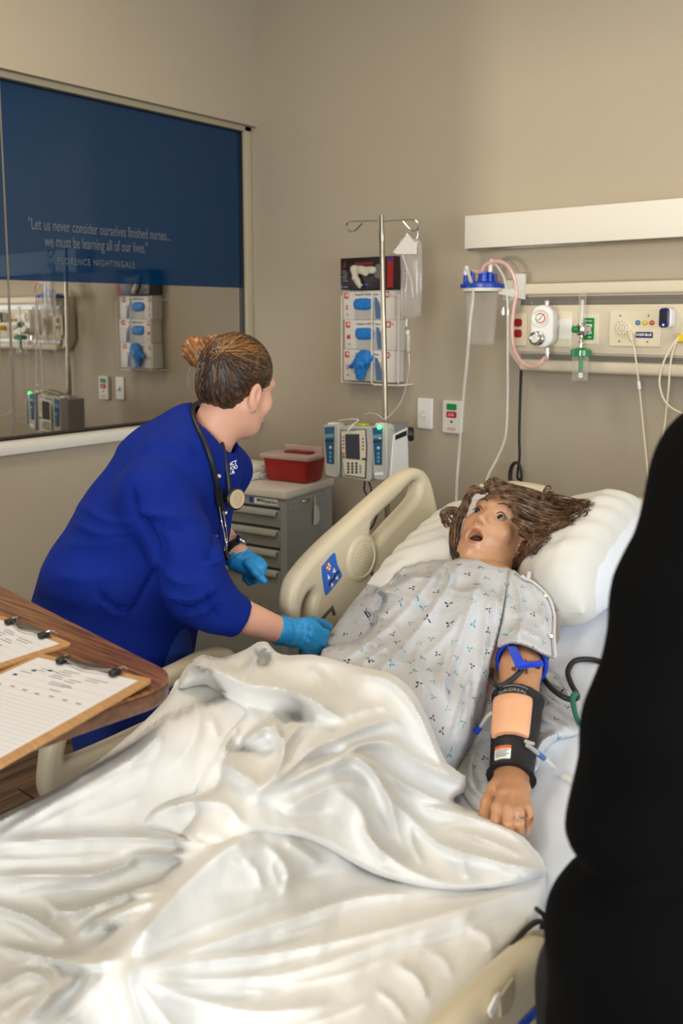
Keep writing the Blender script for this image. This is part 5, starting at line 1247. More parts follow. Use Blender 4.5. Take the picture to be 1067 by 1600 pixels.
# ---------------------------------------------------------------- patterned gown
def gown_mat():
    m = bpy.data.materials.new('gown_print'); m.use_nodes = True; nt = m.node_tree; b = nt.nodes['Principled BSDF']; MATS['gown_print'] = m
    b.inputs['Roughness'].default_value = .9; b.inputs['Specular IOR Level'].default_value = .1
    N = nt.nodes.new; lk_ = nt.links.new
    uv = N('ShaderNodeUVMap'); uv.uv_map = 'uv'
    def math_(op, a, b_=None, c=None):
        n = N('ShaderNodeMath'); n.operation = op
        for i, v in enumerate((a, b_, c)):
            if v is None: continue
            if isinstance(v, (int, float)): n.inputs[i].default_value = v
            else: lk_(v, n.inputs[i])
        return n.outputs[0]
    sp = N('ShaderNodeSeparateXYZ'); lk_(uv.outputs[0], sp.inputs[0])
    S = 1 / .043
    u = math_('MULTIPLY', sp.outputs[0], S); v = math_('MULTIPLY', sp.outputs[1], S)
    row = math_('FLOOR', v); u2 = math_('ADD', u, math_('MULTIPLY', math_('MODULO', row, 2.0), .5)); colm = math_('FLOOR', u2)
    cv = N('ShaderNodeCombineXYZ'); lk_(colm, cv.inputs[0]); lk_(row, cv.inputs[1])
    wn = N('ShaderNodeTexWhiteNoise'); wn.noise_dimensions = '2D'; lk_(cv.outputs[0], wn.inputs['Vector'])
    sc3 = N('ShaderNodeSeparateColor'); lk_(wn.outputs['Color'], sc3.inputs[0])
    fx = math_('ADD', math_('SUBTRACT', math_('FRACT', u2), .5), math_('MULTIPLY', math_('SUBTRACT', sc3.outputs[1], .5), .25)); fy = math_('ADD', math_('SUBTRACT', math_('FRACT', v), .5), math_('MULTIPLY', math_('SUBTRACT', sc3.outputs[2], .5), .25))
    ang = math_('MULTIPLY', sc3.outputs[0], 6.28)
    ca_, sa_ = math_('COSINE', ang), math_('SINE', ang)
    rx = math_('ADD', math_('MULTIPLY', fx, ca_), math_('MULTIPLY', fy, sa_)); ry = math_('SUBTRACT', math_('MULTIPLY', fy, ca_), math_('MULTIPLY', fx, sa_))
    mask = None
    for k in range(3):
        a = 2 * math.pi * k / 3 + .4; ox, oy = .115 * math.cos(a), .115 * math.sin(a)
        dx, dy = math_('SUBTRACT', rx, ox), math_('SUBTRACT', ry, oy)
        p = math_('ADD', math_('MULTIPLY', dx, math.cos(a)), math_('MULTIPLY', dy, math.sin(a))); q = math_('SUBTRACT', math_('MULTIPLY', dy, math.cos(a)), math_('MULTIPLY', dx, math.sin(a)))
        e = math_('ADD', math_('POWER', math_('DIVIDE', p, .085), 2.0), math_('POWER', math_('DIVIDE', q, .042), 2.0))
        l = math_('LESS_THAN', e, 1.0); mask = l if mask is None else math_('MAXIMUM', mask, l)
    cr = N('ShaderNodeValToRGB'); cr.color_ramp.interpolation = 'CONSTANT'; cr.color_ramp.elements[0].color = rgb(46, 52, 76); cr.color_ramp.elements[1].position = .45; cr.color_ramp.elements[1].color = rgb(70, 150, 164)
    e = cr.color_ramp.elements.new(.8); e.color = rgb(130, 176, 182)
    wn2 = N('ShaderNodeTexWhiteNoise'); wn2.noise_dimensions = '3D'; cv2 = N('ShaderNodeCombineXYZ'); lk_(colm, cv2.inputs[0]); lk_(row, cv2.inputs[1]); cv2.inputs[2].default_value = 4.7; lk_(cv2.outputs[0], wn2.inputs['Vector']); lk_(wn2.outputs['Value'], cr.inputs[0])
    # fabric base with faint woven lines
    wv_ = N('ShaderNodeTexNoise'); mp = N('ShaderNodeMapping'); mp.inputs['Scale'].default_value = (60, 900, 1); lk_(uv.outputs[0], mp.inputs[0]); lk_(mp.outputs[0], wv_.inputs['Vector']); wv_.inputs['Scale'].default_value = 1
    base = N('ShaderNodeMix'); base.data_type = 'RGBA'; base.inputs[6].default_value = rgb(178, 179, 183); base.inputs[7].default_value = rgb(204, 204, 204); lk_(wv_.outputs[0], base.inputs[0])
    mx = N('ShaderNodeMix'); mx.data_type = 'RGBA'; lk_(mask, mx.inputs[0]); lk_(base.outputs[2], mx.inputs[6]); lk_(cr.outputs[0], mx.inputs[7])
    lk_(mx.outputs[2], b.inputs['Base Color'])
    tn = N('ShaderNodeTexNoise'); tn.inputs['Scale'].default_value = 45; tn.inputs['Detail'].default_value = 3; bp = N('ShaderNodeBump'); bp.inputs['Strength'].default_value = .6; bp.inputs['Distance'].default_value = .004
    lk_(uv.outputs[0], tn.inputs['Vector']); lk_(tn.outputs[0], bp.inputs['Height']); lk_(bp.outputs[0], b.inputs['Normal'])
gown_mat()
def sd_gownbase(P):
    d = smin(sd_mattress(P), sd_torso(P), .05)
    d = smin(d, sd_legs(P), .05); d = smin(d, sd_cone(P, shL, elL, .050, .044), .03); return smin(d, sd_cone(P, shR, elR, .05, .042), .03)
GR = [([(600, 890), (640, 900), (690, 905)], 3.5, .004), ([(575, 950), (610, 975), (640, 1010)], 4, .006), ([(630, 930), (670, 935), (705, 930)], 3.5, .004), ([(700, 1010), (690, 1050), (700, 1100)], 4, .006), ([(735, 1060), (728, 1110), (712, 1150)], 4, .006), ([(560, 1000), (600, 1010), (630, 1040)], 4, .005), ([(700, 920), (730, 925), (760, 915)], 3.5, .004), ([(650, 960), (690, 955), (730, 965)], 3.5, .004), ([(700, 872), (655, 930), (600, 985), (540, 1030)], 7, .010), ([(722, 872), (690, 930), (640, 1000), (590, 1050)], 8, .012), ([(640, 876), (610, 905), (585, 940), (560, 965)], 6, .008),
      ([(752, 895), (735, 950), (715, 1010), (690, 1080)], 9, .010), ([(765, 930), (757, 1000), (745, 1080), (715, 1160)], 8, .010), ([(790, 905), (785, 950), (776, 1005), (768, 1060)], 5, .010),
      ([(745, 1020), (720, 1080), (700, 1150)], 8, .008), ([(660, 990), (650, 1040), (670, 1090)], 8, .007), ([(580, 920), (620, 928), (650, 945)], 4, .005), ([(560, 985), (600, 960), (640, 930)], 5, .006),
      ([(690, 875), (700, 890), (706, 905)], 5, .010), ([(720, 960), (700, 990), (660, 1030)], 6, .006), ([(612, 1000), (590, 1020), (560, 1040)], 6, .007)]
def gn(px, py): return .014 + np.minimum(.022, 1.6 * ridges(px, py, GR)) + .0016 * pxnoise(px, py, .09, 3) + .001 * pxnoise(px, py, .25, 5)
gown = thing('patient_gown', tuple(bedpt(-1.03, .1, .1)), 'pale grey patient gown with small teal and navy leaf sprigs', 'gown')
def guv(c):
    n = c[:, 2] - zm(c[:, 1]); u = c[:, 0] + np.tanh((c[:, 0] + 1.03) / .08) * (.18 - n) * .75; v = (c[:, 1] - HY) / math.cos(ah) + .15 * n
    return np.stack([u * .96 + v * .28, v * .96 - u * .28], 1)
gp1 = [(612, 868), (598, 882), (580, 905), (560, 930), (540, 955), (522, 980), (508, 1002), (500, 1030), (500, 1080), (570, 1115), (640, 1160), (690, 1235), (716, 1198), (738, 1160), (754, 1118), (762, 1070), (768, 1030), (776, 1004), (786, 960), (792, 925), (799, 890), (780, 886), (760, 880), (742, 872), (725, 869), (708, 870), (690, 870), (655, 874), (632, 866)]
P, F, _, _ = cloth_patch(gp1, 2.5, gn, sd_gownbase, (4, .7), 3, flatn=.008, d0=1.2)
add_uv(B().add(P, F.tolist()).build('front_panel', 'gown_print', gown), guv)
SR = [([(800, 895), (812, 930), (815, 970), (806, 1000)], 5, .010), ([(825, 905), (845, 940), (855, 985)], 6, .010), ([(838, 915), (862, 950), (864, 1000)], 4, .008), ([(800, 960), (825, 955), (850, 965)], 5, .005), ([(790, 985), (820, 985), (850, 1000)], 5, .006)]
gp2 = [(797, 890), (815, 900), (822, 906), (836, 912), (856, 932), (865, 958), (865, 995), (868, 1028), (852, 1025), (822, 1010), (796, 1006), (776, 1011), (784, 970), (790, 930)]
P, F, _, _ = cloth_patch(gp2, 2.2, lambda x, y: .026 + ridges(x, y, SR) + .0018 * pxnoise(x, y, .12, 6), sd_gownbase, (3, .6), 3, flatn=.014, d0=1.2)
add_uv(B().add(P, F.tolist()).build('sleeve', 'gown_print', gown), guv)
mat('gown_binding', (200, 200, 202), .85)
sl = [drape(np.array([float(x)]), np.array([float(y)]), np.array([.034]), sd_gownbase, 1.2)[0] for x, y in ((815, 900), (824, 905), (836, 912), (857, 933), (866, 960), (866, 996), (868, 1026))]
B().tube(sl, .003, 8, smooth=5).build('sleeve_binding', 'gown_binding', gown)
B().tube(sl[:2] + [sl[1] + [.004, 0, .018]], .0045, 8, smooth=4).build('loose_tie', 'gown_binding', gown)
for t_ in (3, 5): B().lathe([(.004, 0), (.004, .003), (0, .003)], tuple(sl[t_] + np.array([-.004, -.006, .003])), (.4, -.7, .6), 10).build('snap', 'steel', gown)
SK = [([(745, 1170), (735, 1200), (745, 1240)], 6, .014), ([(765, 1190), (760, 1220), (770, 1250)], 5, .010), ([(725, 1210), (738, 1230), (760, 1252)], 5, .010)]
gp3 = [(766, 1060), (790, 1090), (800, 1150), (790, 1200), (782, 1235), (775, 1262), (745, 1270), (722, 1240), (708, 1200), (730, 1165), (752, 1115)]
P, F, _, _ = cloth_patch(gp3, 2.6, lambda x, y: .010 + ridges(x, y, SK), sd_mattress, (5, .6), 3, flatn=.003, d0=1.2)
add_uv(B().add(P, F.tolist()).build('lower_panel', 'gown_print', gown), guv)
SK2 = [([(838, 1080), (862, 1095), (890, 1120), (906, 1140)], 6, .022), ([(845, 1060), (870, 1070), (895, 1090)], 5, .016), ([(840, 1120), (865, 1130), (890, 1140)], 6, .018), ([(835, 1180), (850, 1155), (875, 1145)], 6, .016), ([(838, 1060), (848, 1052), (858, 1056)], 4, .012)]
gp4 = [(828, 1060), (845, 1046), (862, 1048), (884, 1066), (906, 1095), (914, 1135), (898, 1150), (872, 1156), (852, 1172), (842, 1200), (828, 1205), (820, 1150), (822, 1100)]
P, F, _, _ = cloth_patch(gp4, 2.4, lambda x, y: .012 + ridges(x, y, SK2), sd_mattress, (5, .6), 3, flatn=.003, d0=1.2)
add_uv(B().add(P, F.tolist()).build('spread_panel', 'gown_print', gown), guv)

# ---------------------------------------------------------------- on the manikin arm
mat('neoprene', (14, 14, 18), .6); mat('sim_skin', (226, 168, 128), .5, noise=(20, .04), bump=(25, .15)); mat('cuff_blue', (20, 60, 190), .55); mat('cuff_black', (18, 18, 22), .7)
uv_up = np.array([.02, -.50, .86]); uv_up -= wv * (uv_up @ wv); uv_up /= np.linalg.norm(uv_up); lat = np.cross(uv_up, wv)   # frame around the forearm
def armpt(t, a, r): return elL + wv * t + (uv_up * math.cos(a) + lat * math.sin(a)) * r
Lf = np.linalg.norm(wrL - elL)
bd = thing('injection_trainer', tuple(armpt(.15, math.pi, .05)), 'black arm band with tan injection pad strapped on the manikin forearm', 'arm band')
t0, t1 = .080, Lf + .010; V = []; seg = 36; nt_ = 16
prof = []
for i in range(nt_ + 1):
    t = t0 + (t1 - t0) * i / nt_; prof.append((t, .0500 - .0105 * (i / nt_) + (.0025 if i in (0, nt_) else 0) + (.004 if i == nt_ else 0)))
prof += [(t1, .031), (t1 - .02, .031)]; prof = [(t0 + .02, .041), (t0, .043)] + prof
for (t, r) in prof:
    for k in range(seg): V.append(armpt(t, 2 * math.pi * k / seg, r * (1.0 + .015 * math.sin(3 * k + 20 * t))))
B().add(V, [(i * seg + k, i * seg + (k + 1) % seg, (i + 1) * seg + (k + 1) % seg, (i + 1) * seg + k) for i in range(len(prof) - 1) for k in range(seg)]).build('sleeve', 'neoprene', bd)
def armsheet(ta, tb, aa, ab, r, th, name, m, par, bulge=0.0, na=12, nt2=8, rnd_=.0):
    V = []; 
    for w in (0, 1):
        for i in range(nt2 + 1):
            for k in range(na + 1):
                u, v = i / nt2, k / na; t = ta + (tb - ta) * u; a = aa + (ab - aa) * v
                e = min(1, min(u, 1 - u) * 9 + .35) * 1.0
                V.append(armpt(t, a, r - .008 * (t - t0) / (t1 - t0) + (th * (min(1, 6 * min(v, 1 - v) + .55)) * min(1, .6 + 5 * min(u, 1 - u)) if w else -.004)))
    n = na + 1; M = n * (nt2 + 1)
    Fs = [(i * n + k, i * n + k + 1, (i + 1) * n + k + 1, (i + 1) * n + k) for i in range(nt2) for k in range(na)]
    Fs += [tuple(M + q for q in f) for f in Fs]
    for k in range(na): Fs += [(k, k + 1, M + k + 1, M + k), (nt2 * n + k, nt2 * n + k + 1, M + nt2 * n + k + 1, M + nt2 * n + k)]
    for i in range(nt2): Fs += [(i * n, (i + 1) * n, M + (i + 1) * n, M + i * n), (i * n + na, (i + 1) * n + na, M + (i + 1) * n + na, M + i * n + na)]
    return B().add(V, Fs).build(name, m, par)
armsheet(.106, .192, -.80, .80, .0505, .010, 'skin_pad', 'sim_skin', bd)
lab = armsheet(t1 - .036, t1 - .012, -.60, .15, .0500, .0008, 'warning_label', 'label_white', bd)
armsheet(t1 - .038, t1 - .031, -.60, .15, .0505, .0010, 'label_header', 'sticker_orange', bd)
b = B()
for k in range(4): 
    a0 = -.36; V = []
    for a in np.linspace(-.53, .08 - .1 * (k % 2), 10):
        for t_ in (t1 - .029 + k * .0042, t1 - .0272 + k * .0042): V.append(armpt(t_, a, .0522 - .008))
    b.add(V, [(2 * i, 2 * i + 1, 2 * i + 3, 2 * i + 2) for i in range(9)], False)
b.build('label_lines', 'print_black', bd)
# arched brand print
tx_ = B().text('SURGIREAL', .0105, (0, 0, 0), (1, 0, 0), (0, 1, 0), depth=.0004, spacing=1.05); nv = []
for (x, y, z) in tx_.v:
    a = x / .048; nv.append(armpt(.0955 - y + .05 * a * a * .16, a * 1.0, .0516 + z))
tx2 = B(); tx2.v = [tuple(p) for p in nv]; tx2.f = tx_.f; tx2.sm = tx_.sm; tx2.build('brand_print', 'print_grey', bd)
B().tube([armpt(.0845 + .10 * abs(a) ** 2 * .09, a, .0522) for a in np.linspace(-.5, .6, 14)], .0007, 5).build('brand_arc', 'print_grey', bd)
# blood-pressure cuff below the sleeve
cf = thing('pressure_cuff', tuple(elL - av * .06), 'blue and black blood pressure cuff under the gown sleeve', 'cuff')
V = []; pr = [(.085, .048), (.08, .054), (.03, .0525), (.024, .048), (.03, .044)]
for (t, r) in pr:
    for k in range(seg):
        a = 2 * math.pi * k / seg; u = np.cross(av, [0, 0, 1]); u /= np.linalg.norm(u); v = np.cross(u, av); V.append(elL - av * t + u * r * math.cos(a) + v * r * math.sin(a))
B().add(V, [(i * seg + k, i * seg + (k + 1) % seg, (i + 1) * seg + (k + 1) % seg, (i + 1) * seg + k) for i in range(len(pr) - 1) for k in range(seg)]).build('bladder', 'cuff_black', cf)
u = np.cross(av, [0, 0, 1]); u /= np.linalg.norm(u); v = np.cross(u, av)
B().tube(ringpts(elL - av * .028, av, .0505, 30), .0048, 8).build('edge_binding', 'cuff_blue', cf)
def px3(x, y, d): return at(x, y, d)
dd = float((elL - av * .05 - CAMP) @ FW) - .062
sdA = lambda P: np.minimum(sd_hand(P), sd_gownbase(P))
def ha(x, y, n): return drape(np.array([float(x)]), np.array([float(y)]), np.array([n]), sdA, 1.2)[0]
B().plate([(792, -1010), (806, -1010), (814, -1024), (819, -1033), (832, -1034), (847, -1031), (850, -1041), (830, -1043), (812, -1046), (805, -1042)], [], 4, 1, lambda x, y, w: tuple(ha(x, -y, .019) + FW * (w * .001))).build('strap', 'cuff_blue', cf)
B().tube([ha(818, 1040, .010), ha(810, 1052, .009), ha(796, 1064, .009), ha(784, 1071, .012), ha(774, 1070, .016), ha(767, 1060, .012), ha(768, 1046, .006)], .0052, 10, smooth=7).build('cuff_hose', 'black_rubber', None, 'black rubber hose curving left across the manikin elbow', 'hose', 'cuff hoses')
hm = lambda x, y, n=.012: drape(np.array([float(x)]), np.array([float(y)]), np.array([n]), sd_mattress, 1.2)[0]
B().tube([ha(838, 1038, .012), hm(846, 1055, .06), hm(860, 1074, .05), hm(878, 1088, .045), hm(893, 1093, .04), hm(902, 1088, .05), hm(893, 1070, .03), hm(887, 1050, .015), hm(896, 1034, .01), hm(915, 1030, .008), hm(938, 1034, .008), hm(965, 1050, .01), hm(990, 1080, .01)], .0058, 10, smooth=7).build('cuff_hose', 'black_rubber', None, 'black rubber hose looping over the sheet beside the green strap', 'hose', 'cuff hoses')
mat('strap_green', (22, 92, 78), .6)
B().tube([hm(902, 1082, .06), hm(895, 1090, .055), hm(897, 1108, .045), hm(902, 1124, .035), hm(912, 1136, .03), hm(918, 1130, .03)], [.006, .0065, .005, .005, .005, .004], 8, smooth=6).build('green_strap', 'strap_green', None, 'dark green elastic strap lying on the spread gown', 'strap')
# catheters
def cath(name, pts, label):
    t = thing(name, tuple(pts[-1]), label, 'catheter'); return t
c1 = cath('catheter', [armpt(.125, -.8, .052)], 'capped catheter port on the body side of the arm band')
p0 = at(774, 1112, float((armpt(.125, -.8, .052) - CAMP) @ FW) - .01); g1 = drape(np.array([743.]), np.array([1144.]), np.array([.02]), sd_gownbase, 1.2)[0]
B().tube([p0, (p0 * .6 + g1 * .4) + [0, 0, .008], p0 * .2 + g1 * .8], .0035, 8, smooth=5).build('tubing', 'clear_tubing', c1)
B().tube([p0 * .25 + g1 * .75, g1], [.005, .0065], 10).build('hub', 'blue_plastic', c1)
c2 = cath('catheter', [hm(865, 1195)], 'clear catheter with blue hub pointing off the arm band onto the sheet')
q0 = at(824, 1164, float((armpt(.205, .6, .05) - CAMP) @ FW) - .004); q1 = hm(866, 1198, .008)
B().tube([q0, q0 * .6 + q1 * .4], .0045, 10).build('needle_hub', 'clear_tubing', c2); B().tube([q0 * .62 + q1 * .38, q0 * .4 + q1 * .6], .0055, 10).build('hub', 'blue_button', c2); B().tube([q0 * .42 + q1 * .58, q1], [.0055, .0035], 10).build('flash_chamber', 'clear_tubing', c2)
B().tube([q0 + [-.006, 0, .006], q0 + [.012, .004, .004]], .003, 8).build('wing', 'clear_tubing', c2)
rg_ = K['ring']; fdir = (rg_[2] - rg_[1]) / np.linalg.norm(rg_[2] - rg_[1])
B().tube(ringpts(rg_[1] * .45 + rg_[2] * .55, fdir, .0108, 24)[:-1], .0014, 8, closed=True).build('finger_ring', 'chrome', None, 'thin silver ring on the ring finger of the manikin hand', 'ring')
# white plastic clip on the sheet
cl_a, cl_b = hm(880, 1212, .008), hm(915, 1232, .008)
B().box(tuple((cl_a + cl_b) / 2), (np.linalg.norm(cl_b - cl_a), .014, .010), .002, rot=Matrix.Rotation(math.atan2(cl_b[1] - cl_a[1], cl_b[0] - cl_a[0]), 4, 'Z')).build('plastic_clip', 'white_plastic', None, 'small white plastic clip lying on the fitted sheet', 'clip')
# ---------------------------------------------------------------- top sheet, thrown back
mat('sheet_cotton', (229, 229, 227), 0.9, spec=.08, noise=(5, 0.03), bump=(70, 0.10))
bun0, bun1, bun2, bun3 = np.array([-1.40, 1.20, .745]), np.array([-1.33, 1.36, .78]), np.array([-1.12, 1.38, .84]), np.array([-1.42, .80, .72])   # bunched cloth along the upper edge
def sd_under(P):
    d = smin(sd_mattress(P), sd_legs(P), .10)
    d = smin(d, sd_cone(P, bun0, bun1, .045, .050), .06); d = smin(d, sd_cone(P, bun1, bun2, .050, .06), .06); d = smin(d, sd_cone(P, bun0, bun3, .040, .02), .06)
    return smin(d, sd_torso(P), .06)
RA = [([(0, 1330), (70, 1326), (150, 1322), (230, 1322)], 5, 0.0060), ([(20, 1395), (60, 1384), (110, 1380)], 5, 0.0072), ([(0, 1440), (30, 1452), (60, 1472)], 5, 0.0072), ([(75, 1440), (95, 1420), (130, 1405)], 5, 0.0072), ([(150, 1455), (185, 1438), (220, 1430)], 5, 0.0060), ([(20, 1510), (50, 1500), (80, 1512), (95, 1540)], 5, 0.0084), ([(0, 1585), (35, 1560), (70, 1550)], 5, 0.0072), ([(110, 1585), (140, 1550), (165, 1520)], 5, 0.0060), ([(60, 1480), (68, 1500), (60, 1525)], 4, 0.0048),
      ([(235, 1480), (300, 1455), (380, 1425), (450, 1400)], 5, 0.0042), ([(230, 1506), (330, 1490), (430, 1465), (520, 1440)], 5, 0.0042), ([(235, 1540), (320, 1545), (420, 1548)], 5, 0.0042), ([(450, 1540), (540, 1520), (620, 1490)], 6, 0.0048), ([(640, 1470), (720, 1445), (800, 1425)], 6, 0.0048), ([(480, 1600), (540, 1580), (580, 1560)], 6, 0.0048), ([(360, 1345), (385, 1352), (400, 1340)], 4, 0.0036), ([(440, 1330), (425, 1355), (435, 1380)], 4, 0.0036), ([(120, 1280), (180, 1262), (230, 1240)], 5, 0.0036), ([(255, 1150), (245, 1185), (225, 1215)], 5, 0.0042), ([(282, 1100), (290, 1130), (282, 1160)], 5, 0.0042), ([(30, 1300), (100, 1272), (160, 1240)], 4, 0.0036),
      ([(206, 1492), (225, 1455), (250, 1425), (298, 1374), (350, 1329), (410, 1300)], 26, .040, 14),
      ([(212, 1512), (330, 1474), (440, 1440), (560, 1402), (680, 1392)], 12, .016, 9), ([(214, 1518), (330, 1500), (440, 1487), (600, 1452), (760, 1408), (850, 1384)], 13, .018, 9),
      ([(214, 1524), (330, 1530), (450, 1520), (580, 1480), (700, 1440), (800, 1410)], 14, .014), ([(214, 1530), (300, 1560), (400, 1580), (520, 1570)], 14, .014), ([(212, 1534), (245, 1575), (290, 1630)], 12, .016),
      ([(206, 1500), (204, 1540), (220, 1590), (240, 1640)], 9, .020), ([(330, 1400), (380, 1390), (450, 1372), (520, 1365)], 14, -.006), ([(415, 1320), (440, 1345), (450, 1370), (440, 1400)], 7, .008), ([(380, 1340), (400, 1360), (410, 1390)], 6, .006), ([(445, 1312), (470, 1330), (500, 1350)], 7, .008),
      ([(0, 1318), (80, 1313), (180, 1309), (260, 1312), (330, 1320)], 9, .022, 14), ([(-30, 1372), (60, 1368), (140, 1368), (195, 1352), (218, 1337), (290, 1336)], 8, .024, 12),
      ([(60, 1400), (110, 1390), (175, 1389), (235, 1370), (300, 1340)], 9, -.007), ([(-20, 1345), (60, 1342), (130, 1338), (190, 1330)], 10, .012), ([(66, 1405), (100, 1425), (150, 1415), (190, 1398), (256, 1392)], 10, .022),
      ([(103, 1474), (118, 1450), (138, 1428), (160, 1412)], 6, -.008), ([(120, 1460), (150, 1440), (200, 1420), (250, 1405)], 9, .018), ([(-20, 1412), (40, 1430), (98, 1464)], 9, .026), ([(0, 1478), (60, 1492), (135, 1506), (180, 1500)], 7, .020), ([(-10, 1550), (40, 1520), (75, 1535), (60, 1570)], 10, .018),
      ([(30, 1600), (80, 1555), (120, 1525)], 8, .020), ([(90, 1600), (130, 1560), (155, 1530)], 7, .014), ([(150, 1500), (160, 1545), (178, 1600)], 9, -.008),
      ([(0, 1306), (82, 1256), (165, 1210), (231, 1166), (270, 1110)], 8, .016), ([(-10, 1290), (70, 1236), (150, 1200)], 7, .012), ([(60, 1290), (130, 1250), (200, 1200), (240, 1150)], 12, .010), ([(90, 1262), (150, 1228), (230, 1195)], 5, .006),
      ([(590, 1548), (616, 1566), (634, 1592)], 6, .008), ([(618, 1506), (650, 1526), (668, 1560)], 7, .010), ([(668, 1486), (694, 1500), (706, 1526)], 9, .006), ([(730, 1450), (760, 1462), (770, 1490)], 9, .008), ([(300, 1090), (310, 1120), (300, 1160), (270, 1200)], 10, .010), ([(330, 1120), (340, 1150)], 8, .008)]
def nA(px, py): return np.maximum(.006, .020 + ridges(px, py, RA) + .003 * pxnoise(px, py, .035, 1) + .0015 * pxnoise(px, py, .11, 2))
sh = thing('bed_sheet', (-1.0, 1.0, .74), 'rumpled white top sheet thrown back over the manikin legs', 'sheet')
pa = [(284, 1056), (262, 1088), (220, 1132), (156, 1186), (90, 1230), (0, 1274), (-120, 1335), (-330, 1440), (-330, 1780), (100, 1860), (460, 1800), (600, 1690), (668, 1612), (706, 1582), (738, 1550), (764, 1520), (790, 1486), (820, 1452), (846, 1420), (853, 1380), (840, 1330), (760, 1290), (690, 1240), (600, 1150), (520, 1100), (440, 1060), (360, 1040)]
P, F, _, _ = cloth_patch(pa, 3.4, nA, sd_under, (7, .6), 3, flatn=.006, d0=.6)
B().add(P, F.tolist()).build('lower_layer', 'sheet_cotton', sh)
RB = [([(300, 1036), (330, 1044), (358, 1056), (392, 1070), (438, 1076), (482, 1090), (538, 1124)], 15, .050, 12), ([(322, 1060), (350, 1080), (385, 1100), (420, 1110), (455, 1118), (500, 1140)], 8, -.012),
      ([(398, 1018), (408, 1008), (420, 1008), (428, 1020)], 10, .040), ([(400, 1020), (392, 1040), (380, 1062)], 8, .022), ([(412, 1036), (420, 1046), (432, 1052)], 10, -.006), ([(318, 1024), (312, 1038), (314, 1052)], 8, .022), ([(286, 1052), (296, 1042), (312, 1034)], 8, .018),
      ([(345, 1172), (356, 1145), (372, 1134)], 8, .032), ([(378, 1158), (400, 1146), (418, 1136), (436, 1146), (444, 1170), (436, 1198), (416, 1224), (400, 1238)], 8, .036), ([(358, 1170), (380, 1172), (405, 1174), (430, 1170)], 6, -.008), ([(350, 1190), (372, 1206), (395, 1220), (404, 1236)], 9, .034), ([(360, 1180), (364, 1195), (372, 1205)], 5, .014),
      ([(424, 1112), (430, 1130), (438, 1150)], 6, .024), ([(446, 1168), (455, 1150), (468, 1136), (490, 1130)], 7, .026), ([(456, 1115), (470, 1128), (488, 1132)], 6, -.010),
      ([(402, 1240), (443, 1211), (490, 1170), (537, 1150), (582, 1131), (608, 1126), (626, 1134)], 9, .036, 12), ([(420, 1236), (470, 1214), (505, 1198), (553, 1182), (590, 1216), (612, 1262), (624, 1308)], 8, .032, 12), ([(596, 1231), (642, 1278), (686, 1318), (740, 1338)], 8, .022, 11),
      ([(520, 1196), (560, 1166), (600, 1160), (640, 1180), (690, 1206), (726, 1220)], 9, .028), ([(543, 1178), (590, 1200), (640, 1230), (700, 1256)], 8, .022), ([(470, 1190), (520, 1176), (570, 1176)], 6, -.014),
      ([(560, 1052), (610, 1064), (645, 1100), (672, 1145), (698, 1192), (718, 1216)], 12, .034), ([(500, 1040), (540, 1075), (580, 1100), (600, 1128)], 12, -.012), ([(480, 1045), (500, 1060), (500, 1085)], 8, .012), ([(540, 1120), (575, 1108), (610, 1104)], 9, .014),
      ([(655, 1258), (714, 1272), (776, 1288), (820, 1312)], 8, .018), ([(686, 1318), (750, 1338), (822, 1356), (850, 1362)], 8, .020), ([(700, 1296), (760, 1312), (820, 1340)], 8, .014), ([(560, 1290), (600, 1330), (640, 1360), (690, 1378)], 10, .014), ([(520, 1230), (560, 1262), (580, 1310), (600, 1350)], 16, .018),
      ([(440, 1270), (490, 1240), (540, 1222), (575, 1230)], 14, .020), ([(430, 1264), (470, 1274), (520, 1262)], 8, -.008), ([(306, 1306), (322, 1316), (348, 1316)], 10, -.006), ([(250, 1264), (300, 1252), (350, 1256), (380, 1290)], 12, .016), ([(640, 1285), (645, 1320), (660, 1350)], 7, .010), ([(720, 1330), (725, 1355), (730, 1372)], 6, .008), ([(780, 1350), (800, 1362), (815, 1372)], 6, .008)]
def nB(px, py): return np.maximum(.024, .040 + ridges(px, py, RB) + .003 * pxnoise(px, py, .04, 7) + .0015 * pxnoise(px, py, .12, 8))
pb_ = [(284, 1052), (300, 1032), (320, 1022), (345, 1028), (385, 1014), (402, 1003), (418, 1003), (430, 1018), (452, 1024), (486, 1022), (520, 1030), (565, 1042), (605, 1050), (634, 1068), (655, 1095), (676, 1140), (698, 1192), (728, 1213), (724, 1238), (706, 1252), (756, 1274), (800, 1292), (828, 1318), (849, 1350), (853, 1366), (800, 1384), (740, 1391), (680, 1390), (630, 1380), (585, 1366), (545, 1345), (512, 1325), (472, 1309), (430, 1303), (400, 1304), (352, 1328), (305, 1325), (284, 1312), (262, 1301), (228, 1292), (232, 1272), (262, 1252), (306, 1240), (308, 1228), (330, 1190), (352, 1150), (372, 1128), (384, 1108), (352, 1090), (322, 1070), (290, 1076), (278, 1074)]
P, F, _, _ = cloth_patch(pb_, 2.8, nB, sd_under, (9, .55), 2, flatn=.020, d0=.6)
B().add(P, F.tolist()).build('upper_layer', 'sheet_cotton', sh)
# stitched hem along the turned-back edge
hem = catmull([np.array(p, float) for p in [(430, 1297), (472, 1303), (510, 1318), (545, 1337), (585, 1357), (630, 1371), (680, 1381), (740, 1382), (800, 1376), (845, 1362)]], 8)
hx_ = np.array([p[0] for p in hem]); hy_ = np.array([p[1] for p in hem])
B().tube(list(drape(hx_, hy_, np.full(hx_.shape, .032) + ridges(hx_, hy_, RB) * .8, sd_under, .6)), .0022, 6).build('hem', 'sheet_cotton', sh)

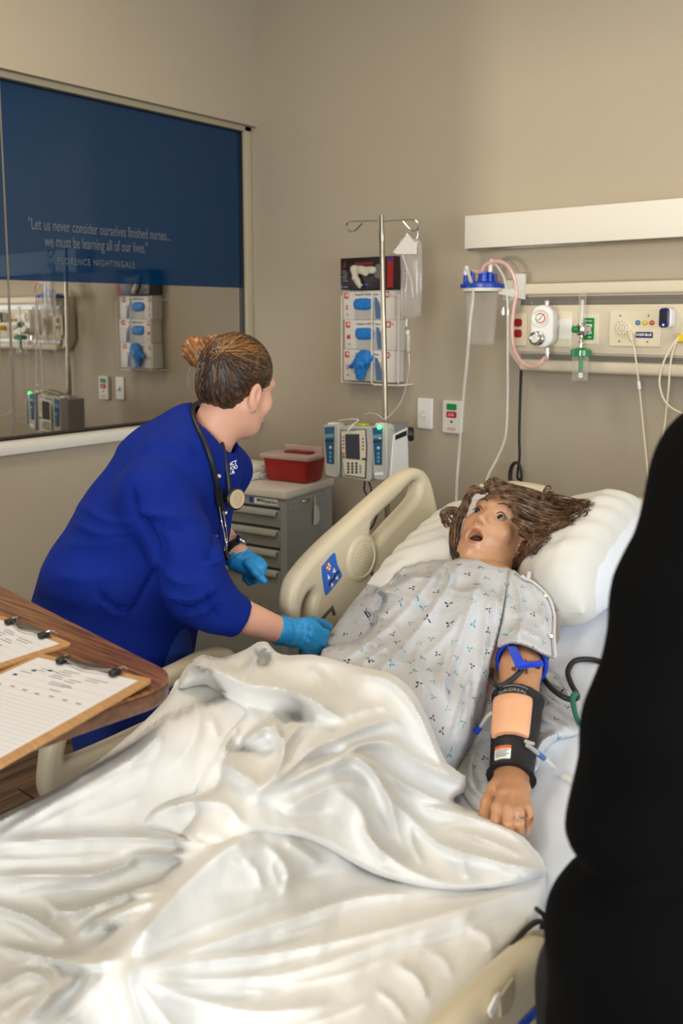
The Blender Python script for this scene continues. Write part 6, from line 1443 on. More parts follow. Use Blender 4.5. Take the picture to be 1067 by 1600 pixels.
for k, (pts, r, m_) in enumerate(([[(800, 1478), (822, 1452), (840, 1440), (856, 1446), (862, 1470)], .004, 'black_rubber'], [[(806, 1482), (826, 1462), (846, 1458), (862, 1466)], .005, 'cream_cable'], [[(838, 1420), (850, 1432), (846, 1452), (858, 1440)], .0035, 'black_rubber'])):
    B().tube([atx(x, y, -.515 - .004 * k) for x, y in pts], r, 8, smooth=6).build('bed_cable', m_, None, ('black cable between sheet hem and right side rail', 'cream cable looping over the right side rail', 'thin black cable end beside the sheet hem')[k], 'cord', 'cables at the right side rail')
# ---------------------------------------------------------------- nurse leaning over the bed
mat('scrub_blue', (4, 36, 132), 0.8, spec=.2, noise=(12, .06), bump=(240, .10))
mat('scrub_pants', (8, 42, 124), 0.8, noise=(12, .06))
mat('skin_fair', (226, 172, 146), 0.5, noise=(16, .05), sss=.12)
mat('glove_blue', (36, 152, 220), 0.38, bump=(70, .25))
mat('stetho_black', (22, 23, 27), .45)
hair_mat('nurse_hair', (62, 42, 27), (32, 22, 16), (112, 76, 42), 46)
hair_mat('bun_hair', (132, 86, 42), (82, 52, 28), (176, 124, 66), 60)
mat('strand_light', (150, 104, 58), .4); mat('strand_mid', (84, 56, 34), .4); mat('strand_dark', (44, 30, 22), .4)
ns = thing('person', tuple(at(180, 1000, 2.27) * np.array([1, 1, 0])), 'nurse in royal blue scrubs and blue gloves leaning over the bed', 'person')
BW = np.array([RT, UP, -FW]).T      # columns: right, up, towards the camera
def cvec(r, u, c): return BW @ np.array([r, u, c], float)
nh = at(373, 603, 2.27)
NF = cvec(.63, -.14, -.76); NF /= np.linalg.norm(NF); NU = cvec(.16, .98, .10); NU -= NF * (NU @ NF); NU /= np.linalg.norm(NU); NL = np.cross(NU, NF)
NM = np.stack([NL, NU, NF], 1)
def np_(l, u, f): return nh + NL * l + NU * u + NF * f
neck0, neck1 = np_(0, -.05, -.025), at(318, 706, 2.28)
def sd_nhead(P):
    Q = (P - nh) @ NM
    d = sd_ell(Q, (0, .035, -.018), (.075, .090, .097)); d = smin(d, sd_ell(Q, (0, -.035, .026), (.062, .088, .068)), .03)
    d = smin(d, sd_cone(Q, (0, -.070, .022), (0, -.105, .060), .044, .024, ((1, 0, 0), 1.15)), .03)
    for s in (-1, 1):
        d = smin(d, sd_ell(Q, (s * .040, -.030, .060), (.024, .026, .020)), .022); d = smin(d, sd_cone(Q, (s * .056, -.045, -.005), (s * .030, -.095, .045), .018, .016), .025)
    d = smin(d, sd_ell(Q, (0, .026, .074), (.050, .014, .016)), .02)
    d = smin(d, sd_cone(Q, (0, .012, .084), (0, -.030, .108), .0075, .0115), .012)
    for s in (-1, 1): d = smax(d, -sd_ell(Q, (s * .032, .0, .102), (.019, .0125, .017)), .010)
    d = smin(d, sd_ell(Q, (0, -.066, .082), (.024, .011, .012)), .010)
    for s in (-1, 1):
        ear = sd_ell(Q, (s * .080, -.016, -.012), (.009, .034, .019)); ear = smax(ear, -sd_ell(Q, (s * .090, -.010, -.008), (.009, .020, .010)), .005)
        ear = smin(ear, sd_ell(Q, (s * .076, -.046, -.004), (.008, .011, .009)), .006); d = smin(d, ear, .006)
    d = smin(d, sd_cone(P, neck0, neck1, .054, .066), .035)
    return d
S_, M_, E_, C0, C1 = at(243, 772, 2.11), at(288, 862, 2.06), at(310, 926, 2.04), at(338, 948, 2.05), at(377, 967, 2.08)
RW = at(446, 988, 2.165)
LS, LE, LW = at(350, 735, 2.44), at(322, 812, 2.40), at(369, 864, 2.335)
PEL = at(172, 1000, 2.27)
rx_ = cvec(0, 0, 1.0)     # her right side, towards the camera
rhip, lhip = PEL + rx_ * .095 + [0, 0, -.02], PEL - rx_ * .095 + [0, 0, -.02]
rkn, lkn = rhip + np.array([.03, .03, -.36]), lhip + np.array([.03, .03, -.36]); rft, lft = np.array([rkn[0] - .03, rkn[1] - .02, .07]), np.array([lkn[0] - .05, lkn[1] - .03, .07])
def sd_core(P):
    d = sd_cone(P, neck1, at(275, 760, 2.27), .07, .10); d = smin(d, sd_cone(P, at(275, 760, 2.27), PEL, .10, .13), .05)
    d = smin(d, sd_cone(P, at(262, 770, 2.16), S_, .06, .05), .03); d = smin(d, sd_cone(P, S_, M_, .05, .046), .03); d = smin(d, sd_cone(P, M_, C0, .046, .042), .03); d = smin(d, sd_cone(P, C0, RW, .047, .030), .03)
    d = smin(d, sd_cone(P, RW, at(482, 996, 2.17), .028, .024), .02)
    d = smin(d, sd_cone(P, LS, LE, .045, .040), .03); d = smin(d, sd_cone(P, LE, LW, .042, .029), .03); d = smin(d, sd_cone(P, LW, at(394, 886, 2.325), .027, .022), .02)
    for h, k, f_ in ((rhip, rkn, rft), (lhip, lkn, lft)): d = smin(d, sd_cone(P, h, k, .075, .052), .05); d = smin(d, sd_cone(P, k, f_, .05, .035), .03)
    return d
Vh, Fh = surface(sd_nhead, nh - [.2, .2, .22], nh + [.16, .16, .16], .0045); Vh = relax(Vh, Fh, 1, .4)
alo = np.minimum.reduce([PEL - .25, rft - .1, lft - .1]); ahi = np.maximum.reduce([at(482, 996, 2.17) + .1, LW + .1, neck1 + .1])
Vc, Fc = surface(sd_core, (alo[0], alo[1], .02), (ahi[0], ahi[1], neck1[2] + .05), .012)
b = B().add(Vc, Fc.tolist()); b.add(Vh, Fh.tolist()); b.build('body', 'skin_fair', ns)
# scrub jacket
def proj(V):
    D = V - CAMP; d = D @ FW; return CX + F_PX * (D @ RT) / d, CY - F_PX * (D @ UP) / d
T = [(at(302, 688, 2.28), .098), (at(272, 742, 2.275), .150), (at(238, 830, 2.27), .188), (at(192, 925, 2.27), .203), (at(172, 1000, 2.27), .207), (at(168, 1040, 2.27), .205)]
ndir = (neck0 - neck1) / np.linalg.norm(neck0 - neck1)
def sd_jacket(P):
    d = None
    for (a, ra), (b_, rb) in zip(T[:-1], T[1:]):
        c = sd_cone(P, a, b_, ra, rb, (rx_, 1.02)); d = c if d is None else smin(d, c, .03)
    d = smin(d, sd_cone(P, at(290, 722, 2.19), S_, .085, .088), .05)
    d = smin(d, sd_cone(P, at(318, 715, 2.34), LS, .09, .075), .05)
    d = smin(d, sd_cone(P, at(330, 735, 2.28), at(311, 818, 2.29), .072, .060), .05)     # bust
    # sleeves
    r = sd_cone(P, S_, M_, .086, .078); r = smin(r, sd_cone(P, M_, E_, .078, .072), .03); r = smin(r, sd_cone(P, E_, C0, .070, .060), .03); r = smin(r, sd_cone(P, C0, C1, .058, .049), .012)
    d = smin(d, r, .022)
    l = smin(sd_cone(P, LS, LE, .070, .052), sd_cone(P, LE, LE * .9 + LW * .1, .050, .046), .02); d = smin(d, l, .03)
    # neck opening, cut through to the front in a V
    d = smax(d, -sd_cone(P, neck1 - ndir * .03, neck0, .068, .078), .012)
    d = smax(d, -sd_cone(P, at(338, 690, 2.28), at(352, 742, 2.26), .040, .012), .01)
    # hem and cuff ends
    d = smax(d, (at(170, 1042, 2.27)[2] - P[..., 2]), .012)
    ax = (C1 - C0) / np.linalg.norm(C1 - C0); d = np.where(((P - C1) @ ax > -.05) & (np.linalg.norm(P - C1, axis=-1) < .12), smax(d, (P - C1) @ ax - .0, .008), d)
    return d
JR = [([(225, 702), (262, 692), (305, 712)], 7, .006), ([(205, 725), (250, 712), (300, 735)], 6, -.004), ([(118, 818), (160, 834), (212, 830)], 7, .006), ([(130, 790), (170, 815), (215, 814)], 6, .005), ([(100, 850), (150, 852), (205, 846)], 7, .004),
      ([(206, 796), (250, 806), (312, 812)], 6, .006), ([(215, 812), (255, 818), (300, 830)], 5, -.004), ([(330, 850), (342, 876), (318, 884)], 5, .007), ([(250, 888), (290, 912), (336, 905)], 6, .007), ([(258, 925), (295, 938), (340, 915)], 6, .008), ([(270, 948), (305, 950), (345, 928)], 5, -.006), ([(285, 962), (315, 955), (352, 935)], 4, .006),
      ([(152, 926), (178, 948), (206, 954)], 4, -.007), ([(150, 935), (178, 957), (206, 962)], 5, .004), ([(248, 880), (222, 930), (200, 965)], 4, -.005), ([(205, 762), (212, 800), (236, 836), (246, 880)], 5, -.010), ([(338, 800), (334, 850), (322, 880)], 4, -.005), ([(250, 830), (256, 870), (250, 905)], 6, -.005), ([(318, 918), (330, 940), (340, 968)], 3, -.005), ([(90, 900), (140, 905), (180, 895)], 9, .004), ([(240, 660), (230, 690), (205, 720)], 8, .003)]
def jdisp(V, N):
    x, y = proj(V); return 1.9 * ridges(x, y, [(q[0], q[1] * 1.25, q[2]) for q in JR]) + .0015 * vnoise(V, 60, 2)
organic('scrub_jacket', sd_jacket, (-2.25, .95, .58), (-1.25, 1.95, 1.50), .0075, 'scrub_blue', ns, disp=jdisp, it=3)
# ribbed cuff
ax = (C1 - C0) / np.linalg.norm(C1 - C0)
def sd_pants(P):
    d = sd_cone(P, PEL, PEL + [0, 0, .1], .175, .17)
    for h, k, f_ in ((rhip, rkn, rft), (lhip, lkn, lft)): d = smin(d, sd_cone(P, h, k, .108, .088), .05); d = smin(d, sd_cone(P, k, f_ + [0, 0, .01], .088, .075), .04)
    d = smin(d, sd_cone(P, at(255, 985, 2.2), at(268, 1100, 2.2), .065, .075), .05)
    return smax(d, .05 - P[..., 2], .01)
organic('scrub_trousers', sd_pants, (-2.25, .95, .02), (-1.45, 1.75, .98), .012, 'scrub_pants', ns, disp=lambda V, N: .004 * vnoise(V, 32, 9))
for f_, k in ((rft, rkn), (lft, lkn)):
    organic('shoe', lambda P: smax(smin(sd_cone(P, f_ + [-.02, -.02, -.02], f_ + [.11, .09, -.035], .045, .036), sd_cone(P, f_, f_ + [0, 0, .03], .04, .04), .03), .004 - P[..., 2], .006), f_ - [.14, .14, .08], f_ + [.24, .22, .1], .01, 'black_plastic', ns)
# gloves with separate fingers
def glove(name, segs, fingers, lo, hi, cuff, label):
    def f(P):
        d = None
        for (a, b_, r1, r2, fl) in segs:
            c = sd_cone(P, a, b_, r1, r2, fl); d = c if d is None else smin(d, c, .014)
        for q, r in fingers:
            g = sd_cone(P, q[0], q[1], r * 1.06, r)
            for i in range(1, len(q) - 1): g = smin(g, sd_cone(P, q[i], q[i + 1], r, r * .9), .004)
            d = smin(d, g, .0035)
        return d
    def dsp(V, N):
        t = (V - cuff[0]) @ cuff[1]
        return .0012 * np.sin(t * 420 + 3 * vnoise(V, 40, 3)) * np.exp(-(t / .03) ** 2) + .0006 * vnoise(V, 160, 6)
    o = organic(name, f, lo, hi, .003, 'glove_blue', ns, disp=dsp, it=1, label=label); return o
A = lambda x, y, d: at(x, y, d)
rsegs = [(A(440, 985, 2.155), A(456, 989, 2.165), .0345, .032, None), (A(452, 988, 2.165), A(484, 992, 2.165), .031, .036, (cvec(0, .3, 1), .72)), (A(478, 976, 2.17), A(490, 1006, 2.165), .018, .018, None)]
rf = [([A(488, 982, 2.150), A(508, 990, 2.17), A(505, 1003, 2.20), A(494, 1004, 2.215)], .0112), ([A(486, 993, 2.145), A(504, 1003, 2.165), A(499, 1014, 2.195), A(488, 1011, 2.21)], .0115), ([A(481, 1002, 2.145), A(495, 1013, 2.165), A(489, 1021, 2.19), A(480, 1016, 2.205)], .0110), ([A(474, 1007, 2.15), A(484, 1019, 2.165), A(478, 1024, 2.185), A(471, 1018, 2.20)], .0100), ([A(470, 976, 2.18), A(490, 970, 2.20), A(503, 974, 2.22), A(514, 979, 2.235)], .0112)]
glove('glove', rsegs, rf, A(470, 1000, 2.18) - [.14, .14, .09], A(470, 985, 2.18) + [.13, .13, .09], (A(440, 985, 2.155), (RW - C1) / np.linalg.norm(RW - C1)), 'bright blue nitrile glove on right hand')
lsegs = [(A(371, 872, 2.332), A(378, 876, 2.33), .0325, .031, None), (A(374, 874, 2.33), A(398, 886, 2.32), .030, .032, (cvec(.3, .2, 1), .8))]
lf_ = [([A(400, 874, 2.335), A(411, 884, 2.32), A(408, 896, 2.305), A(398, 896, 2.30)], .0112), ([A(396, 882, 2.35), A(406, 896, 2.34), A(398, 906, 2.325), A(389, 900, 2.32)], .0112), ([A(390, 888, 2.355), A(398, 903, 2.345), A(390, 909, 2.33), A(384, 902, 2.325)], .0108), ([A(384, 892, 2.36), A(389, 905, 2.35), A(383, 905, 2.335)], .0100), ([A(386, 880, 2.30), A(397, 893, 2.288), A(407, 903, 2.285), A(412, 908, 2.285)], .0108)]
glove('glove', lsegs, lf_, A(385, 890, 2.325) - [.11, .11, .10], A(385, 890, 2.325) + [.11, .11, .10], (A(365, 868, 2.335), (LW - LE) / np.linalg.norm(LW - LE)), 'bright blue nitrile glove on left hand')
# rolled glove edge
def ringat(c, axv, r, n=24): return ringpts(c, axv, r, n)[:-1]
B().tube(ringat(A(437, 984.5, 2.153), (RW - C1), .0352), .0022, 6, closed=True).build('glove_rim', 'glove_blue', ns)
# wrist watch
wa = (LW - LE) / np.linalg.norm(LW - LE); wc = LW - wa * .010
wt = thing('wrist_watch', tuple(wc), 'black strapped wrist watch with silver case on the nurse', 'watch')
V = []; seg = 30
for (t, r) in ((-.010, .0335), (-.009, .0360), (.009, .0355), (.010, .0325)):
    for p in ringpts(wc + wa * t, wa, r, seg + 1)[:-1]: V.append(p)
B().add(V, [(i * seg + k, i * seg + (k + 1) % seg, (i + 1) * seg + (k + 1) % seg, (i + 1) * seg + k) for i in range(3) for k in range(seg)]).build('strap', 'black_plastic', wt)
wd = cvec(.80, .45, .40); wd -= wa * (wd @ wa); wd /= np.linalg.norm(wd)
B().lathe([(.017, -.004), (.0185, 0), (.0185, .006), (.016, .009), (0, .009)], tuple(wc + wd * .0355), tuple(wd), 24).build('case', 'chrome', wt)
B().lathe([(.0145, 0), (.0145, .001), (0, .001)], tuple(wc + wd * .0448), tuple(wd), 24).build('dial', 'screen_dark', wt)
# hair: smooth cap swept back into a bun
def sd_ncap(P):
    Q = (P - nh) @ NM
    d = sd_ell(Q, (0, .038, -.024), (.083, .094, .104)); d = smin(d, sd_ell(Q, (0, -.020, -.060), (.066, .060, .052)), .03)
    d = smax(d, -sd_ell(Q, (0, -.045, .105), (.080, .105, .080)), .010)
    d = smax(d, -(Q[..., 1] + .068 + .25 * (Q[..., 2] + .06)), .012)
    for s in (-1, 1): d = smax(d, -sd_ell(Q, (s * .090, -.030, .002), (.030, .042, .026)), .008)
    return d
BN = np_(-.012, .062, -.122)      # where the bun is gathered
def cdisp(V, N):
    Q = (V - nh) @ NM; R_ = V - BN; ang = np.arctan2(R_ @ NL, R_ @ NU); return .0011 * np.sin(ang * 46 + 2.5 * vnoise(V, 30, 1)) + .0007 * np.sin(ang * 97)
cap = organic('hair', sd_ncap, nh - [.18, .18, .16], nh + [.17, .17, .18], .0042, 'nurse_hair', ns, disp=cdisp)
CV = cap.data; CAPB = BVHTree.FromPolygons([tuple(v.co) for v in CV.vertices], [tuple(p.vertices) for p in CV.polygons])
b0, b1 = at(311, 551, 2.25), at(337, 548, 2.235)
def sd_bun(P):
    d = sd_ell(P, b0, (.036, .036, .036)); d = smin(d, sd_cone(P, at(304, 545, 2.25), at(318, 560, 2.24), .030, .026), .02)
    e = sd_cone(P, at(333, 538, 2.235), at(335, 558, 2.225), .026, .022); d = smin(d, e, .006)
    return smin(d, sd_cone(P, at(330, 548, 2.26), at(350, 545, 2.27), .026, .03), .02)
organic('hair_bun', sd_bun, b0 - [.09, .09, .08], b1 + [.1, .1, .08], .0035, 'bun_hair', ns, disp=lambda V, N: .0016 * np.sin(((V - b0) @ cvec(.8, .6, 0)) * 420 + 3 * vnoise(V, 50, 2)))
st_ = {'strand_light': B(), 'strand_mid': B(), 'strand_dark': B()}
rn = random.Random(3)
ends = [(430, 545), (432, 560), (428, 580), (422, 600), (415, 608), (405, 603), (395, 606), (388, 620), (375, 632), (360, 640), (345, 645), (330, 645), (315, 635), (305, 620), (415, 530), (400, 521), (385, 518), (370, 518), (355, 522), (425, 538)]
for k in range(230):
    e0 = rn.choice(ends); ex, ey = e0[0] + rn.gauss(0, 5), e0[1] + rn.gauss(0, 5); sx0, sy0 = 340 + rn.gauss(0, 7), 552 + rn.gauss(0, 8); cx2 = (ex + sx0) / 2 + rn.gauss(0, 3); cy2 = (ey + sy0) / 2 - 9 + rn.gauss(0, 3); pts = []
    for t in np.linspace(0, 1, 9):
        x = (1 - t) ** 2 * sx0 + 2 * t * (1 - t) * cx2 + t * t * ex; y = (1 - t) ** 2 * sy0 + 2 * t * (1 - t) * cy2 + t * t * ey
        r = FW + RT * (x - CX) / F_PX - UP * (y - CY) / F_PX; h = CAPB.ray_cast(Vector(CAMP), Vector(r).normalized())
        if h[0] is None: break
        pts.append(np.array(h[0]) + np.array(h[1]) * .0006)
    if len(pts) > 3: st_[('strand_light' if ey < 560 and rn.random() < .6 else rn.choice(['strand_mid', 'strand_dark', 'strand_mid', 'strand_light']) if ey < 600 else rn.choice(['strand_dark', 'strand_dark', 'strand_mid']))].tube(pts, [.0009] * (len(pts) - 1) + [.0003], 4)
for k in range(14):    # wisps at bun, nape and ear
    q = rn.choice([[(300, 575), (296, 590), (298, 605)], [(318, 572), (312, 590), (306, 606)], [(330, 570), (333, 585), (332, 598)]])
    off = rn.gauss(0, 3); P_ = []
    for (x, y) in q:
        r = FW + RT * (x + off - CX) / F_PX - UP * (y - CY) / F_PX; h = CAPB.ray_cast(Vector(CAMP), Vector(r).normalized()); P_.append(at(x + off, y + rn.gauss(0, 1.5), 2.185 if h[0] is None else float((np.array(h[0]) - CAMP) @ FW) - .004))
    st_[rn.choice(['strand_light', 'strand_mid'])].tube(P_, [.0006, .0005, .0003], 4, smooth=5)
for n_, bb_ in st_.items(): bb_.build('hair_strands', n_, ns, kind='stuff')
B().sphere(tuple(np_(-.083, -.050, .000)), .0028, 10, 6).build('earring', 'chrome', ns)
# lettering on the left chest, buttons
jk = [o for o in ns.children if o.name.startswith('scrub_jacket')][0]
JV = jk.data; JB = BVHTree.FromPolygons([tuple(v.co) for v in JV.vertices], [tuple(p.vertices) for p in JV.polygons])
def onj(x, y, lift=.002, d=None):
    r = FW + RT * (x - CX) / F_PX - UP * (y - CY) / F_PX; h = JB.ray_cast(Vector(CAMP), Vector(r).normalized())
    if h[0] is None: return at(x, y, d or 2.3)
    return np.array(h[0]) - FW * lift
for (x, y) in ((342, 744), (352, 801), (338, 838)):
    B().lathe([(.0055, 0), (.0055, .003), (.003, .004), (0, .004)], tuple(onj(x, y, .001)), tuple(cvec(.5, .1, 1)), 12).build('button', 'steel' if y < 810 else 'navy_plastic', ns)
o_ = onj(361, 728, .004)
dl = float((o_ - CAMP) @ FW)
lt = B().text('UNCT', .013, tuple(at(361, 725, dl)), tuple(cvec(.85, .25, -.2)), tuple(cvec(-.1, 1, 0)), sx=.8, bold=.0003).text('CHOO', .013, tuple(at(361.5, 732, dl)), tuple(cvec(.85, .25, -.2)), tuple(cvec(-.1, 1, 0)), sx=.8, bold=.0003).text('NUR', .011, tuple(at(361, 739, dl)), tuple(cvec(.85, .25, -.2)), tuple(cvec(-.1, 1, 0)), sx=.8, bold=.0003)
lt.build('chest_lettering', 'print_white', ns)
# stethoscope
sg = thing('stethoscope', tuple(at(350, 870, 2.2)), 'black stethoscope hung around the nurse neck with round chestpiece', 'stethoscope')
def onb(x, y, lift): return onj(x, y, lift, 2.22)
B().tube([at(312, 628, 2.33), at(303, 634, 2.27), at(301, 645, 2.215), onb(308, 665, .008), onb(320, 690, .008), onb(330, 718, .008), onb(336, 745, .009), onb(341, 768, .010)], .0062, 10, smooth=6).build('tubing', 'stetho_black', sg)
dcp = float((onb(357, 740, .006) - CAMP) @ FW)
B().tube([at(346, 690, dcp + .03), at(350, 706, dcp + .005), at(353, 725, dcp), at(356, 745, dcp - .004), at(358.5, 768, dcp - .006)], .0056, 10, smooth=6).build('tubing', 'stetho_black', sg)
B().tube([onb(341, 764, .010), onb(344, 780, .011), onb(348, 796, .012)], [.0095, .0105, .007], 12, smooth=4).tube([onb(339, 766, .012), onb(342, 790, .012)], [.007, .005], 10).build('yoke', 'stetho_black', sg)
for k, pts in enumerate(([(343, 788), (347, 815), (352, 845), (350, 862), (344, 868)], [(348, 794), (353, 820), (354, 845), (353, 862)])):
    br_ = B().tube([onb(x, y, .012) if y < 840 else at(x, y, dcp - .02) for x, y in pts], .0027, 8, smooth=6).build('binaural', 'chrome', sg)
    e_ = pts[-1]; B().sphere(tuple(at(e_[0], e_[1] + 2, dcp - .02)), .007, 12, 8).build('ear_tip', 'stetho_black', br_)
B().tube([at(352, 866, dcp - .02), at(357, 873, dcp - .015)], [.006, .0075], 10).build('ear_tube', 'stetho_black', sg)
cpc = at(366, 779, dcp - .012); cdir = cvec(.72, -.05, .69)
B().lathe([(.0135, -.018), (.0145, -.008), (.010, -.002), (.021, .0), (.0275, .003), (.0285, .008), (.026, .011), (.022, .0115)], tuple(cpc), tuple(cdir), 32).build('chestpiece', 'stetho_black', sg)
B().lathe([(.013, -.026), (.0150, -.024), (.0150, -.008), (.012, -.006)], tuple(cpc), tuple(cdir), 24).build('bell', 'steel', sg)
mat('diaphragm', (196, 176, 140), .35)
dp = B().lathe([(.0235, .0105), (.0235, .012), (0, .0125)], tuple(cpc), tuple(cdir), 28).build('diaphragm', 'diaphragm', sg)
u_ = np.cross(cdir, [0, 0, 1]); u_ /= np.linalg.norm(u_); v_ = np.cross(u_, cdir); cn = cpc + cdir * .0127
B().tube([cn + u_ * .010 * math.cos(a) + v_ * .016 * math.sin(a) for a in np.linspace(0, 6.28, 20)[:-1]], .0007, 5, closed=True).tube([cn + v_ * .009, cn + u_ * .004 + v_ * .002, cn - u_ * .004 - v_ * .004, cn + u_ * .002 - v_ * .009], .0008, 5, smooth=3).build('emblem', 'print_grey', dp)
# ---------------------------------------------------------------- over-bed table with clipboards
ZT = 1.0
tb = thing('overbed_table', (-1.75, .8, 0), 'wood-grain overbed table holding two clipboards, beside the nurse', 'table')
ta = math.radians(-6.3); tx1 = np.array([math.cos(ta), math.sin(ta)]); ty1 = np.array([-math.sin(ta), math.cos(ta)])
TC = np.array([-1.10, .927])      # far right corner of the top
def tpt(u, v): return TC + tx1 * u + ty1 * v      # u<0 left, v<0 near
outl = rrect(.80, .42, .07, 8, (-.40, -.21))
outl = [tuple(tpt(u, v)) for u, v in outl]
B().plate(outl, [], .006, .002, lambda u, v, w: (u, v, ZT - .003 + w)).build('top', 'table_wood', tb)
B().plate(outl, [], .030, .010, lambda u, v, w: (u, v, ZT - .021 + w)).build('edge_band', 'table_edge', tb)
cpos = tpt(-.70, -.21); B().box((cpos[0], cpos[1], .52), (.07, .05, .90), .006).build('column', 'bed_steel', tb)
B().box((cpos[0], cpos[1], .95), (.12, .30, .03), .006).build('support', 'bed_steel', tb)
for s in (-1, 1):
    B().box((cpos[0] - .1, cpos[1] + s * .15, .05), (.45, .05, .035), .008).build('foot', 'bed_steel', tb)
    B().box((cpos[0] - .1, cpos[1] + s * .15, .016), (.40, .03, .030), .008).build('glide', 'black_rubber', tb)
B().box((cpos[0], cpos[1], .06), (.08, .34, .04), .008).build('cross_bar', 'bed_steel', tb)
mat('paper_white', (226, 226, 230), .75); mat('ink_grey', (120, 122, 130), .8); mat('rule_grey', (186, 188, 196), .8); mat('ink_dark', (66, 68, 76), .8)
def clipboard(TR_, ux, z, label, W=.25, H=.335, seed=1):
    ux = np.array(ux) / np.linalg.norm(ux); uy = np.array([-ux[1], ux[0]])
    def q(u, v, zz=0): p = np.array(TR_) + ux * u + uy * v; return (p[0], p[1], z + zz)     # u<0 left, v<0 down the sheet
    t = thing('clipboard', q(-W / 2, -H / 2), label, 'clipboard', 'clipboards on the overbed table')
    B().plate(rrect(W, H, .012, 5, (-W / 2, -H / 2)), [], .005, .001, lambda u, v, w: q(u, v, .0025 + w)).build('board', 'hardboard', t)
    pp = B().plate(rrect(W - .030, H - .028, .001, 2, (-W / 2 - .003, -H / 2 - .004)), [], .0012, .0003, lambda u, v, w: q(u, v, .0056 + w)).build('paper', 'paper_white', t)
    rn = random.Random(seed); b = B(); c = B(); d = B()
    def bar(bb, u0, u1, v, h): bb.add([q(u0, v, .0064), q(u1, v, .0064), q(u1, v - h, .0064), q(u0, v - h, .0064)], [(0, 1, 2, 3)], False)
    for k in range(16): bar(c, -W + .022, -.022, -.150 - k * .0105, .0007)
    for k in range(5): bar(c, -W + .022, -.022, -.045 - k * .022, .0006)
    for (u0, v, n_) in ((-W + .05, -.052, 2), (-W + .09, -.040, 5), (-.10, -.048, 2), (-.12, -.066, 2), (-W + .03, -.075, 1), (-W + .11, -.085, 2), (-.11, -.090, 1), (-.12, -.108, 1)):
        for k in range(n_): bar(b, u0 + rn.uniform(-.004, .004), u0 + rn.uniform(.018, .045), v - k * .0075, .0018)
    for k in range(7): bar(b, -W + .035 + k * .028, -W + .045 + k * .028, -.128 + rn.uniform(-.002, .002), .003)
    for (u0, v) in ((-W + .045, -.062), (-W + .03, -.088), (-W + .07, -.05)): bar(d, u0, u0 + .009, v, .006)
    b.build('ink_lines', 'ink_grey', pp, kind='stuff'); c.build('ruled_lines', 'rule_grey', pp, kind='stuff'); d.build('ink_marks', 'ink_dark', pp, kind='stuff')
    um = -W / 2 + .002
    cl = B().plate([(um - .065, -.004), (um + .065, -.004), (um + .060, -.016), (um - .060, -.016)], [], .002, .0006, lambda u, v, w: q(u, v, .0085 + w)).build('clip', 'steel', t)
    for s in (-1, 1): B().box(q(um + s * .058, -.020, .012), (.014, .020, .010), .003, rot=math.atan2(ux[1], ux[0])).build('clip_grip', 'black_plastic', cl)
    B().tube([q(um - .056, -.018, .014), q(um - .03, -.024, .013), q(um, -.030, .012), q(um + .03, -.024, .013), q(um + .056, -.018, .014)], .0022, 8, smooth=4).build('clip_wire', 'chrome', cl)
    for s in (-1, 1): B().tube([q(um + s * .058, -.026, .013), q(um + s * .061, -.004, .016), q(um + s * .064, .004, .009)], .0022, 8, smooth=3).build('clip_wire', 'chrome', cl)
clipboard((-1.374, .896), (1, 0.0), ZT, 'farther clipboard at the left edge, partly under the nearer one', seed=4)
clipboard((-1.118, .877), (.976, .217), ZT + .0066, 'nearer clipboard with filled-in form overhanging the table edge', seed=2)
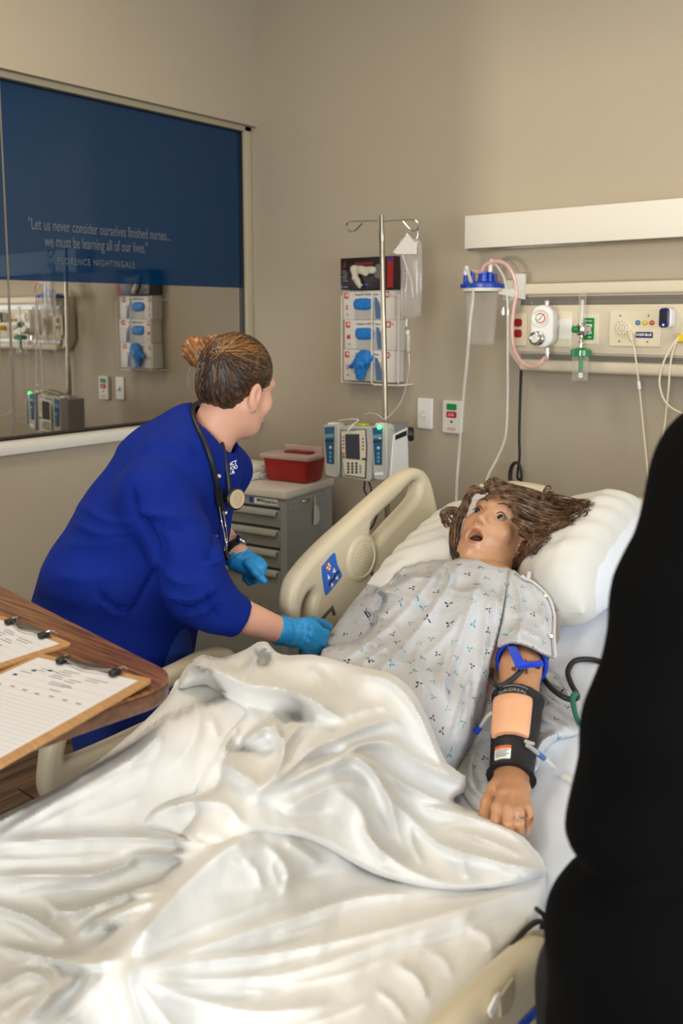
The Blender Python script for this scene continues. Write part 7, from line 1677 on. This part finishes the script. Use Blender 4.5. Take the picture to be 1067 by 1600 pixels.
# ---------------------------------------------------------------- person in black at the right edge
mat('black_cloth', (7, 7, 8), .95, spec=.08)
mat('black_trousers', (9, 9, 10), .95)
pn = thing('person', (-.10, .93, 0), 'blurred person in black standing close at the right edge', 'person')
Q = lambda x, y, d: at(x, y, d)
sho, elb = Q(1140, 742, .96), Q(1003, 1130, .93)
hipb = Q(1010, 1500, .97)
def sd_black(P):
    d = sd_cone(P, Q(1270, 730, 1.06), Q(1175, 1050, 1.06), .135, .150); d = smin(d, sd_cone(P, Q(1175, 1050, 1.06), Q(1090, 1480, 1.04), .150, .150), .05)
    a = sd_cone(P, sho, Q(1060, 930, .95), .070, .062); a = smin(a, sd_cone(P, Q(1060, 930, .95), elb, .062, .056), .03); a = smin(a, sd_cone(P, elb, Q(972, 1290, .95), .055, .058), .03)
    d = smin(d, a, .035); d = smin(d, sd_cone(P, Q(1270, 730, 1.06), sho, .10, .072), .05)
    d = smin(d, sd_cone(P, Q(1008, 1475, .97), Q(1020, 1640, .99), .110, .115), .012); return smax(d, .66 - P[..., 2], .01)
organic('jacket', sd_black, (-.62, .45, .64), (.35, 1.55, 1.62), .010, 'black_cloth', pn, disp=lambda V, N: .0035 * vnoise(V, 26, 8))
base = Q(1080, 1560, 1.04)
def sd_bt(P):
    d = sd_cone(P, (base[0], base[1], .88), (base[0], base[1], .80), .14, .15)
    for s in (-1, 1):
        h = np.array([base[0] + s * .085, base[1] + s * .02, .78]); d = smin(d, sd_cone(P, h, (h[0], h[1], .45), .095, .075), .04); d = smin(d, sd_cone(P, (h[0], h[1], .45), (h[0], h[1], .07), .075, .06), .03)
    return d
organic('trousers', sd_bt, (base[0] - .3, base[1] - .25, .02), (base[0] + .3, base[1] + .25, 1.02), .014, 'black_trousers', pn)
for s in (-1, 1): organic('shoe', lambda P: smax(sd_cone(P, (base[0] + s * .085, base[1] - .02, .04), (base[0] + s * .085, base[1] + .17, .035), .045, .038), .004 - P[..., 2], .005), (base[0] + s * .085 - .1, base[1] - .1, -.01), (base[0] + s * .085 + .1, base[1] + .27, .11), .01, 'black_plastic', pn)
hb = Q(1330, 470, 1.10)
bodyf = lambda P: smin(smin(sd_ell(P, hb, (.076, .096, .115)), sd_cone(P, hb - [0, .02, .07], Q(1285, 700, 1.08), .055, .065), .03), sd_cone(P, Q(985, 1280, .95), Q(1010, 1420, 1.1), .034, .026), .01)
organic('body', bodyf, (-.55, .5, .70), (.5, 1.6, hb[2] + .16), .012, 'skin_fair', pn)
organic('hair', lambda P: smax(sd_ell(P, hb + [0, -.012, .02], (.086, .106, .112)), -sd_ell(P, hb + [0, .11, -.05], (.09, .10, .11)), .01), hb - .16, hb + .18, .009, 'nurse_hair', pn)
